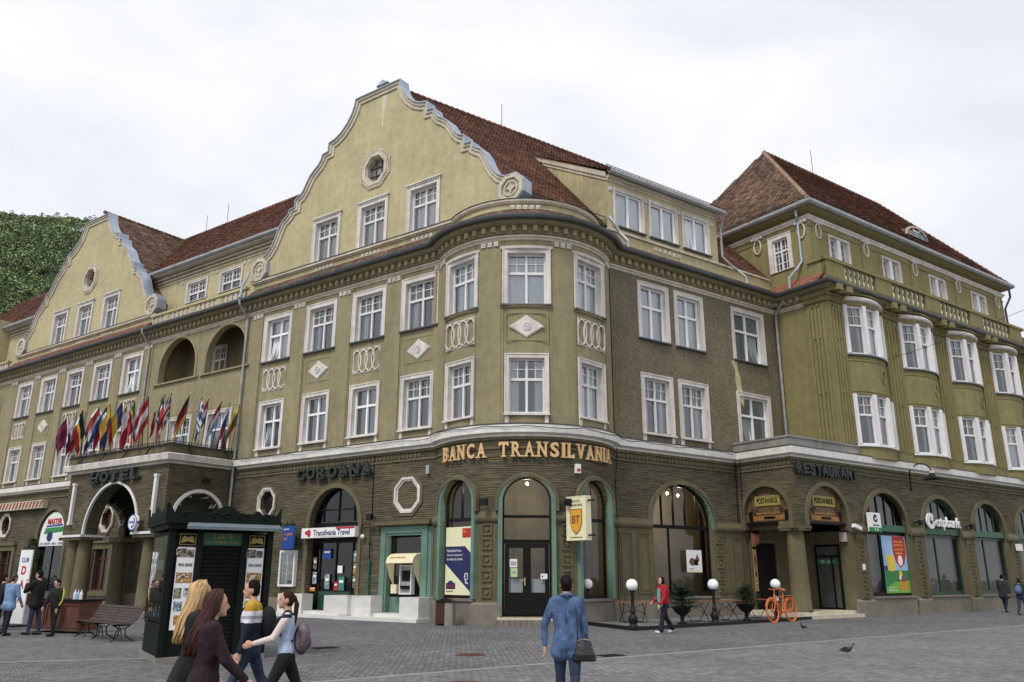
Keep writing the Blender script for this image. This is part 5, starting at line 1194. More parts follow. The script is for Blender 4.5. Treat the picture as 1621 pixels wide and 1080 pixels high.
# ------------------------------------------------------------------ lettering
TXC = {}
def text_mesh(body, extrude=.02, bold=0.0, shear=0.0):
    key = (body, extrude, bold, shear)
    if key in TXC: return TXC[key]
    cu = bpy.data.curves.new('lettering', 'FONT'); cu.body = body; cu.size = 1; cu.extrude = extrude; cu.offset = bold; cu.shear = shear; cu.resolution_u = 3; cu.fill_mode = 'BOTH'
    ob = bpy.data.objects.new('lettering', cu); COL.objects.link(ob); dg = bpy.context.evaluated_depsgraph_get()
    me = bpy.data.meshes.new_from_object(ob.evaluated_get(dg)); bpy.data.objects.remove(ob); bpy.data.curves.remove(cu)
    TXC[key] = me; return me
def letters(body, W, x0, x1, z0, z1, depth, mat, parent, name='lettering', bold=0.0, shear=0.0):
    """flat or raised letters fitted into x0..x1, z0..z1 of the frame W, standing proud by depth"""
    src = text_mesh(body, .5, bold, shear); me = src.copy()
    xs = [v.co.x for v in me.vertices]; ys = [v.co.y for v in me.vertices]
    ax, bx, ay, by = min(xs), max(xs), min(ys), max(ys)
    for v in me.vertices:
        x, y, z = v.co; v.co = (x0+(x-ax)/(bx-ax)*(x1-x0), -depth*(z+.5), z0+(y-ay)/max(1e-6, by-ay)*(z1-z0))
    me.materials.clear(); me.materials.append(mat)
    return put(name, me, parent, W)
def serif_letter(ch, w, h, d):
    b = MB(); q = .085*h; sw = .17
    src = text_mesh(ch, .5, .03); xs = [v.co.x for v in src.vertices]; ys = [v.co.y for v in src.vertices]
    ax, bx, ay, by = min(xs), max(xs), min(ys), max(ys)
    vs = [((v.co.x-ax)/(bx-ax)*w, -d*(v.co.z+.5), (v.co.y-ay)/(by-ay)*h) for v in src.vertices]; n = len(b.v); b.v += vs
    for p in src.polygons: b.f.append(tuple(n+i for i in p.vertices)); b.m.append(0)
    S = lambda c, z: b.box(c-sw*.55, c+sw*.55, -d*1.02, -.002, z, z+q)
    feet = {'B': [(.14, 0), (.14, 1)], 'A': [(.08, 0), (.92, 0)], 'N': [(.1, 0), (.1, 1), (.9, 1)], 'T': [(.5, 0)], 'R': [(.13, 0), (.13, 1), (.92, 0)], 'I': [(.5, 0), (.5, 1)], 'L': [(.13, 0), (.13, 1)], 'V': [(.08, 1), (.92, 1)]}
    for fx, t in feet.get(ch, []): S(fx*w, h-q if t else 0)
    if ch == 'T':
        for x in (.04, .96): b.box(x*w-.03, x*w+.03, -d*1.02, -.002, h*.72, h)
    if ch == 'L': b.box(w-.06, w, -d*1.02, -.002, 0, h*.28)
    return b
bk = thing('sign_lettering', 'gilded serif bank name letters curving around the rounded corner bay', 'sign', T(*FT.P(0, .1, 5.82)))
def curve_word(word, p0, p1):
    ws = [.5 if c == 'I' else (.82 if c == 'L' else 1) for c in word]; tot = sum(ws); p = p0
    for c, k in zip(word, ws):
        pitch = (p1-p0)*k/tot; wdt = TR*R(pitch)*(.74 if c != 'I' else .5)
        mid = p+pitch/2; W = FT.W(mid, .07, 5.83) @ Matrix.Translation((-wdt/2, 0, 0))
        serif_letter(c, wdt, .55, .09).build('letter', GOLD, bk, W); p += pitch
curve_word('BANCA', -57, -22.3); curve_word('TRANSILVANIA', -16, 61.5)
GOTH = M('patinated_letter', (.03, .038, .035), .6)
def gothic(name, label, word, F, s0, s1, off, z0, z1, sg):
    t_ = thing(name, label, 'sign', T(*F.P(s0, off, z0))); n = len(word); pitch = (s1-s0)/n
    for i, c in enumerate(word):
        W = F.W(s0+pitch*(i+.5), off+.05, z0+.02*math.sin(i*2.1)); w_ = abs(pitch)*.84
        letters(c, W, -w_/2, w_/2, 0, z1-z0, .14, GOTH, t_, 'letter', .035)
        if c in 'OCS' or n > 8: continue
        b = MB(); b.box(-w_*.42, -w_*.1, -.17, -.0, z1-z0-.1, z1-z0+.03); b.box(-w_*.45, w_*.2, -.17, 0, -.02, .06); b.tube([(w_*.1, -.15, .08), (w_*.45, -.15, .12), (w_*.5, -.15, .3)], .035, 6); b.build('letter_serif', GOTH, t_, W)
    return t_
gothic('hotel_name_sign', 'dark ornamental letters above the travel agency arch', 'COROANA', FL, 12.35, 7.5, 0, 5.74, 6.26, -1)
gothic('hotel_sign', 'dark ornamental HOTEL letters over the portico arch', 'HOTEL', FL, 23.8, 19.3, PO, 6.0, 6.5, -1)
gothic('restaurant_sign', 'dark crowded RESTAURANT letters on the porch corner', 'RESTAURANT', FR_, 12.25, 16.75, WOFF, 5.88, 6.36, 1)
for W, hw, zs in ((FPS.W(1.45, 0, 0), 1.16, 4.28), (FR_.W(PFc, WOFF, 0), 1.42, 4.05)): letters('POSTAVARUL', W @ Matrix.Translation((0, .112, 0)), -hw*.48, hw*.48, 4.72, 4.96, .012, BLACK, bpy.data.objects['lunette_panel'] if hw < 1.2 else bpy.data.objects['lunette_panel.001'], 'lettering', .01)
letters('0-24', FPD.W(1.74, .1, 0) @ Matrix.Translation((0, -.013, 0)), -.35, .3, 2.24, 2.38, .006, WHITE, pd, 'lettering')
def mt(name, c, r=.6, **k): return M(name, c, r, var=.04, **k)
NAVY, RED, YEL, BLUE, GRN, ORA = mt('navy_print', (.02, .025, .10)), mt('red_print', (.45, .03, .03)), mt('yellow_print', (.75, .55, .05)), mt('blue_print', (.02, .07, .30)), mt('green_print', (.03, .22, .06)), mt('orange_print', (.62, .22, .03))
PAPER = mt('white_print', (.78, .78, .78)); PALE = mt('pale_yellow_print', (.74, .72, .48)); SKYB = mt('light_blue_print', (.30, .50, .72)); BRN = mt('brown_print', (.16, .08, .05)); PURP = mt('purple_print', (.22, .04, .16)); TEAL = mt('teal_print', (.05, .20, .15)); GREY = mt('grey_print', (.35, .36, .36))
# travel agency board
t_ = thing('shop_sign', 'white signboard with dark blue lettering above the travel agency door', 'sign', FL.W(9.85, .1, 3.22))
W = FL.W(9.85, 0, 0); b = MB(); b.box(-1.65, 1.65, -.28, -.06, 3.2, 3.62); b.build('board', PAPER, t_, W)
b = MB(); b.box(.5, 1.62, -.288, -.279, 3.54, 3.615); b.build('red_strip', RED, t_, W)
letters('Transilvania Travel', W @ Matrix.Translation((0, -.281, 0)), -.88, 1.35, 3.29, 3.53, .01, NAVY, t_, 'lettering', .012)
letters('www.transilvaniatravel.com', W @ Matrix.Translation((0, -.281, 0)), -.85, .95, 3.225, 3.265, .006, GREY, t_, 'lettering')
b = MB(); b.prism(ellipse(.17, .1, 12, (-1.25, 3.42), .4), -.292, -.281); b.prism(ellipse(.1, .17, 12, (-1.15, 3.4), .2), -.294, -.281); b.build('logo', RED, t_, W)
# small notices in the agency door
for i, (x, z, w_, h_, m_) in enumerate(((-.55, 2.35, .5, .42, BLUE), (-.45, 1.1, .3, .6, SKYB), (.1, 1.05, .22, .35, RED), (.42, 1.05, .35, .55, TEAL), (.3, 1.75, .3, .3, PAPER), (1.2, 2.2, .22, .45, SKYB), (1.2, 1.7, .22, .45, BRN), (1.2, 1.15, .22, .5, GREY), (-1.25, 1.3, .25, .5, SKYB), (-1.28, 1.9, .2, .5, GREY), (-1.35, 1.0, .35, .16, ORA))):
    b = MB(); b.box(x-w_/2, x+w_/2, .235, .242, z, z+h_); b.box(x-w_*.35, x+w_*.35, .228, .2345, z+h_*.55, z+h_*.75, 1)
    b.build('notice', [{GREY: PICD, BRN: PICW, SKYB: PICC}.get(m_, m_), PAPER], None, FL.W(9.8, 0, 0), label=['blue notice with white lettering high on the agency door', 'tall light blue poster low on the agency door', 'small red leaflet low on the agency door', 'teal leaflet beside the red one on the agency door', 'small white sheet at mid height on the agency door', 'upper light blue leaflet at the right of the agency door', 'middle brown leaflet at the right of the agency door', 'lower grey leaflet at the right of the agency door', 'lower light blue leaflet at the left of the agency door', 'upper grey leaflet at the left of the agency door', 'orange sticker at the lower left of the agency door'][i], cat='notice', group='notices on the agency door')
# blue hanging board and white display case
t_ = thing('hanging_sign', 'blue projecting board with orange lettering beside the kiosk roof', 'sign', FL.W(12.2, .5, 2.95))
W = FL.W(12.25, .35, 0) @ Matrix.Rotation(R(-18), 4, 'Z')
b = MB(); b.box(-.62, .62, -.04, .04, 2.75, 3.75); b.build('board', BLUE, t_, W); b = MB(); b.box(-.66, .66, -.02, .02, 3.76, 3.82)
for x in (-.3, .3): b.tube([(x, 0, 3.8), (x+.06, 0, 3.95), (x-.06, 0, 4.0)], .018, 5)
b.build('bracket', IRON, t_, W)
letters('Transilvania', W @ Matrix.Translation((0, -.041, 0)), -.4, .55, 3.33, 3.46, .008, ORA, t_); letters('Travel', W @ Matrix.Translation((0, -.041, 0)), -.55, -.05, 3.14, 3.28, .008, ORA, t_); letters('Agentie de turism', W @ Matrix.Translation((0, -.041, 0)), -.52, .1, 3.56, 3.66, .008, PAPER, t_)
t_ = thing('display_case', 'white glazed display case hanging left of the agency door', 'display case', FL.W(12.45, .1, 1.2)); W = FL.W(12.45, .02, 0)
b = MB(); b.frame(-.52, .52, 1.18, 2.72, .09, -.16, 0); b.box(-.5, .5, -.02, 0, 1.2, 2.7); b.build('case', WHITE, t_, W)
for i in range(6):
    x, z = (-.2, .2)[i % 2], 1.34+.44*(i//2); b = MB(); b.box(x-.15, x+.15, -.04, -.021, z, z+.36); b.build('picture', [PICC, PICD, PICW, PICG, PICC, PICD][i], t_, W)
b = MB(); b.box(-.012, .012, -.13, -.1, 1.27, 2.63); b.build('bar', WHITE, t_, W); b = MB(); b.poly([(-.43, -.12, 1.27), (.43, -.12, 1.27), (.43, -.12, 2.63), (-.43, -.12, 2.63)]); b.build('pane', GLASS, t_, W)
# cash machine with hood
t_ = thing('cash_machine', 'cash machine under a cream plastic hood in a green framed bay', 'cash machine', FL.W(5.45, .1, .86)); W = FL.W(5.45, .02, 0)
b = MB(); pr = [(-.0, 2.5), (-.25, 2.46), (-.42, 2.34), (-.5, 2.12), (-.47, 2.12), (-.38, 2.3), (-.22, 2.41), (-.0, 2.46)]
n = len(pr); b2 = MB()
for x0_, x1_ in ((-.68, .72),):
    q = [(x0_, y, z) for y, z in pr]+[(x1_, y, z) for y, z in pr]; b2.v += q
    b2.f += [tuple(range(n-1, -1, -1)), tuple(range(n, 2*n))]+[(i, (i+1) % n, n+(i+1) % n, n+i) for i in range(n)]; b2.m += [0]*(n+2)
for x in (-.68, .70): b2.prism([(x, 0), (x+.02, 0), (x+.02, 0), (x, 0)], 0, 0); b2.v = b2.v[:-8]; b2.f = b2.f[:-6]; b2.m = b2.m[:-6]; b2.poly([(x, 0, 2.46), (x, -.22, 2.42), (x, -.4, 2.3), (x, -.47, 2.12), (x, -.3, 1.7), (x, 0, 1.2)])
b2.build('hood', CREAM, t_, W)
letters('BANCA TRANSILVANIA', W @ Matrix.Translation((0, -.43, 0)), -.5, .3, 2.3, 2.36, .01, ORA, t_)
b = MB(); b.frame(-.3, .34, .95, 2.05, .05, -.1, .1); b.box(-.26, .3, -.02, .1, 1.0, 2.0, 1); b.box(-.2, .24, -.05, -.02, 1.45, 1.85, 2); b.box(-.2, .24, -.12, -.02, 1.15, 1.28, 2); b.build('body', [WHITE, GREY, BLACK], t_, W)
b = MB(); b.box(-.72, -.42, -.12, .0, .98, 1.32); b.build('tray', CREAM, t_, W)
# projecting bank sign
t_ = thing('projecting_sign', 'cream lightbox with orange shield projecting beside the bank door', 'sign', T(*FT.P(27, .6, 2.9)))
W = FT.W(26.0, .62, 0) @ Matrix.Rotation(R(-74), 4, 'Z')
b = MB(); b.box(-.46, .46, -.13, .13, 2.88, 4.38); b.build('lightbox', PALE, t_, W); b = MB(); b.frame(-.48, .48, 2.86, 4.4, .03, -.14, .14); b.build('edge', CREAM, t_, W)
b = MB(); b.prism([(-.3, 3.95), (.3, 3.95), (.3, 3.5), (.2, 3.22), (0, 3.05), (-.2, 3.22), (-.3, 3.5)], -.142, -.131); b.build('shield_rim', BRN, t_, W); b = MB(); b.prism([(-.27, 3.92), (.27, 3.92), (.27, 3.5), (.18, 3.25), (0, 3.1), (-.18, 3.25), (-.27, 3.5)], -.146, -.141); b.build('shield', mt('shield_orange', (.70, .33, .03)), t_, W)
letters('BT', W @ Matrix.Translation((0, -.147, 0)), -.19, .19, 3.45, 3.72, .008, BRN, t_, 'lettering', .02); letters('BANCA', W @ Matrix.Translation((0, -.132, 0)), -.2, .2, 4.18, 4.27, .008, BRN, t_); letters('TRANSILVANIA', W @ Matrix.Translation((0, -.132, 0)), -.32, .32, 4.04, 4.13, .008, BRN, t_); 
b = MB(); b.box(-.3, .3, -.136, -.131, 2.95, 2.98); b.build('rule', BRN, t_, W); b = MB(); b.box(.46, .75, -.03, .03, 4.2, 4.26); b.box(.46, .75, -.03, .03, 3.0, 3.06); b.build('bracket', IRON, t_, W)
# posters
def poster(label, W, w_, h_, base, bits, texts=(), name='poster', y=0.0):
    t_ = thing(name, label, 'poster', W); b = MB(); b.box(-w_/2, w_/2, y-.012, y, 0, h_); b.build('sheet', base, t_, W)
    for i, (poly, m_) in enumerate(bits): b = MB(); b.prism(poly, y-.0135-.0008*i, y-.0125); b.build('print', m_, t_, W)
    for tx, x0_, x1_, z0_, z1_, m_ in texts: letters(tx, W @ Matrix.Translation((0, y-.02, 0)), x0_, x1_, z0_, z1_, .004, m_, t_)
    return t_
Rr = lambda x0, x1, z0, z1: [(x0, z0), (x1, z0), (x1, z1), (x0, z1)]
Wp = FT.W(-45.2, -TR*(1-math.cos(R(14.2)))-.12, .98)
stars = [(ellipse(.03, .03, 5, (.3+.11*random.random()*2, .25+.75*random.random())), PAPER) for i in range(14)]
poster('large navy and pale yellow bank card poster filling the left bay window', Wp, 1.56, 2.42, PALE, [([(-.78, 1.72), (.3, 1.72), (.78, 1.35), (.78, .02), (.74, .02), (-.78, 1.1)], NAVY), (Rr(.14, .72, 2.02, 2.36), RED), (Rr(.2, .32, 2.2, 2.28), ORA), (Rr(-.72, -.2, .2, .42), NAVY), (ellipse(.16, .08, 12, (-.46, .42)), NAVY)]+stars, [('MasterCard Forte', -.7, .1, 1.52, 1.62, PAPER), ('Card de cumparaturi', -.7, .18, 1.36, 1.45, PAPER), ('fara limita de dorinte.', -.7, .2, 1.22, 1.31, PAPER), ('STAR', -.66, -.26, .25, .36, RED), ('www.star.ro', -.7, -.3, .1, .15, NAVY)])
poster('grey landscape print taped inside the right bay window', FT.W(34.5, -.52, 1.85), .5, .85, GREY, [(Rr(-.22, .22, .4, .8), PAPER), ([(-.2, .4), (.2, .4), (.05, .7), (-.05, .6)], BRN), (Rr(-.22, .22, .1, .32), BRN), (Rr(-.18, .1, .02, .07), PAPER)])
poster('white poster with brown chestnut picture hanging in the side shop arch', FR_.W(9.02, -.05, 1.82), .92, .9, PAPER, [(ellipse(.2, .16, 14, (-.12, .42)), BRN), ([(0, .45), (.2, .75), (.32, .5), (.2, .35)], BRN), (Rr(0, .22, .28, .5), BLACK), (Rr(-.42, .42, .0, .1), PALE)], [('cadou', -.35, -.05, .13, .18, GRN)])
W = FR_.W(19.55, WOFF-.16, .95)
poster('colourful bank poster with red balloon and green hill in a wing window', W, 2.0, 2.55, SKYB, [(Rr(-1, 1, 0, 1.0), GRN), ([(-1, .0), (1, .0), (1, .55), (-.2, .5), (-1, .25)], mt('lime_print', (.16, .40, .05))), (Rr(-1, -.1, 1.0, 1.2), BLUE), ([(-.1, 2.54), (.92, 2.54), (.95, 1.8), (.75, 1.3), (.35, 1.1), (.0, 1.4), (-.15, 1.9)], RED), (ellipse(.2, .24, 14, (.4, 1.45)), PAPER), ([(-.75, 1.7), (-.1, 1.65), (-.1, 1.0), (-.35, .95), (-.7, 1.0)], YEL), (Rr(.2, .75, .12, .6), ORA), (ellipse(.28, .1, 12, (.47, .6)), BRN), (ellipse(.12, .14, 10, (.3, .85)), YEL), (Rr(.1, .3, .6, .8), PAPER), (Rr(.5, .6, .6, .95), PURP), ([(-.1, .55), (.2, .95), (.1, .5)], BRN)], [('ofera credit', .0, .75, 2.25, 2.36, YEL), ('pentru casa', .0, .75, 2.08, 2.18, YEL), ('ta acum 5%', .05, .72, 1.9, 2.0, YEL), ('dobanda', .1, .65, 1.73, 1.83, YEL), ('www.otpbank.ro', -.85, -.1, .2, .27, PAPER), ('0800 88 22 88', -.85, -.15, .09, .16, PAPER)])
poster('white sheet with small print on the left leaf of the bank door', Wd @ Matrix.Translation((-.48, .09, 1.95)), .26, .28, PAPER, [(Rr(-.1, .1, .05, .2), GREY)], name='notice'); poster('pale green sheet under the white one on the bank door', Wd @ Matrix.Translation((-.46, .09, 1.62)), .24, .3, mt('pale_green', (.45, .62, .35)), [(Rr(-.08, .08, .1, .2), GREY)], name='notice'); poster('small white notice on the right leaf of the bank door', Wd @ Matrix.Translation((.6, .09, 1.55)), .24, .18, PAPER, [(ellipse(.03, .03, 8, (-.06, .09)), BLACK)], name='notice')
poster('tall ochre restaurant banner with a painted figure beside the porch', FR_.W(12.25, .52, 1.05) @ Matrix.Rotation(R(20), 4, 'Z'), .44, 1.75, mt('ochre_print', (.48, .33, .12)), [(ellipse(.13, .28, 14, (.0, 1.3)), PURP), (ellipse(.09, .12, 12, (-.02, 1.58)), mt('pink_print', (.5, .25, .2))), ([(0, .55), (.12, .72), (0, .9), (-.12, .72)], BLACK), (Rr(-.15, .15, .25, .4), BRN)], [('MENIU', -.14, .14, .28, .36, PALE)])
poster('small square orange menu board above the restaurant banner', FR_.W(12.25, .52, 2.92) @ Matrix.Rotation(R(20), 4, 'Z'), .46, .56, mt('terracotta_print', (.42, .2, .07)), [(Rr(-.15, .15, .2, .45), mt('pink_print', (.5, .25, .2)))])
# otp bank signs
t_ = thing('bank_sign', 'white bank name letters with round logo on the second wing arch', 'sign', FR_.W(23.8, WOFF+.1, 4.0)); W = FR_.W(23.82, WOFF+.12, 0)
letters('otpbank', W, -.75, 1.6, 3.88, 4.55, .08, PAPER, t_, 'letters', .012)
b = MB(); o = ellipse(.38, .38, 24, (-1.25, 4.3)); i_ = ellipse(.2, .2, 24, (-1.2, 4.3)); b.ring(o[3:]+o[:1], i_[3:]+i_[:1], -.08, 0, closed=False); b.prism(ellipse(.1, .1, 12, (-1.12, 4.4)), -.08, 0); b.build('logo', PAPER, t_, W)
t_ = thing('bank_sign', 'small square white and green bank lightbox at the first wing arch', 'sign', FR_.W(17.45, WOFF+.3, 3.7)); W = FR_.W(17.4, WOFF+.3, 0)
b = MB(); b.box(-.42, .42, -.08, .08, 3.62, 4.45); b.build('lightbox', PAPER, t_, W); b = MB(); b.box(-.422, .422, -.085, .02, 3.6, 3.8); b.build('green_foot', GRN, t_, W); b = MB(); o = ellipse(.17, .17, 20, (0, 4.2)); i_ = ellipse(.09, .09, 20, (.02, 4.2)); b.ring(o[3:]+o[:1], i_[3:]+i_[:1], -.092, -.081, closed=False); b.prism(ellipse(.04, .04, 10, (.05, 4.25)), -.092, -.081); b.build('logo', BLACK, t_, W)
letters('otpbank', W @ Matrix.Translation((0, -.081, 0)), -.26, .26, 3.84, 3.95, .008, BLACK, t_); letters('0-24', W @ Matrix.Translation((0, -.086, 0)), -.15, .15, 3.65, 3.75, .008, PAPER, t_)
b = MB(); b.box(-.3, .3, -.05, .05, 3.05, 3.4); b.build('shop_sign', PAPER, None, FR_.W(31.3, WOFF+.25, 0), label='small white sign on the last pilaster at the right edge', cat='sign')
# round telephone sign, left signs
t_ = thing('round_sign', 'round white telephone sign with blue handset on a portico capital', 'sign', FL.W(18.9, PO+.3, 3.9)); W = FL.W(18.95, PO+.35, 3.95)
b = MB(); b.prism(ellipse(.36, .36, 24), -.07, .07); b.build('disc', PAPER, t_, W); b = MB(); b.ring(ellipse(.36, .36, 24), ellipse(.32, .32, 24), -.08, -.068); b.build('rim', BLUE, t_, W); letters('TELEFON', W @ Matrix.Translation((0, -.071, 0)), -.28, .1, -.05, .07, .006, BLUE, t_, 'lettering', .02)
b = MB(); b.ring([(.22*math.cos(a), .24*math.sin(a)) for a in [R(-70+14*i) for i in range(11)]], [(.14*math.cos(a), .18*math.sin(a)) for a in [R(-70+14*i) for i in range(11)]], -.08, -.07, closed=False); b.prism(ellipse(.07, .06, 10, (.02, -.2)), -.08, -.07); b.build('handset', BLUE, t_, W); b = MB(); b.box(.3, .75, -.04, .04, -.05, .05); b.build('bracket', IRON, t_, W)
t_ = thing('window_sign', 'white lunette sign with red and blue lettering in the far left arch', 'sign', FL.W(34.25, .02, 3.3)); W = FL.W(34.25, -.1, 0)
n = 16; b = MB(); b.prism([(-1.5, 3.3)]+[(-1.5*math.cos(pi*i/n), 3.8+1.5*math.sin(pi*i/n)) for i in range(n+1)]+[(1.5, 3.3)], -.03, .03); b.build('board', PAPER, t_, W)
letters('MASTER', W @ Matrix.Translation((0, -.033, 0)), -.75, .95, 4.55, 4.9, .02, RED, t_, 'lettering', .03); b = MB(); b.prism([(-.9, 4.4), (1.1, 4.45), (1.1, 4.55), (-.85, 4.5)], -.04, -.031); b.build('blue_stripe', BLUE, t_, W); b = MB(); b.prism([(-1.1, 4.0), (1.2, 4.1), (1.2, 4.4), (-.9, 4.36)], -.038, -.031); b.build('green_field', GRN, t_, W); b = MB(); b.prism(ellipse(.35, .3, 14, (-.3, 3.85)), -.045, -.031); b.build('emblem', NAVY, t_, W)
letters('ICE CREAM - BAR - CAFE', W @ Matrix.Translation((0, -.033, 0)), -1.35, 1.35, 3.36, 3.5, .01, NAVY, t_)
t_ = thing('awning_sign', 'white band with slanting red strokes over the far left shop', 'sign', FL.W(38.5, .3, 5.5)); W = FL.W(38.8, 0, 0)
b = MB(); b.box(-3.6, 3.6, -.36, -.02, 5.55, 6.05); b.build('band', STONE, t_, W)
for i in range(16): x = -3.4+.44*i; b = MB(); b.prism([(x, 5.6), (x+.2, 5.6), (x+.42, 6.0), (x+.22, 6.0)], -.375, -.362); b.build('red_stroke', mt('brick_red_print', (.28, .07, .05)), t_, W)
# security details on the walls
def bracket(label, F, s, off, z, name='wall_spotlight', cat='spotlight'):
    t_ = thing(name, label, cat, F.W(s, off, z)); b = MB(); b.tube([(0, 0, 0), (0, -.2, .05), (.05, -.3, -.05)], .03, 6); b.build('arm', IRON, t_, F.W(s, off, z)); b = MB(); b.box(-.09, .16, -.42, -.26, -.12, .12); b.build('head', IRON, t_, F.W(s, off, z))
bracket('small black spotlight left of the bank door arch', FT, -22.5, .05, 4.2); bracket('small black spotlight behind the projecting bank sign', FT, 22, .05, 4.2); bracket('black wall bracket right of the travel agency arch', FL, 7.35, 0, 3.95, 'wall_bracket', 'bracket')
bracket('black floodlight left of the white bank letters', FR_, 21.3, WOFF, 4.15); bracket('black floodlight right of the white bank letters', FR_, 26.25, WOFF, 4.15); bracket('black wall bracket above the portico side arch', FQR, 1.75, 0, 5.9, 'wall_bracket', 'bracket')
def boxy(name, label, cat, W, w_, h_, d_, mat, extra=None):
    t_ = thing(name, label, cat, W); b = MB(); b.box(-w_/2, w_/2, -d_, -.005, 0, h_); b.build('case', mat, t_, W)
    if extra: b = MB(); b.box(-w_*.3, w_*.3, -d_-.02, -d_, h_*.2, h_*.5); b.build('lens', extra, t_, W)
boxy('alarm_siren', 'white alarm siren with red strobe on the corner bay', 'alarm', FT.W(31, .02, 5.3), .22, .34, .12, PAPER, RED); boxy('junction_box', 'grey junction box left of the gilded bank letters', 'junction box', FL.W(4.45, 0, 5.55), .16, .34, .14, GREY)
boxy('doorbell_panel', 'small white box on the pilaster beside the bank window', 'box', FR_.W(16.5, WOFF+.08, 1.95), .2, .26, .05, PAPER); boxy('alarm_box', 'pinkish alarm box inside the corner porch', 'alarm', FPD.W(2.62, .02, 3.15), .3, .4, .15, mt('pinkish_plastic', (.45, .36, .33)))
t_ = thing('security_camera', 'white tube camera at the porch pier', 'camera', FR_.W(16.1, WOFF+.1, 3.75)); b = MB(); b.box(-.28, .24, -.34, -.16, -.06, .1); b.build('housing', PAPER, t_, FR_.W(16.1, WOFF, 3.75) @ Matrix.Rotation(R(14), 4, 'Y')); b = MB(); b.tube([(.1, 0, .12), (.1, -.2, .05)], .03, 6); b.build('arm', PAPER, t_, FR_.W(16.1, WOFF, 3.75))
# gooseneck street lamp on the wing
t_ = thing('wall_lamp', 'black gooseneck lamp with bell shade on the wing cornice', 'lamp', FR_.W(21.3, WOFF, 5.7)); W = FR_.W(21.4, WOFF, 0)
b = MB(); b.tube([(0, -.06, 5.75)]+[(0, -.06, 6.3+.06*i) for i in range(3)]+[(.0+.0*i, -.06-.55*(1-math.cos(R(18*i))), 6.45+.5*math.sin(R(18*i))) for i in range(1, 11)], .03, 6); b.box(-.06, .06, -.06, 0, 5.7, 5.8); b.box(-.06, .06, -.06, 0, 6.25, 6.35); b.build('arm', IRON, t_, W)
b = MB(); b.lathe([(.05, .12), (.12, .1), (.15, 0), (.3, -.12), (.42, -.18), (.40, -.2), (.1, -.1)], (0, -1.16, 6.35), 16); b.build('shade', IRON, t_, W); b = MB(); b.lathe([(.06, .1), (.13, .09), (.13, .2), (.06, .22)], (0, -1.16, 6.35), 12); b.build('collar', STONE, t_, W)
t_ = thing('lantern', 'small terracotta wall lantern by the porch banner', 'lantern', FR_.W(12.9, .3, 3.0)); b = MB(); b.lathe([(.05, 0), (.13, .1), (.15, .42), (.05, .5)], (0, -.3, 3.0), 8); b.build('glass', mt('terracotta_glass', (.3, .1, .05)), t_, FR_.W(12.75, 0, 0)); b = MB(); b.tube([(0, 0, 3.7), (0, -.3, 3.75), (0, -.3, 3.5)], .02, 5); b.lathe([(.2, 0), (.04, .15)], (0, -.3, 3.5), 8); b.build('bracket', IRON, t_, FR_.W(12.75, 0, 0))
# overhead wire across the street
b = MB(); A, B = rp(16.05, 1.5, 10.6), rp(33, 8.5, 17.5); b.tube([A+(B-A)*t/14-Vector((0, 0, .35*math.sin(pi*t/14))) for t in range(15)], .012, 4); b.build('overhead_wire', IRON, label='thin overhead wire running from the wing wall to the right', cat='wire')

# ------------------------------------------------------------------ flags on the portico roof
FC = dict(w=(.62, .62, .63), r=(.33, .022, .035), b=(.03, .05, .18), g=(.025, .13, .055), y=(.58, .40, .04), k=(.012, .012, .012), o=(.6, .2, .04), m=(.16, .02, .06), l=(.15, .32, .60))
FM = {k: M('flag_'+k, c, .85, var=.08) for k, c in FC.items()}; FK = list(FC)
polem = MB().tube([(0, 0, 0), (0, 0, 1)], .018, 6).mesh('pole', M('flag_pole', (.05, .04, .04), .5))
tipm = MB().lathe([(.02, 0), (.03, .03), (.0, .1)], n=6).mesh('finial', GOLD)
def flag(label, pos, lean, side, pattern, size=(.95, 1.25), seed=0):
    """pattern(u,v) -> colour letter; u from hoist to fly, v from bottom to top of the hoist"""
    rnd = random.Random(seed); t_ = thing('flag', label, 'flag', Matrix.Translation(pos), 'national flags on the portico roof')
    d = lean.normalized(); Lp = 2.45; W = Matrix.Translation(pos) @ d.to_track_quat('Z', 'Y').to_matrix().to_4x4() @ Matrix.Diagonal((1, 1, Lp, 1))
    put('pole', polem, t_, W); put('finial', tipm, t_, Matrix.Translation(Vector(pos)+d*Lp) @ d.to_track_quat('Z', 'Y').to_matrix().to_4x4())
    b = MB(); nu, nv = 16, 12; hh, ll = size; ph = rnd.random()*6; side = side.normalized()
    def pt(i, j):
        u, v = i/nu, j/nv; base = Vector(pos)+d*(Lp-.04-hh*(1-v)); fold = (.07*math.sin(u*8+ph+v*2.2)+.03*math.sin(v*11+ph*2))*min(1, u*3)
        drop = ll*u*(.84+.1*v); outw = ll*u*(.46-.12*u)
        perp = side.cross(Vector((0, 0, 1)))
        q = base+side*(outw*.85)-Vector((0, 0, drop*.82))+perp*fold
        q += (Vector(pos)+d*(Lp-.1)-base)*(-.16*u) * 1.0
        return q
    for i in range(nu):
        for j in range(nv): b.poly([pt(i, j), pt(i+1, j), pt(i+1, j+1), pt(i, j+1)], FK.index(pattern((i+.5)/nu, (j+.5)/nv)))
    b.build('cloth', [FM[k] for k in FK], t_, smooth=True)
V3 = lambda a, c, e: (lambda u, v: a if u < 1/3 else c if u < 2/3 else e)
H3 = lambda a, c, e: (lambda u, v: a if v > 2/3 else c if v > 1/3 else e)
H2 = lambda a, c: (lambda u, v: a if v > .5 else c)
CR = lambda f, c: (lambda u, v: c if abs(v-.5) < .09 or abs(u-.36) < .07 else f)
def uk(u, v):
    if abs(v-.5) < .09 or abs(u-.5) < .06: return 'r'
    if abs(v-.5) < .16 or abs(u-.5) < .11 or abs(abs(v-.5)-abs(u-.5)) < .09: return 'w'
    return 'b'
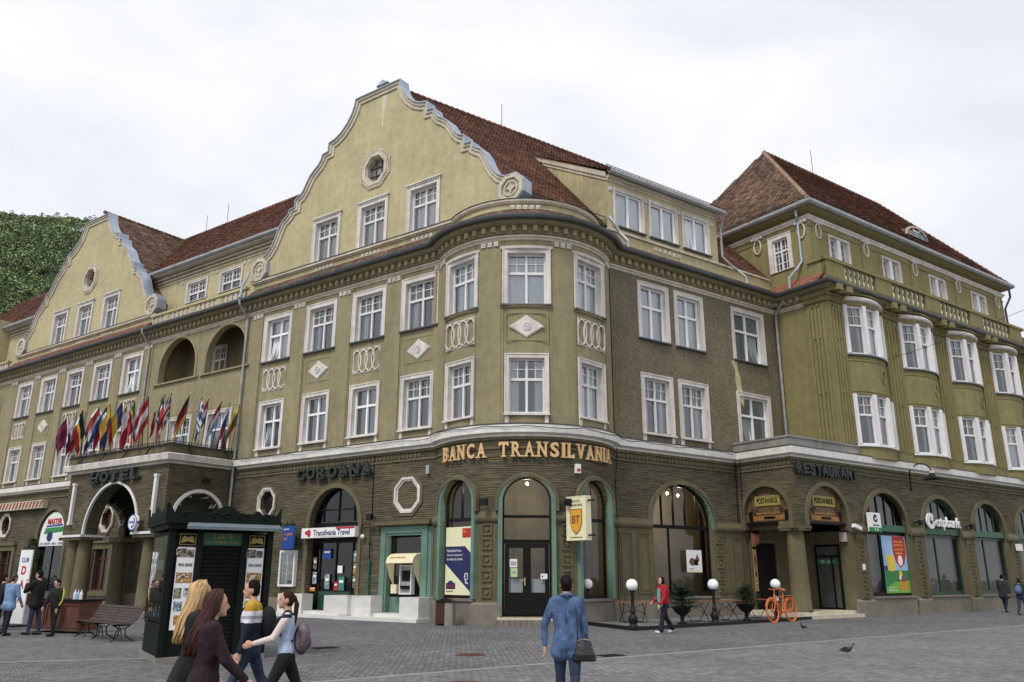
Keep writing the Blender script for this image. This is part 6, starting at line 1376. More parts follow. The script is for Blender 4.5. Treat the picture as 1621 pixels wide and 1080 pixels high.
gr = lambda u, v: ('w' if (abs(v-.78) < .05 or abs(u-.2) < .05) else 'b') if (u < .4 and v > .55) else ('b' if int(v*9) % 2 == 0 else 'w')
def cz(u, v): return 'b' if u < .5*(1-abs(2*v-1)) else ('w' if v > .5 else 'r')
def cy(u, v): return 'o' if (u-.5)**2+(v-.55)**2 < .05 else 'w'
flags = [('dark purple flag at the far left end of the row', lambda u, v: 'm' if u > .12 else 'w'), ('white blue and red flag behind the big white flag', H3('w', 'b', 'r')), ('large white flag with orange emblem near the left end', cy), ('red and white flag behind the large white flag', H2('w', 'r')),
 ('black, yellow and red flag third from the large white one', V3('k', 'y', 'r')), ('blue flag with thin yellow cross', CR('b', 'y')), ('red white and blue striped flag left of the green and orange one', H3('r', 'w', 'b')), ('blue and red flag with low red fly', H2('b', 'r')), ('flag with green white and orange upright stripes', V3('g', 'w', 'o')), ('plain yellow and blue flag', H2('y', 'b')),
 ('red flag with narrow yellow middle band', H3('r', 'y', 'r')), ('blue yellow and red tricolour flag', V3('b', 'y', 'r')), ('broad white over red flag in mid row', H2('w', 'r')), ('green and red flag with yellow edge', lambda u, v: 'g' if u < .36 else ('y' if u < .46 else 'r')), ('pale blue white and red flag folded narrow', H3('w', 'l', 'r')), ('red white red flag in the middle of the row', H3('r', 'w', 'r')),
 ('green white and red upright striped flag', V3('g', 'w', 'r')), ('red flag with white cross', CR('r', 'w')), ('red white and blue crossed flag at the portico corner', uk), ('black red and yellow striped flag on the side rail', H3('k', 'r', 'y')), ('blue and white many striped flag on the side rail', gr), ('red white and green striped flag on the side rail', H3('r', 'w', 'g')), ('red white and light blue flag on the side rail', H3('r', 'w', 'l')), ('white and red flag with blue wedge on the side rail', cz), ('narrow yellow green and red flag beside the drainpipe', H3('y', 'g', 'r'))]
rnd = random.Random(11)
for i, (lab, pat) in enumerate(flags):
    if i < 19: s_ = 26.15-i*(8.9/18.5)+rnd.uniform(-.18, .18); pos = lp(s_, PO+.1+.12*(i % 2), 7.35); lean = (nL.to_3d()*rnd.uniform(.10, .3)+aL.to_3d()*rnd.uniform(-.22, -.02)+Vector((0, 0, 1)))
    else: o_ = PO-.35-(i-19)*.55; pos = lp(PA-.1, o_, 7.35); lean = (-aL.to_3d()*rnd.uniform(.12, .3)+nL.to_3d()*rnd.uniform(-.05, .1)+Vector((0, 0, 1)))
    sd_ = aL.to_3d()*rnd.choice([rnd.uniform(.2, 1.0), rnd.uniform(.2, 1.0), rnd.uniform(-.7, -.1)])+nL.to_3d()*rnd.uniform(.1, .7)
    flag(lab, pos, lean, sd_, pat, (rnd.uniform(.95, 1.3), rnd.uniform(1.25, 1.85)) if i != 2 else (1.35, 2.0), i)

t_ = thing('lamp_bracket', 'black scrolled lamp bracket on a green post right of the agency door', 'bracket', FL.W(7.45, .1, .85)); W = FL.W(7.45, 0, 0)
b = MB(); b.tube([(0, -.12, .9), (0, -.12, 2.3)], .05, 8); b.build('green_sleeve', M('sleeve_green', (.02, .12, .07), .5), t_, W)
b = MB(); b.tube([(0, -.12, 2.3), (0, -.12, 3.45)]+[(-.28+.28*math.cos(a), -.12, 3.45+.28*math.sin(a)) for a in [R(20*i) for i in range(1, 13)]], .022, 6); b.lathe([(.05, -.04), (.06, 0), (.05, .04)], (0, -.12, 2.9), 8); b.build('scroll', IRON, t_, W); b = MB(); b.sphere((-.42, -.14, 3.2), .09, 12, 8); b.build('lamp', PAPER, t_, W)
# ------------------------------------------------------------------ wooded mountain far behind the left gable
def hz(x, y):
    prof_ = [(-1200, 345), (-800, 342), (-482, 329), (-396, 313), (-300, 285), (-100, 215), (150, 120), (400, 60)]
    top = prof_[-1][1]
    for (a, za), (c, zc) in zip(prof_, prof_[1:]):
        if a <= x <= c: top = za+(zc-za)*(x-a)/(c-a); break
    t = max(0, min(1, (y-330)/370)); return top*(t*t*(3-2*t)*.35+t*.65)+6*math.sin(x*.021+y*.013)*t
b = MB(); xs_ = list(range(-1200, 401, 50)); ys_ = list(range(330, 761, 43))
for i in range(len(xs_)-1):
    for j in range(len(ys_)-1):
        b.poly([(x, y, hz(x, y)-2) for x, y in ((xs_[i], ys_[j]), (xs_[i+1], ys_[j]), (xs_[i+1], ys_[j+1]), (xs_[i], ys_[j+1]))])
b.build('hill', M('forest_floor', (.04, .06, .03), 1), kind='structure')
LEAF = M('hazed_forest_leaves', (.215, .275, .125), .95, var=.3, vscale=.04, island=.3)  # leaf colour lightened: distance haze is painted into it
LEAF2 = M('hazed_forest_leaves_dark', (.14, .19, .095), .95, var=.3, vscale=.04, island=.3)  # darker crowns, with the same painted haze in their colour
fb = MB(); rnd = random.Random(21)
def crown(fb, x, y, z, r, h, m_, n):
    for k in range(n):
        a, e_ = rnd.uniform(0, 2*pi), rnd.uniform(-.3, 1.5); rr = r*(.65+.4*rnd.random())
        c = Vector((x+rr*math.cos(a)*math.cos(e_), y+rr*math.sin(a)*math.cos(e_), z+h*.3+h*.55*math.sin(e_)))
        d = Vector((math.cos(a)*math.cos(e_), math.sin(a)*math.cos(e_), math.sin(e_)+.4)).normalized()+Vector((rnd.uniform(-.5, .5), rnd.uniform(-.5, .5), rnd.uniform(-.5, .5)))
        d.normalize(); u = d.cross(Vector((.3, .2, 1))).normalized(); v = d.cross(u); q = r*rnd.uniform(.14, .26)
        fb.poly([c+u*q, c+v*q*.8+d*q*.2, c-u*q*.9, c-v*q*.9+d*q*.15], m_)
for i in range(2600):
    x = rnd.uniform(-560, -350); y = rnd.uniform(520, 708); z = hz(x, y)
    if z < 120: continue
    r = rnd.uniform(2.4, 4.6); con = rnd.random() < .25
    crown(fb, x, y, z, r*(.7 if con else 1), r*(2.6 if con else 1.7), 1 if con or rnd.random() < .25 else 0, 55)
fb.build('forest', [LEAF, LEAF2], kind='stuff', label='dense green wood covering the mountain behind the left gable', cat='forest')

# ------------------------------------------------------------------ neighbouring house at the right edge
nb = thing('neighbour_house', 'ochre house just visible past the end of the right wing', 'building', T(*rp(40.5, 0, 0)))
b = MB(); b.box(0, 9, 0, 10, 0, 15.6); b.build('wall', WING, nb, FR_.W(37.25, WOFF-.6, 0)); b = MB(); b.box(-.0, 9, -.4, 10, 15.6, 15.9); b.build('cornice', STONE, nb, FR_.W(37.25, WOFF-.6, 0))
b = MB(); b.box(-.02, 9.2, -.5, 10, 15.9, 16.3); b.build('roof', GUTTER, nb, FR_.W(37.25, WOFF-.6, 0))

# ------------------------------------------------------------------ cafe terrace
tpts = [(2.3, 31.0), (2.7, 30.2), (3.9, 27.1), (10.45, 32.95), (12.3, 34.8)]+[rp(12.1, .1, 0).to_2d().to_tuple(), rp(5, .1, 0).to_2d().to_tuple()]
b = MB(); n = len(tpts); b.poly([(x, y, .07) for x, y in tpts]); b.build('terrace_paving', FLAG, kind='structure')
b = MB(); sweep(b, tpts[:5], [(-.09, 0), (-.09, .11), (.05, .11), (.05, 0)]); b.build('kerb', IRON, kind='structure')
GLOBE = M('opal_globe', (.90, .91, .95), .3, var=.02, spec=.5)
def globe_lamp(x, y, label, src=None):
    if src: return copytree(src, T(x, y, .07), label)
    t_ = thing('globe_lamp', label, 'lamp', T(x, y, .07), 'white globe bollard lamps on the terrace'); W = T(x, y, .07)
    b = MB(); b.lathe([(.17, 0), (.17, .05), (.12, .08), (.12, .14), (.15, .2), (.155, .28), (.12, .36), (.07, .4), (.08, .44), (.1, .5), (.07, .54), (.055, .6), (.05, 1.0), (.06, 1.03), (.06, 1.06), (.05, 1.08), (.1, 1.12), (.1, 1.15)], n=14); b.build('post', IRON, t_, W, True)
    b = MB(); b.sphere((0, 0, 1.31), .19, 24, 16); b.build('globe', GLOBE, t_, W, True); return t_
l1 = globe_lamp(3.92, 27.5, 'globe lamp at the terrace corner left of the woman in red'); globe_lamp(2.78, 30.9, 'globe lamp nearest the bank door, behind the woman in denim', l1)
globe_lamp(7.2, 30.2, 'globe lamp between the two planted urns', l1); globe_lamp(10.3, 33.0, 'globe lamp above the orange bicycle', l1)
CONIF = M('conifer_needles', (.022, .052, .025), .9, var=.4, vscale=6, island=.4)
CONIF2 = M('olive_needles', (.05, .062, .025), .9, var=.4, vscale=6, island=.4)
def urn(x, y, label, mat, seed, spread):
    t_ = thing('planted_urn', label, 'planter', T(x, y, .07), 'iron urns with small conifers'); W = T(x, y, .07)
    b = MB(); b.lathe([(.17, 0), (.17, .04), (.08, .07), (.06, .14), (.09, .18), (.06, .22), (.07, .27), (.2, .34), (.3, .46), (.34, .55), (.36, .57), (.33, .58), (.28, .52)], n=20); b.build('urn', IRON, t_, W, True)
    b = MB(); b.tube([(0, 0, .5), (.02, .01, .85), (0, .02, 1.15)], [.03, .022, .008], 6); b.build('trunk', DARKWOOD, t_, W)
    b = MB(); rn = random.Random(seed)
    for k in range(80):
        h_ = .52+.66*(k/80)**.95; a = k*2.4+rn.uniform(-.3, .3); L_ = spread*(1.05-(h_-.52)/.85)*rn.uniform(.7, 1.1); up_ = rn.uniform(-.02, .22)
        for m_ in range(9):
            f_ = (m_+1)/9; c = Vector((L_*f_*math.cos(a), L_*f_*math.sin(a), h_+up_*f_))
            for sgn in (-1, 1):
                for vv in (-.35, .25):
                    d = Vector((math.cos(a+sgn*.8), math.sin(a+sgn*.8), vv+rn.uniform(-.2, .3)))*rn.uniform(.08, .15); s_ = Vector((-d.y, d.x, 0)).normalized()*.018
                    b.poly([c-s_, c+s_, c+d])
    b.build('foliage', mat, t_, W)
urn(5.95, 29.75, 'iron urn with a wide dark conifer behind the woman in red', CONIF, 3, .8); urn(8.9, 32.3, 'iron urn with a rounder olive conifer left of the bicycle', CONIF2, 8, .62)
TWOOD = M('table_wood', (.20, .085, .04), .6, var=.2)
def cafe_table(x, y, rz, label):
    W = T(x, y, .07, rz); t_ = thing('folding_table', label, 'table', W, 'folding terrace tables')
    for k in range(5): b = MB(); b.box(-.6, .6, -.3+.122*k, -.3+.122*k+.11, .70, .73); b.build('slat', TWOOD, t_, W)
    for s_ in (-1, 1):
        b = MB(); b.tube([(s_*.42, -.26, .69), (s_*.4, -.1, .45), (s_*.42, .26, .02)], .014, 5); b.build('leg', IRON, t_, W); b = MB(); b.tube([(s_*.42, .26, .69), (s_*.44, .1, .45), (s_*.42, -.26, .02)], .014, 5); b.build('leg', IRON, t_, W)
    b = MB(); b.tube([(-.42, .26, .03), (.42, .26, .03)], .01, 4); b.build('stretcher', IRON, t_, W); b = MB(); b.tube([(-.42, -.26, .03), (.42, -.26, .03)], .01, 4); b.build('stretcher', IRON, t_, W)
    b = MB(); b.tube([(-.42, 0, .3), (.42, 0, .66)], .01, 4); b.tube([(.42, 0, .3), (-.42, 0, .66)], .01, 4); b.build('brace', IRON, t_, W)
cafe_table(4.35, 30.4, R(10), 'folding table behind the corner globe lamp'); cafe_table(8.0, 31.8, R(36), 'folding table between the two urns'); cafe_table(9.75, 33.7, R(36), 'folding table beside the orange bicycle'); cafe_table(6.7, 31.0, R(30), 'folding table half hidden by the dark conifer')
# bicycle painted all over in orange
OR_ = M('orange_paint', (.62, .15, .035), .4, var=.08, spec=.5)
def bicycle(W):
    t_ = thing('bicycle', 'bicycle painted entirely orange, leaning at the terrace edge', 'bicycle', W); r = .36
    for x, nm in ((.62, 'front_wheel'), (-.5, 'rear_wheel')):
        b = MB(); b.tube([(x+r*math.cos(2*pi*i/32), 0, r+r*math.sin(2*pi*i/32)) for i in range(32)], .022, 8, closed=True); w_ = b.build(nm, OR_, t_, W)
        b = MB(); b.tube([(x+(r-.04)*math.cos(2*pi*i/32), 0, r+(r-.04)*math.sin(2*pi*i/32)) for i in range(32)], .012, 6, closed=True); b.build('rim', OR_, w_, W)
        b = MB(); b.tube([(x, -.05, r), (x, .05, r)], .03, 8)
        for i in range(16): a = 2*pi*i/16; b.tube([(x, .03*(-1)**i, r), (x+(r-.03)*math.cos(a), 0, r+(r-.03)*math.sin(a))], .003, 3)
        b.build('spokes', OR_, w_, W)
        b = MB(); b.tube([(x+(r+.035)*math.cos(a), 0, r+(r+.035)*math.sin(a)) for a in [R((20 if x > 0 else 10)+14*i) for i in range(11)]], .02, 5); b.build('mudguard', OR_, t_, W)
    b = MB()
    bb_, hd, st_ = (.02, 0, .3), (.4, 0, .78), (-.14, 0, .82)
    for p, q, rr in ((bb_, hd, .02), (bb_, st_, .018), ((-.115, 0, .76), (.41, 0, .80), .017), ((.385, 0, .86), (.44, 0, .66), .024)): b.tube([p, q], rr, 8)
    for y in (-.05, .05): b.tube([(.44, y*.6, .68), (.5, y, .55), (.62, y, r)], .013, 6); b.tube([(-.5, y, r), (-.12, y*.4, .72)], .01, 5); b.tube([(-.5, y, r), bb_], .011, 5)
    b.build('frame', OR_, t_, W)
    b = MB(); b.tube([(.385, 0, .86), (.36, 0, 1.0)], .014, 6); b.tube([(.2, -.26, 1.02), (.3, -.22, 1.04), (.36, -.1, 1.01), (.37, 0, 1.0), (.36, .1, 1.01), (.3, .22, 1.04), (.2, .26, 1.02)], .013, 6); b.build('handlebar', OR_, t_, W)
    b = MB(); b.tube([(-.14, 0, .82), (-.17, 0, .94)], .013, 6); b.sphere((-.2, 0, .98), .1, 12, 8, 0, 1.25, .8, .35); b.sphere((-.08, 0, .985), .05, 10, 6, 0, 1.6, .6, .4); b.build('saddle', OR_, t_, W)
    b = MB(); b.box(-.75, -.3, -.07, .07, .80, .815); b.tube([(-.7, -.05, .8), (-.5, -.05, r)], .008, 4); b.tube([(-.7, .05, .8), (-.5, .05, r)], .008, 4); b.build('rack', OR_, t_, W)
    b = MB(); b.tube([bb_, (.1, -.08, .16), (.1, -.14, .16)], .012, 5); b.tube([bb_, (-.06, .08, .44), (-.06, .14, .44)], .012, 5); b.tube([(.02+.09*math.cos(2*pi*i/16), -.04, .3+.09*math.sin(2*pi*i/16)) for i in range(16)], .008, 4, closed=True); b.box(-.52, .08, -.05, -.035, .28, .40); b.build('crank', OR_, t_, W)
    b = MB(); b.box(.12, .32, -.03, -.02, .66, .78); b.build('card', PAPER, t_, W)
dv = Vector((9.93-10.94, 32.05-32.98)); bicycle(Matrix.Translation((10.35, 32.42, .002)) @ Matrix.Rotation(math.atan2(dv.y, dv.x), 4, 'Z') @ Matrix.Rotation(R(4), 4, 'X') @ Matrix.Scale(1.18, 4))

# ------------------------------------------------------------------ litter bin
W = T(-2.28, 29.75, 0, R(-12)); t_ = thing('litter_bin', 'slatted brown litter bin with curved lid beside the bay', 'bin', W); CONC = M('bin_concrete', (.24, .22, .19), .9, bump=.3)
b = MB(); b.box(.02, .3, -.22, .22, 0, .78); b.build('concrete_side', CONC, t_, W); b = MB(); b.box(-.3, .02, -.2, .2, .02, .75); b.build('liner', BLACK, t_, W)
for k in range(5): b = MB(); b.box(-.3+.062*k, -.3+.062*k+.05, -.235, -.2, .06, .74); b.build('slat', M('bin_wood', (.07, .025, .018), .6), t_, W)
b = MB(); q = [(-.34+.68*i/10, .78+.13*math.sin(pi*i/10)) for i in range(11)]; b.prism(q+[(.34, .76), (-.34, .76)], -.24, .24); b.build('lid', IRON, t_, W)

# ------------------------------------------------------------------ benches
BW = M('bench_wood', (.05, .034, .03), .6, var=.35, vscale=8)
def bench(x, y, rz, label):
    W = T(x, y, 0, rz); t_ = thing('park_bench', label, 'bench', W, 'slatted park benches')
    prof_ = [(-.28, .43), (-.19, .42), (-.10, .415), (-.01, .41), (.08, .42), (.17, .46), (.235, .53), (.28, .60), (.32, .67), (.355, .74), (.385, .81)]
    for i, (y_, z_) in enumerate(prof_):
        b = MB(); ang = 0 if i < 5 else R(55); c, s_ = math.cos(ang), math.sin(ang)
        for xa, xb in ((-1.48, -.01), (.01, 1.48)): pass
        q = [(-.035*c, -.035*s_), (.035*c, .035*s_), (.035*c-.02*s_, .035*s_+.02*c), (-.035*c-.02*s_, -.035*s_+.02*c)]
        n = len(b.v); b.v += [(-1.5, y_+p, z_+r_) for p, r_ in q]+[(1.5, y_+p, z_+r_) for p, r_ in q]; b.f += [(0, 1, 2, 3), (7, 6, 5, 4)]+[(k, 4+k, 4+(k+1) % 4, (k+1) % 4) for k in range(4)]; b.m += [0]*6
        b.build('slat', BW, t_, W)
    for x_ in (-1.25, 0, 1.25):
        b = MB(); b.tube([(x_, -.3, .4), (x_, -.1, .39), (x_, .1, .39), (x_, .2, .46), (x_, .4, .84)], .018, 5)
        b.tube([(x_, -.26, .4), (x_, -.1, .3), (x_, -.12, .12), (x_, -.3, .0)], .018, 5); b.tube([(x_, .2, .42), (x_, .05, .3), (x_, .08, .12), (x_, .3, 0)], .018, 5); b.tube([(x_, -.1, .28), (x_, .0, .33), (x_, .07, .28)], .012, 4)
        b.tube([(x_-.25, -.1, .02), (x_-.12, -.1, .3), (x_, -.1, .36), (x_+.12, -.1, .3), (x_+.25, -.1, .02)], .014, 4)
        b.build('leg', IRON, t_, W)
ang = math.atan2(-.69, .72)
bench(-10.95, 23.1, ang, 'dark slatted bench between the kiosk and the standing men'); bench(-16.75, 27.1, ang, 'dark slatted bench cut by the left edge'); bench(-9.4, 23.9, ang, 'dark slatted bench mostly hidden behind the kiosk')
# vendor stand with bottles
W = T(-13.5, 25.75, 0, R(-28)); t_ = thing('vendor_stand', 'brown wooden vendor counter behind the standing men', 'counter', W); SW = M('counter_wood', (.11, .042, .028), .5, var=.3, vscale=5)
b = MB(); b.box(-1.1, 1.25, -.35, .35, .08, .9); b.build('body', SW, t_, W); b = MB(); b.box(-1.18, 1.33, -.42, .42, .9, .95); b.build('top', BLACK, t_, W)
for x in (-.7, .1, .9): b = MB(); b.frame(x-.36, x+.36, .16, .82, .04, -.375, -.35); b.build('panel_frame', SW, t_, W)
for i, (x, m_) in enumerate(((-.15, PAPER), (.0, BRN), (.12, PAPER), (.72, PAPER), (.86, SKYB), (1.0, PAPER))):
    b = MB(); b.lathe([(.045, 0), (.045, .16), (.018, .22), (.018, .27)], n=8); b.build('bottle', m_, None, W @ Matrix.Translation((x, -.2, .95)), label=['white bottle at the left end of the bottles on the counter', 'brown bottle second from the left on the counter', 'white bottle right of the brown one on the counter', 'white bottle left of the blue one on the counter', 'light blue bottle on the vendor counter', 'white bottle at the right end of the vendor counter'][i], cat='bottle', group='bottles on the vendor counter')
W = T(-16.35, 28.3, 0, R(-32)); t_ = thing('banner', 'upright white banner with red letters behind the counter', 'banner', W)
b = MB(); b.box(-.36, .36, -.02, .02, .1, 2.45); b.build('panel', PAPER, t_, W); b = MB(); b.box(-.4, .4, -.25, .25, 0, .06); b.build('foot', IRON, t_, W)
letters('CLUB', W @ Matrix.Translation((0, -.021, 0)), -.22, .22, 2.05, 2.2, .006, BLUE, t_, 'lettering', .02)
for c, z in (('D', 1.65), ('A', 1.2), ('A', .75)): letters(c, W @ Matrix.Translation((0, -.021, 0)), -.14, .14, z, z+.28, .006, RED, t_, 'lettering', .04)
# tall potted evergreen under the left arch
W = T(*lp(33.3, 1.4, 0), 0, 1.25); t_ = thing('potted_evergreen', 'tall dark evergreen in a pot under the left arch', 'tree', W); b = MB(); b.lathe([(.3, 0), (.36, .5), (.33, .5), (.3, .45)], n=14); b.build('pot', BRN, t_, W); b = MB(); b.tube([(0, 0, .4), (0, .02, 1.6), (0, 0, 2.6)], [.05, .035, .01], 6); b.build('trunk', DARKWOOD, t_, W)
b = MB(); rn = random.Random(4)
for k in range(2600):
    h_ = rn.uniform(.55, 2.9); rr = (.62*(1-((h_-1.3)/1.75)**2 if h_ > 1.3 else .62*(.75+.25*(h_-.55)/.75)))*math.sqrt(rn.random())*(1+.2*math.sin(h_*9)); a = rn.uniform(0, 2*pi); c = Vector((rr*math.cos(a), rr*math.sin(a), h_)); d = Vector((rn.uniform(-1, 1), rn.uniform(-1, 1), rn.uniform(-.3, 1)))*.08; s_ = Vector((-d.y, d.x, .01)).normalized()*.025
    b.poly([c-s_, c+s_, c+d])
b.build('foliage', CONIF, t_, W)

# ------------------------------------------------------------------ kiosk
KG = M('kiosk_green', (.006, .010, .008), .55, var=.15, spec=.12); KS = M('shutter_green', (.006, .008, .007), .65, var=.15, spec=.1); KA = M('awning_cloth', (.13, .16, .18), .6, var=.15)
KF = Fr((-6.88, 16.91), (.849, .529)); KW, KD = 1.98, 1.97; W = KF.W(0, 0, 0)
k_ = thing('book_kiosk', 'dark green book kiosk with scalloped crest in the left foreground', 'kiosk', W)
b = MB(); b.box(.02, KW-.02, .04, KD, .1, 2.5); b.build('body', KG, k_, W); b = MB(); b.box(-.06, KW+.06, -.08, KD+.06, 0, .1); b.build('base', M('kiosk_base', (.2, .19, .17), .9), k_, W)
for x in (0, .54, 1.44, KW): b = MB(); b.box(x-.06, x+.06, -.05, .04, .1, 2.55); b.build('post', KG, k_, W)
for k in range(24): z = .25+k*.082; b = MB(); b.prism([(0, 0)], 0, 0) if False else b.box(.59, 1.39, .0, .03, z, z+.066); b.build('shutter_slat', KS, k_, W)
b = MB(); b.box(.6, 1.38, -.03, .0, 2.24, 2.5); b.build('name_board', M('kiosk_sign_green', (.02, .085, .05), .5), k_, W); letters('CARTE', W @ Matrix.Translation((0, -.031, 0)), .79, 1.19, 2.37, 2.47, .006, M('dull_gold', (.30, .24, .08), .5), k_); letters('CEA MAI BUNA SANSA', W @ Matrix.Translation((0, -.031, 0)), .66, 1.32, 2.28, 2.33, .004, MATS['dull_gold'], k_)
def strip(x, seed):
    rn = random.Random(seed); b = MB(); b.box(x-.17, x+.17, -.02, .0, .6, 2.2); s_ = b.build('display_strip', PAPER, k_, W)
    pics = [(-.1, 2.0, .2, .17, BLACK), (.08, 2.0, .14, .15, GREY), (0, 1.5, .3, .2, BRN if seed == 1 else ORA), (-.09, 1.2, .14, .2, BLACK), (.09, 1.24, .13, .16, SKYB), (-.06, .96, .16, .18, PAPER if seed == 1 else TEAL), (.02, .7, .26, .18, GRN if seed == 2 else BRN)]
    for px, pz, pw, ph, m_ in pics: b = MB(); b.box(x+px-pw/2, x+px+pw/2, -.026, -.021, pz, pz+ph); b.build('picture', {BRN: PICW, ORA: PICW, BLACK: PICD, GREY: PICD, SKYB: PICC, TEAL: PICG, GRN: PICG, PAPER: PICC}[m_], s_, W)
    letters('PRIMA LIBRARIE', W @ Matrix.Translation((0, -.021, 0)), x-.13, x+.14, 1.82, 1.88, .004, BLACK, s_)
    b = MB(); b.frame(x-.16, x+.16, 2.24, 2.46, .012, -.05, -.03); b.build('icon_frame', MATS['dull_gold'], s_, W); b = MB(); b.prism([(x-.13, 2.28), (x, 2.31), (x+.13, 2.28), (x+.11, 2.4), (x+.05, 2.42), (x, 2.39), (x-.05, 2.42), (x-.11, 2.4)], -.045, -.03); b.build('book_icon', MATS['dull_gold'], s_, W)
strip(.3, 1); strip(1.7, 2)
b = MB(); b.prism([(0, 0)], 0, 0) if False else None
b.v += [(.3, -.02, 2.74), (KW+.12, -.02, 2.74), (KW+.12, -.45, 2.6), (.18, -.45, 2.6), (.18, -.45, 2.54), (KW+.12, -.45, 2.54)]; b.f += [(0, 1, 2, 3), (3, 2, 5, 4)]; b.m += [0, 0]; b.build('awning', KA, k_, W)
b = MB(); b.box(-.12, KW+.12, -.14, KD+.1, 2.55, 2.66); b.box(-.18, KW+.18, -.2, KD+.16, 2.66, 2.74); b.build('cornice', KG, k_, W)
def crest(L_):
    pts = []; n = 60
    for i in range(n+1):
        t = i/n; x = L_*t; z = .10+.05*abs(math.sin(t*pi*5)); c = abs(t-.5)
        if c < .12: z = .16+.14*math.cos(c/.12*pi/2)
        for m_ in (.22, .78):
            if abs(t-m_) < .05: z = max(z, .12+.1*math.cos(abs(t-m_)/.05*pi/2))
        if t < .05 or t > .95: z = .12+.2*(1-min(t, 1-t)/.05)
        pts.append((x, z))
    return pts
q = crest(KW+.3); b = MB(); b.prism(q+[(KW+.3, 0), (0, 0)], -.2, -.16); 
for x in (.35, .9, KW/2+.15, 1.45, 1.95): b.tube([(x+.12*math.cos(a)*(1-a/9), -.21, .1+.05*math.sin(a)) for a in [i*.5 for i in range(12)]], .014, 4)
b.build('crest', KG, k_, W @ Matrix.Translation((-.15, 0, 2.74)))
q = crest(KD+.3); WK = KF.W(0, 0, 0) @ Matrix.Translation((-.17, KD+.15, 2.74)) @ Matrix.Rotation(R(-90), 4, 'Z'); b = MB(); b.prism(q+[(KD+.3, 0), (0, 0)], -.02, .02); b.build('crest', KG, k_, WK)
b = MB(); b.box(0, KW, 0, KD, 2.74, 2.8); b.build('roof', KG, k_, W)
# left side: glazed poster panel
WS = KF.W(0, 0, 0) @ Matrix.Translation((-.02, KD, 0)) @ Matrix.Rotation(R(-90), 4, 'Z')
b = MB(); b.frame(.08, KD-.08, .75, 2.5, .07, -.04, .02); sp = b.build('side_frame', KG, k_, WS); b = MB(); b.box(.1, KD-.1, -.01, .02, .12, .72); b.build('side_panel', KG, k_, WS)
for i, (x0, x1, z0, z1, m_) in enumerate(((.15, 1.8, 2.25, 2.45, TEAL), (.3, 1.2, 1.9, 2.2, PURP), (.5, 1.5, 1.75, 1.95, PAPER), (.6, 1.7, 1.4, 1.72, RED), (.2, .7, 1.3, 1.7, YEL), (.2, 1.7, 1.12, 1.3, BRN), (.3, 1.5, .92, 1.1, GRN), (.5, 1.1, .95, 1.05, YEL), (.2, 1.8, .78, .9, PURP))):
    b = MB(); b.box(x0, x1, -.012-.001*i, -.004, z0, z1); b.build('magazine', {RED: PICW, YEL: PICW, BRN: PICD, GRN: PICG, PURP: PICC}.get(m_, m_), sp, WS)
b = MB(); b.poly([(.12, -.035, .8), (KD-.12, -.035, .8), (KD-.12, -.035, 2.45), (.12, -.035, 2.45)]); b.build('pane', GLASS, sp, WS)

# ------------------------------------------------------------------ covers in the paving
RUSTI = M('rusty_iron', (.10, .05, .035), .8, var=.3, vscale=10)
for x, y, rr, lab, m_ in ((-.88, 18.81, .33, 'round rusty manhole cover left of the woman in denim', RUSTI), (-.75, 13.9, .33, 'round rusty manhole cover at the bottom edge of the square', RUSTI)):
    t_ = thing('manhole_cover', lab, 'manhole cover', T(x, y, 0)); b = MB(); b.lathe([(rr, .0), (rr, .012), (rr-.04, .012), (rr-.045, .008), (0.01, .008)], n=28); b.build('lid', m_, t_, T(x, y, 0)); b = MB()
    for i in range(-3, 4): b.box(-rr*.6, rr*.6, i*.07-.015, i*.07+.015, .008, .014)
    b.build('ribs', m_, t_, T(x, y, 0))
for x, y, lab in ((2.15, 18.76, 'dark drain grate right of the woman in denim'), (-4.4, 20.46, 'dark drain grate behind the couple')):
    W = T(x, y, 0, R(35)); t_ = thing('drain_grate', lab, 'drain', W); b = MB(); b.box(-.3, .3, -.2, .2, 0, .006); b.build('frame', BLACK, t_, W)
    for i in range(7): b = MB(); b.box(-.26+.08*i, -.22+.08*i, -.18, .18, .006, .014); b.build('bar', IRON, t_, W)
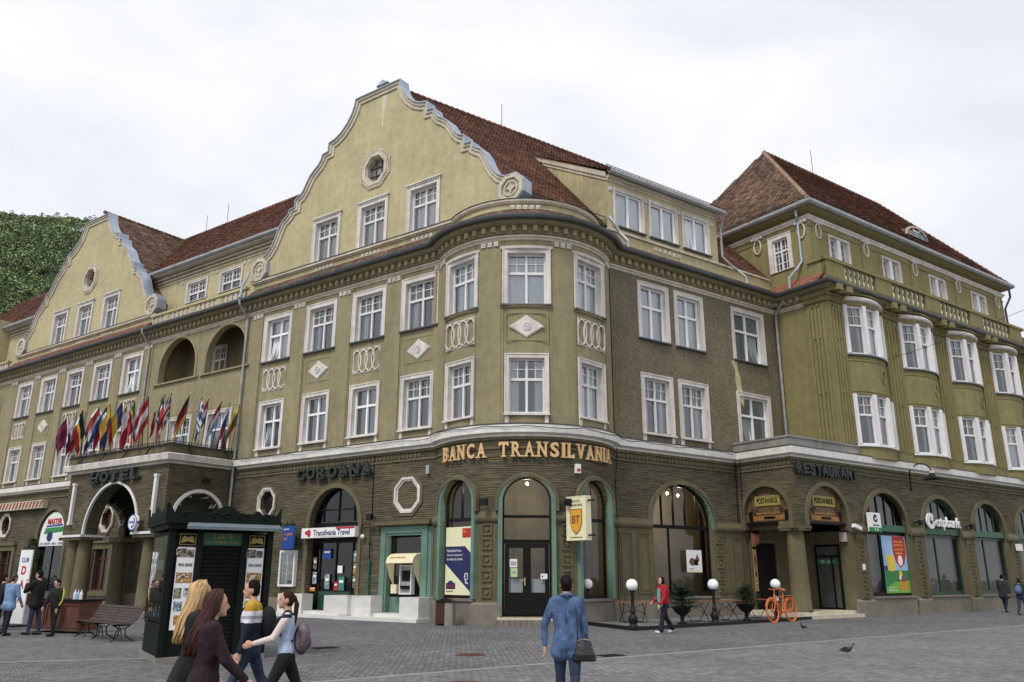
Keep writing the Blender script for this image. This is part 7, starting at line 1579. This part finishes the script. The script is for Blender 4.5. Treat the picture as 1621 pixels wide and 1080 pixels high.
# ------------------------------------------------------------------ people
import numpy as np
SKIN = M('skin', (.52, .30, .21), .55, var=.08, vscale=12, spec=.35)
LIPS = M('lips', (.36, .12, .10), .5); EYE = M('eye', (.03, .02, .02), .3)
def cloth(name, c, fold=.9, var=.2, bs=14, **k): return M(name, c, .88, var=var, vscale=9, bump=fold, bscale=bs, stretch=(1, 1, .6), **k)
class Body:
    def __init__(s): s.cap = []; s.ell = []
    def c(s, tag, *pts):
        """tapered chain: points (x,y,z,r)"""
        for a, b_ in zip(pts, pts[1:]): s.cap.append((tag, np.array(a[:3], float), np.array(b_[:3], float), a[3], b_[3]))
    def e(s, tag, ctr, rad, rot=None): s.ell.append((tag, np.array(ctr, float), np.array(rad, float), rot if rot is not None else np.eye(3)))
    def raw(s):
        mb = MB()
        for tag, a, b_, ra, rb in s.cap:
            d = b_-a; L_ = np.linalg.norm(d); u = d/max(L_, 1e-6); n = 5; pts = []; rs = []
            for i in range(n, 0, -1): t = i/n*pi/2; pts.append(a-u*ra*math.sin(t)); rs.append(max(1e-4, ra*math.cos(t)))
            pts.append(a); rs.append(ra); pts.append(b_); rs.append(rb)
            for i in range(1, n+1): t = i/n*pi/2; pts.append(b_+u*rb*math.sin(t)); rs.append(max(1e-4, rb*math.cos(t)))
            mb.tube([tuple(p) for p in pts], rs, 14)
        for tag, c, r_, rot in s.ell:
            n0 = len(mb.v); mb.sphere((0, 0, 0), 1, 18, 12)
            for i in range(n0, len(mb.v)): q = rot @ (np.array(mb.v[i])*r_)+c; mb.v[i] = tuple(q)
        return mb
    def tags(s, P):
        best = np.full(len(P), 1e9); idx = np.zeros(len(P), int); names = []
        for tag, a, b_, ra, rb in s.cap:
            d = b_-a; t = np.clip(((P-a) @ d)/max(d @ d, 1e-9), 0, 1); dist = np.linalg.norm(P-(a+t[:, None]*d), axis=1)-(ra+(rb-ra)*t)
            m_ = dist < best; best[m_] = dist[m_]
            if tag not in names: names.append(tag)
            idx[m_] = names.index(tag)
        for tag, c, r_, rot in s.ell:
            q = np.linalg.norm(((P-c) @ rot)/r_, axis=1); dist = (q-1)*min(r_)
            m_ = dist < best; best[m_] = dist[m_]
            if tag not in names: names.append(tag)
            idx[m_] = names.index(tag)
        return idx, names
PEND = []
def rotz(a): return np.array([[math.cos(a), -math.sin(a), 0], [math.sin(a), math.cos(a), 0], [0, 0, 1]])
def rotx(a): return np.array([[1, 0, 0], [0, math.cos(a), -math.sin(a)], [0, math.sin(a), math.cos(a)]])
def person(label, pos, d, Hh, mats, legs=(.3, .1, -.25, .35), arms=((.25, .2, .1), (-.25, .3, .1)), lean=.04, head=0.0, nod=0.0, fem=True, coat=0.0, hem=.50, hair='short', vox=.013, hands=None, flare=0.0, sleeve='top', slim=1.0, stripe=None, sock=None, bulk=0.0, drop=None):
    """facing local -Y. legs=(left hip, left knee, right hip, right knee); arms=((swing, elbow, splay) left, right)"""
    B = Body(); h = Hh; sl = slim; sh = (.098 if fem else .118)*h; hp = .052*h
    fw = np.array([0, -1., 0])
    # legs
    hipz = .52*h; feet = []
    J = {}
    for sd, (a, k) in ((1, legs[0:2]), (-1, legs[2:4])):
        hip = np.array([sd*hp, 0, hipz]); kn = hip+.24*h*np.array([0, -math.sin(a), -math.cos(a)]); an = kn+.24*h*np.array([0, -math.sin(a-k), -math.cos(a-k)]); J[sd] = (hip, kn, an); feet.append(an[2])
    dz = .042*h-min(feet)
    up_ = np.array([0, 0, dz])
    for sd in (1, -1):
        hip, kn, an = [q+up_ for q in J[sd]]; r1, r2, r3 = (.058 if fem else .054)*h*sl, .037*h*sl, .026*h*sl
        if flare: r3 = r3+flare
        B.c('pants', (*hip, r1), (*((hip+kn)/2), r1*.86), (*kn, r2)); calf = kn+(an-kn)*.35; B.c('pants', (*kn, r2), (*calf, r2*1.02), (*(kn+(an-kn)*.9), r3))
        a, k = (legs[0:2] if sd == 1 else legs[2:4]); pitch = min(.9, max(-.25, -(a-k)*.8))
        toe = an+np.array([0, -.105*h*math.cos(pitch), -.018*h-.105*h*math.sin(pitch)*.7]); heel = an+np.array([0, .02*h, -.02*h])
        B.c('skin' if sock else 'pants', (*(kn+(an-kn)*.9), r3), (*an, .022*h))
        B.c('shoe', (*heel, .022*h), (*((heel+toe)/2), .024*h), (*toe, .02*h))
    # torso with lean
    LR = rotx(lean)
    def tp_(x, y, z): q = LR @ np.array([x*h, y*h, (z-.52)*h])+np.array([0, 0, .52*h])+up_; return q
    wa = (.062 if fem else .072)*sl; ch = (.066 if fem else .074)*sl
    for sd in (-1, 1):
        B.c('top', (*tp_(sd*.042, .0, hem+.05), .062*h*sl+bulk), (*tp_(sd*.035, 0, .62), wa*h*.93+bulk), (*tp_(sd*.048, .0, .74), ch*h*.98+bulk), (*tp_(sd*.052, .005, .79), .056*h*sl+bulk))
        B.c('top', (*tp_(0, .004, .825), .034*h), (*tp_(sd*(sh/h-.018), .004, .806), .036*h*sl+bulk*.6))
        if fem: B.e('top', tp_(sd*.036, -.048, .725), (.034*h, .03*h, .034*h))
    B.c('pants', (*tp_(-.03, .01, .5), .062*h*sl), (*tp_(.03, .01, .5), .062*h*sl)); B.e('pants', tp_(.036, .03, .49), (.045*h, .045*h, .05*h)); B.e('pants', tp_(-.036, .03, .49), (.045*h, .045*h, .05*h))
    if hem < .48:
        for sd in (-1, 1): B.e('top', tp_(sd*.036, .03, .50), (.056*h, .056*h, .066*h))
    if hem < .5:
        for sd in (-1, 1): B.c('top', (*tp_(sd*.04, 0, .54), .066*h*sl+bulk), (*tp_(sd*.05, 0, hem), .074*h*sl+bulk))
    if coat:
        for x in (-.05, 0, .05):
            for y in (-.03, .04): B.c('top', (*tp_(x*.8, y*.5, .56), .06*h), (*(tp_(x*1.35, y*1.5, .0)*np.array([1, 1, 0])+np.array([0, 0, coat*h])), .062*h))
    # arms and hands
    for i, sd in enumerate((1, -1)):
        sw, el, sp = arms[i][:3]; S = tp_(sd*(sh/h), .0, .803)
        da = np.array([sd*math.sin(sp), -math.sin(sw)*math.cos(sp), -math.cos(sw)*math.cos(sp)]); E_ = S+da*.178*h
        inw = arms[i][3] if len(arms[i]) > 3 else .12
        df = np.array([-sd*math.sin(inw)*min(1, el*2), -math.sin(sw+el), -math.cos(sw+el)]); df /= np.linalg.norm(df); Wr = E_+df*.148*h
        B.c(sleeve, (*S, .036*h*sl+bulk*.7), (*((S+E_)/2), .031*h*sl+bulk*.7), (*E_, .027*h*sl+bulk*.5)); B.c(sleeve, (*E_, .027*h*sl+bulk*.5), (*(Wr-df*.012*h), .021*h*sl+bulk*.4))
        B.c('skin', (*(Wr-df*.02*h), .0155*h), (*(Wr+df*.012*h), .0165*h)); 
        palm = Wr+df*.032*h; side = np.cross(df, np.array([sd, 0, 0.])); side = side/max(np.linalg.norm(side), 1e-6); nr = np.cross(side, df)
        for f_ in (-1, 0, 1): B.c('skin', (*(Wr+df*.01*h+side*f_*.009*h), .0115*h), (*(palm+df*.014*h+side*f_*.013*h), .0115*h))
        curl = 1.0 if not hands else hands
        for f_, L_ in ((-1.5, .036), (-.5, .044), (.5, .047), (1.5, .042)):
            b0 = palm+df*.018*h+side*f_*.0105*h; d1 = df*math.cos(.35*curl)-nr*sd*math.sin(.35*curl)*-1; p1 = b0+d1*L_*.5*h; d2 = df*math.cos(1.0*curl)+nr*sd*math.sin(1.0*curl); p2 = p1+d2*L_*.5*h
            B.c('skin', (*b0, .0066*h), (*p1, .006*h), (*p2, .005*h))
        t0 = Wr+df*.012*h+side*.015*h; t1 = t0+(df*.6+side*.7)*.024*h; B.c('skin', (*t0, .0078*h), (*t1, .0066*h), (*(t1+df*.022*h), .0055*h))
    # neck and head
    nb_ = tp_(0, .006, .83); RZ_ = rotz(head) @ rotx(nod); hc = tp_(0, -.012, .93); B.c('skin', (*nb_, .031*h), (*(hc+np.array([0, .012*h, -.03*h])), .029*h))
    hd = lambda x, y, z: hc+RZ_ @ np.array([x, y, z])*h
    B.e('skin', hd(0, 0, .006), (.043*h, .053*h, .062*h), RZ_); B.e('skin', hd(0, -.022, -.028), (.031*h, .031*h, .038*h), RZ_); B.e('skin', hd(0, -.04, -.055), (.016*h, .015*h, .012*h), RZ_)
    B.c('skin', (*hd(0, -.048, .005), .006*h), (*hd(0, -.062, -.018), .0085*h)); 
    for sd in (-1, 1): B.e('skin', hd(sd*.044, .008, -.006), (.006*h, .013*h, .02*h), RZ_); B.e('eye', hd(sd*.017, -.049, .004), (.007*h, .004*h, .0035*h), RZ_); B.c('hair', (*hd(sd*.008, -.0515, .0135), .0026*h), (*hd(sd*.027, -.046, .0145), .0022*h))
    B.c('lips', (*hd(-.01, -.052, -.034), .0042*h), (*hd(.01, -.052, -.034), .0042*h))
    B.e('hair', hd(0, .012, .02), (.0475*h, .053*h, .056*h), RZ_); B.e('hair', hd(0, .024, -.008), (.044*h, .038*h, .05*h), RZ_)
    if hair in ('bun', 'tail'): B.e('hair', hd(0, .064, .01), (.024*h, .02*h, .026*h), RZ_)
    if hair == 'bob': 
        for sd in (-1, 1): B.e('hair', hd(sd*.036, .012, -.02), (.016*h, .034*h, .05*h), RZ_)
        B.e('hair', hd(0, .03, -.03), (.045*h, .03*h, .045*h), RZ_)
    rz = math.atan2(d[0], -d[1]); W = T(pos[0], pos[1], 0, rz)
    raw = B.raw(); me = raw.mesh('person', SKIN); o = bpy.data.objects.new('person', me); COL.objects.link(o)
    md = o.modifiers.new('r', 'REMESH'); md.mode = 'VOXEL'; md.voxel_size = vox; sm = o.modifiers.new('s', 'SMOOTH'); sm.factor = .5; sm.iterations = 2
    PEND.append((o, B, W, label, mats, stripe, h)); 
    info = dict(W=W, hd=hd, tp=tp_, h=h, up=up_, RZ=RZ_); return info
def finish_people():
    dg = bpy.context.evaluated_depsgraph_get(); res = {}
    for o, B, W, label, mats, stripe, h in PEND:
        me = bpy.data.meshes.new_from_object(o.evaluated_get(dg)); n = len(me.polygons); c = np.zeros(n*3); me.polygons.foreach_get('center', c); c = c.reshape(-1, 3)
        idx, names = B.tags(c); me.materials.clear(); ml = []
        for nm in names: ml.append(mats.get(nm, {'skin': SKIN, 'eye': EYE, 'lips': LIPS}.get(nm, SKIN)))
        idx = idx.copy()
        if stripe:
            for nm, z0, z1, m_ in stripe:
                if m_ not in ml: ml.append(m_)
                if nm in names: sel = (idx == names.index(nm)) & (c[:, 2] > z0*h) & (c[:, 2] <= z1*h); idx[sel] = ml.index(m_)
        for m_ in ml: me.materials.append(m_)
        me.polygons.foreach_set('material_index', idx.astype(np.int32)); me.polygons.foreach_set('use_smooth', [True]*n)
        old = o.data; bpy.data.objects.remove(o); bpy.data.meshes.remove(old)
        p_ = put('person', me, None, W, label, 'person'); res[label] = p_
    return res
def long_hair(info, mat, name, length, wdt, seed, sweep_=(0, .05)):
    """many tapering locks from the crown down the back"""
    rn = random.Random(seed); b = MB(); h = info['h']; hd = info['hd']
    for k in range(150):
        a = rn.uniform(-2.15, 2.15) if k % 3 else rn.uniform(-1.2, 1.2); rr = .050
        top = hd(rn.uniform(-.012, .012), .0+rn.uniform(-.02, .02), .076); side = hd(math.sin(a)*rr*1.02, math.cos(a)*.054+.012, .03); ear = hd(math.sin(a)*rr*1.12, math.cos(a)*.05+.022, -.03)
        f_ = wdt*rn.uniform(.5, 1.0); end = hd(math.sin(a)*f_*.9+sweep_[0], .055+math.cos(a)*.025+sweep_[1]+rn.uniform(-.01, .02), -.06-length*rn.uniform(.75, 1.05)); mid = (ear*.45+end*.55)+np.array([0, rn.uniform(.0, .012)*h, 0])
        pts = [top, top*.45+side*.55+(side-hd(0, 0, .01))*.22, side, ear, mid, end]; dn = []
        for i in range(len(pts)-1):
            for j in range(3): dn.append(pts[i]+(pts[i+1]-pts[i])*j/3)
        dn.append(pts[-1]); r0 = rn.uniform(.006, .0095)*h
        b.tube([tuple(q) for q in dn], [r0*(.6+.4*min(1, i/4))*(1-.55*max(0, (i-8)/(len(dn)-9))) for i in range(len(dn))], 5)
    return b.mesh(name, mat, True)
HB = M('blonde_hair', (.46, .30, .13), .5, var=.3, vscale=30, island=.35, stretch=(1, 1, .08), spec=.4); HR = M('auburn_hair', (.045, .015, .010), .55, var=.35, vscale=30, island=.4, stretch=(1, 1, .08), spec=.25); HD = M('dark_hair', (.007, .0055, .005), .7, var=.3, vscale=30, spec=.1); HBR = M('brown_hair', (.026, .012, .008), .65, var=.3, vscale=30, spec=.15)
BLKC = cloth('black_cloth', (.012, .012, .013)); PLUM = cloth('plum_check_coat', (.022, .010, .016), var=.6); JEAN = cloth('blue_jeans', (.03, .048, .088), var=.5, stain=.3); DENIM = cloth('denim_shirt', (.075, .13, .25), var=.55, stain=.3); NAVYC = cloth('navy_knit', (.012, .015, .03)); MUST = cloth('mustard_knit', (.45, .27, .03)); WHITC = cloth('white_knit', (.62, .62, .66)); PINKW = cloth('pale_sleeve', (.62, .52, .50)); LBLUE = cloth('pale_blue_top', (.36, .44, .60)); REDJ = cloth('red_jacket', (.34, .012, .022)); TEALT = cloth('teal_top', (.05, .42, .38)); DKJ = cloth('dark_trousers', (.012, .014, .024)); BSH = cloth('blue_shirt', (.16, .27, .45)); SHOE = M('black_shoe', (.012, .012, .012), .5); SHOEW = M('white_trainer', (.6, .6, .6), .5); GRYJ = cloth('grey_jacket', (.03, .03, .032)); GREYS = cloth('grey_stripe_knit', (.30, .32, .36))
V = lambda x, y: (x, y)
i_bl = person('woman with long straight blonde hair walking right in black', V(-2.86, 7.75), (.92, .38), 1.62, dict(top=BLKC, pants=BLKC, hair=HB, shoe=SHOE), legs=(.32, .1, -.25, .35), arms=((-.2, .2, .1), (.25, .3, .1)), vox=.0105, head=.15, coat=.40, lean=.02)
i_br = person('woman with auburn hair in a plum coat, foremost on the left', V(-2.53, 7.2), (.93, .36), 1.55, dict(top=PLUM, pants=BLKC, hair=HR, shoe=SHOE), legs=(-.25, .35, .32, .1), arms=((-.25, .2, .1), (.5, .3, .14)), vox=.0105, head=.1, coat=.36, bulk=.012, hands=1.6)
i_mn = person('man in a mustard, white and navy striped jumper walking left', V(-3.24, 10.75), (-.98, -.2), 1.64, dict(top=NAVYC, pants=JEAN, hair=HD, shoe=SHOE), legs=(.42, .12, -.34, .4), arms=((.1, .15, .1), (-.2, .25, .1)), fem=False, vox=.0115, head=-.1, bulk=.014, stripe=[('top', .745, 1.0, MUST), ('top', .715, .745, WHITC), ('top', .69, .715, GREYS), ('top', .66, .69, WHITC)])
i_gl = person('young woman with ponytail in pale top walking left beside the jumper man', V(-2.68, 10.3), (-.97, -.25), 1.53, dict(top=LBLUE, pants=BLKC, hair=HBR, shoe=SHOEW, sl=PINKW), legs=(.45, .1, -.42, .45), arms=((.55, .75, .12), (-.1, .4, .1)), vox=.0115, hair='tail', sleeve='sl', hands=1.5, stripe=[('top', .78, 1, NAVYC), ('sl', .76, .79, NAVYC), ('sl', .79, 1, WHITC)])
i_dn = person('woman seen from behind in denim shirt and jeans in the centre', V(.70, 10.75), (.03, 1.0), 1.68, dict(top=DENIM, pants=JEAN, hair=M('bun_hair', (.012, .006, .007), .7, var=.3, vscale=30, spec=.12), shoe=SHOE), legs=(.22, .08, -.2, .3), arms=((-.12, .1, .42), (.05, .1, .2)), vox=.0105, hair='bun', hem=.46, bulk=.006)
i_rd = person('woman in a red jacket and teal top walking past the terrace', V(4.62, 25.8), (-.93, -.36), 1.66, dict(top=REDJ, pants=DKJ, hair=HD, shoe=SHOEW), legs=(.3, .1, -.28, .3), arms=((.3, .3, .18), (.15, .9, .12)), hair='bob', flare=.034, bulk=.02, vox=.013, hem=.52, slim=1.15)
i_m2 = person('man in a dark jacket walking away at the right edge', V(24.4, 42.0), (.75, .66), 1.82, dict(top=GRYJ, pants=DKJ, hair=HD, shoe=SHOE), legs=(.3, .1, -.28, .3), fem=False, vox=.016, bulk=.03, hem=.44)
i_w2 = person('person with a blue backpack cut by the right edge', V(23.35, 38.9), (.8, .6), 1.66, dict(top=GRYJ, pants=JEAN, hair=HBR, shoe=SHOE), legs=(-.25, .3, .3, .1), vox=.016, bulk=.02, hair='bob')
i_b1 = person('man in a blue shirt seen from behind at the vendor counter', V(-14.2, 24.1), (.35, .94), 1.66, dict(top=BSH, pants=DKJ, hair=M('reddish_hair', (.05, .02, .016), .6), shoe=SHOE), legs=(.08, .04, -.06, .06), arms=((.2, .5, .16), (.2, .4, .16)), fem=False, vox=.014, hem=.47, bulk=.01, nod=.25)
i_b0 = person('dark haired person half hidden behind the man in blue', V(-14.85, 24.75), (.7, .7), 1.66, dict(top=BLKC, pants=DKJ, hair=HD, shoe=SHOE), legs=(.08, .04, -.06, .06), fem=False, vox=.016)
i_b2 = person('tall man in black jacket and jeans raising a hand to his mouth', V(-13.65, 24.5), (-.9, .1), 1.76, dict(top=BLKC, pants=JEAN, hair=HD, shoe=SHOE), legs=(.1, .05, -.12, .08), arms=((.75, 2.0, .1, .7), (.2, .3, .1)), fem=False, vox=.014, bulk=.02, hem=.47)
i_b3 = person('boy in a black tracksuit with yellow sleeve stripe by the bench', V(-12.8, 23.95), (-.35, -.9), 1.52, dict(top=BLKC, pants=BLKC, hair=HD, shoe=SHOE), legs=(.1, .05, -.1, .1), arms=((.1, .2, .16), (.3, .3, .1)), fem=False, vox=.014, bulk=.014, nod=.3, head=-.2)
people = finish_people()
pl_ = list(people.values())
for lab, o in people.items():
    if 'blonde' in lab: put('hair', long_hair(i_bl, HB, 'hair', .19, .062, 1, (.0, .03)), o, i_bl['W'])
    if 'auburn' in lab: put('hair', long_hair(i_br, HR, 'hair', .20, .075, 2, (.0, .05)), o, i_br['W'])
    if 'denim' in lab:
        tq = i_dn['tp']; b = MB(); h = i_dn['h']; b.tube([tuple(tq(.05*math.cos(a)*.86, .008+.046*math.sin(a), .848+.006*math.sin(a))) for a in [2*pi*i/16 for i in range(16)]], .013*h, 6, closed=True); b.build('collar', DENIM, o, i_dn['W'])
    if 'ponytail' in lab:
        b = MB(); h = i_gl['h']; hd = i_gl['hd']; rn = random.Random(4)
        for k in range(26):
            dx, dy = rn.uniform(-.012, .012), rn.uniform(-.012, .012); pts = [hd(dx*.3, .07+dy*.3, .015), hd(dx, .085+dy, -.03), hd(dx*1.3, .082+dy, -.10), hd(dx*1.2, .075+dy, -.17-rn.uniform(0, .03))]
            b.tube([tuple(q) for q in pts], [.007*h, .009*h, .008*h, .002*h], 5)
        b.build('hair', HBR, o, i_gl['W'], True)
    if 'tracksuit' in lab:
        W = i_b3['W']; h = i_b3['h']; S = i_b3['tp'](.118, 0, .803); b = MB(); YS = cloth('yellow_stripe', (.55, .5, .04))
        b.tube([tuple(S+np.array([.035*h, 0, .03*h])), tuple(S+np.array([.058*h, -.005*h, -.02*h])), tuple(S+np.array([.072*h, -.02*h, -.10*h])), tuple(S+np.array([.075*h, -.03*h, -.18*h])), tuple(S+np.array([.062*h, -.07*h, -.26*h]))], .012*h, 6); b.build('sleeve_stripe', YS, o, W)
    if 'red jacket' in lab:
        b = MB(); tq = i_rd['tp']; h = i_rd['h']
        pts = [tq(x, y, z) for x, y, z in ((-.03, -.085, .80), (.03, -.085, .80), (.045, -.098, .70), (.04, -.095, .56), (-.04, -.095, .56), (-.045, -.098, .70))]; b.poly(pts); ins = [q+np.array([0, .03, 0]) for q in pts]; b.poly(ins[::-1])
        for i in range(6): b.poly([pts[i], pts[(i+1) % 6], ins[(i+1) % 6], ins[i]])
        for sd in (-1, 1): b.sphere(tuple(tq(sd*.03, -.01, .5)), .075*h, 14, 10, 0, 1, 1.0, .8)
        b.build('teal_top', TEALT, o, i_rd['W'])
# backpacks, handbag, bottle, phone: carried things stay things of their own
def pack(label, info, mat, sx=1.0, z=.66):
    W = info['W']; h = info['h']; q = info['tp'](0, .10, z); t_ = thing('backpack', label, 'backpack', W @ Matrix.Translation(tuple(q))); b = MB(); b.sphere(tuple(q+np.array([0, .02*h, 0])), .1*h, 20, 14, 0, .95*sx, .62, 1.25); b.build('bag', mat, t_, W, True)
    b = MB(); b.sphere(tuple(q+np.array([0, .065*h, -.03*h])), .06*h, 14, 10, 0, 1.0, .45, .9); b.build('pocket', mat, t_, W, True)
    for sd in (-1, 1): b = MB(); b.tube([tuple(info['tp'](sd*.06, .06, .76)), tuple(info['tp'](sd*.075, .0, .838)), tuple(info['tp'](sd*.072, -.07, .78)), tuple(info['tp'](sd*.075, -.06, .68)), tuple(info['tp'](sd*.07, .05, .62))], .012*h, 6); b.build('strap', BLKC, t_, W)
pack('grey patterned backpack on the young woman with the ponytail', i_gl, cloth('patterned_pack', (.13, .10, .12), var=.9), 1.0, .64)
pack('small dark backpack on the man in the striped jumper', i_mn, BLKC, .8, .68); pack('blue backpack of the person at the right edge', i_w2, cloth('blue_pack', (.10, .16, .28)), 1.0, .68)
W = i_dn['W']; h = i_dn['h']; q = i_dn['tp'](-.12, .07, .46); LEATH = M('black_leather', (.012, .012, .013), .32, spec=.6, bump=.3, bscale=30)
t_ = thing('handbag', 'black leather shoulder bag hanging at the denim woman\'s right side', 'handbag', W @ Matrix.Translation(tuple(q)))
b = MB(); n = 12
for k in range(7):
    pass
lv = [(-.135, .0, .03), (-.15, .02, .055), (-.14, .08, .065), (-.11, .16, .05), (-.085, .24, .03), (-.08, .25, .012)]
for (xa, za, da), (xb, zb, db) in zip(lv, lv[1:]):
    for i in range(n):
        t0, t1 = 2*pi*i/n, 2*pi*(i+1)/n; f_ = lambda w_, z_, d_, t: (q[0]+abs(w_)*math.cos(t), q[1]+d_*math.sin(t), q[2]-.12+z_)
        b.poly([f_(xa, za, da, t0), f_(xa, za, da, t1), f_(xb, zb, db, t1), f_(xb, zb, db, t0)])
b.poly([(q[0]+.135*math.cos(2*pi*i/n), q[1]+.03*math.sin(2*pi*i/n), q[2]-.12) for i in range(n)]); b.build('bag', LEATH, t_, W, True)
b = MB(); b.tube([(q[0]-.085, q[1], q[2]+.12), (q[0], q[1]+.035, q[2]+.14), (q[0]+.085, q[1], q[2]+.12)], .008, 5); b.build('clasp_bar', M('gilt_metal', (.6, .5, .3), .3, metal=.9), t_, W)
b = MB(); b.tube([(q[0]+.08, q[1], q[2]+.12), tuple(i_dn['tp'](-.075, .085, .62)), tuple(i_dn['tp'](-.062, .075, .74)), tuple(i_dn['tp'](-.06, .03, .845)), tuple(i_dn['tp'](-.06, -.05, .80)), tuple(i_dn['tp'](-.09, -.07, .62)), (q[0]-.08, q[1]-.03, q[2]+.12)], .007, 5); b.build('strap', LEATH, t_, W)

# ------------------------------------------------------------------ pigeons
def pigeon(label, pos, d, wing):
    rz = math.atan2(d[0], -d[1]); W = T(pos[0], pos[1], 0, rz); B = Body(); PG = M('pigeon_grey', (.03, .032, .04), .6, var=.4, vscale=40)
    t_ = thing('pigeon', label, 'pigeon', W); b = MB()
    prof_ = [(-.15, .135, .004, .012), (-.12, .14, .012, .02), (-.06, .15, .036, .038), (0, .155, .05, .05), (.05, .165, .048, .05), (.085, .19, .034, .038), (.105, .225, .022, .024), (.115, .255, .02, .021), (.125, .275, .022, .02), (.14, .28, .017, .014), (.15, .277, .006, .005)]
    n = 12; base = len(b.v)
    for y, z, w_, h_ in prof_:
        for k in range(n): a = 2*pi*k/n; b.v.append((w_*math.cos(a), -y, z+h_*math.sin(a)))
    for i in range(len(prof_)-1):
        for k in range(n): b.f.append((i*n+k, i*n+(k+1) % n, (i+1)*n+(k+1) % n, (i+1)*n+k)); b.m.append(0)
    b.build('body', PG, t_, W, True)
    b = MB(); b.poly([(-.02, .13, .14), (.02, .13, .14), (.035, .24, .11), (0, .25, .108), (-.035, .24, .11)]); b.poly([(-.02, .13, .128), (-.035, .24, .104), (0, .25, .102), (.035, .24, .104), (.02, .13, .128)]); b.build('tail', PG, t_, W)
    for sd in (-1, 1):
        b = MB(); lift = .06*wing
        for k in range(6): f_ = k/5; b.poly([(sd*.045, -.06+.1*f_, .175), (sd*.05, -.03+.1*f_, .175), (sd*(.06+wing*.05*f_), .06+.12*f_, .15+lift*(1-f_)), (sd*(.055+wing*.05*f_), .04+.11*f_, .152+lift*(1-f_)+.01)])
        b.build('wing', PG, t_, W); b = MB(); b.tube([(sd*.018, -.0, .12), (sd*.02, .005, .03), (sd*.02, -.0, .004)], .004, 5); b.tube([(sd*.02, 0, .004), (sd*.02, -.035, .004)], .003, 4); b.build('leg', M('pigeon_leg', (.3, .08, .07), .6), t_, W)
    b = MB(); b.tube([(0, -.145, .278), (0, -.172, .27)], [.006, .001], 5); b.build('beak', BLACK, t_, W)
pigeon('pigeon with ruffled wings in the right foreground', (7.2, 18.5), (.9, -.5), 1.0); pigeon('smaller dark pigeon below the orange bicycle', (9.1, 26.7), (-.8, -.5), 0.1)
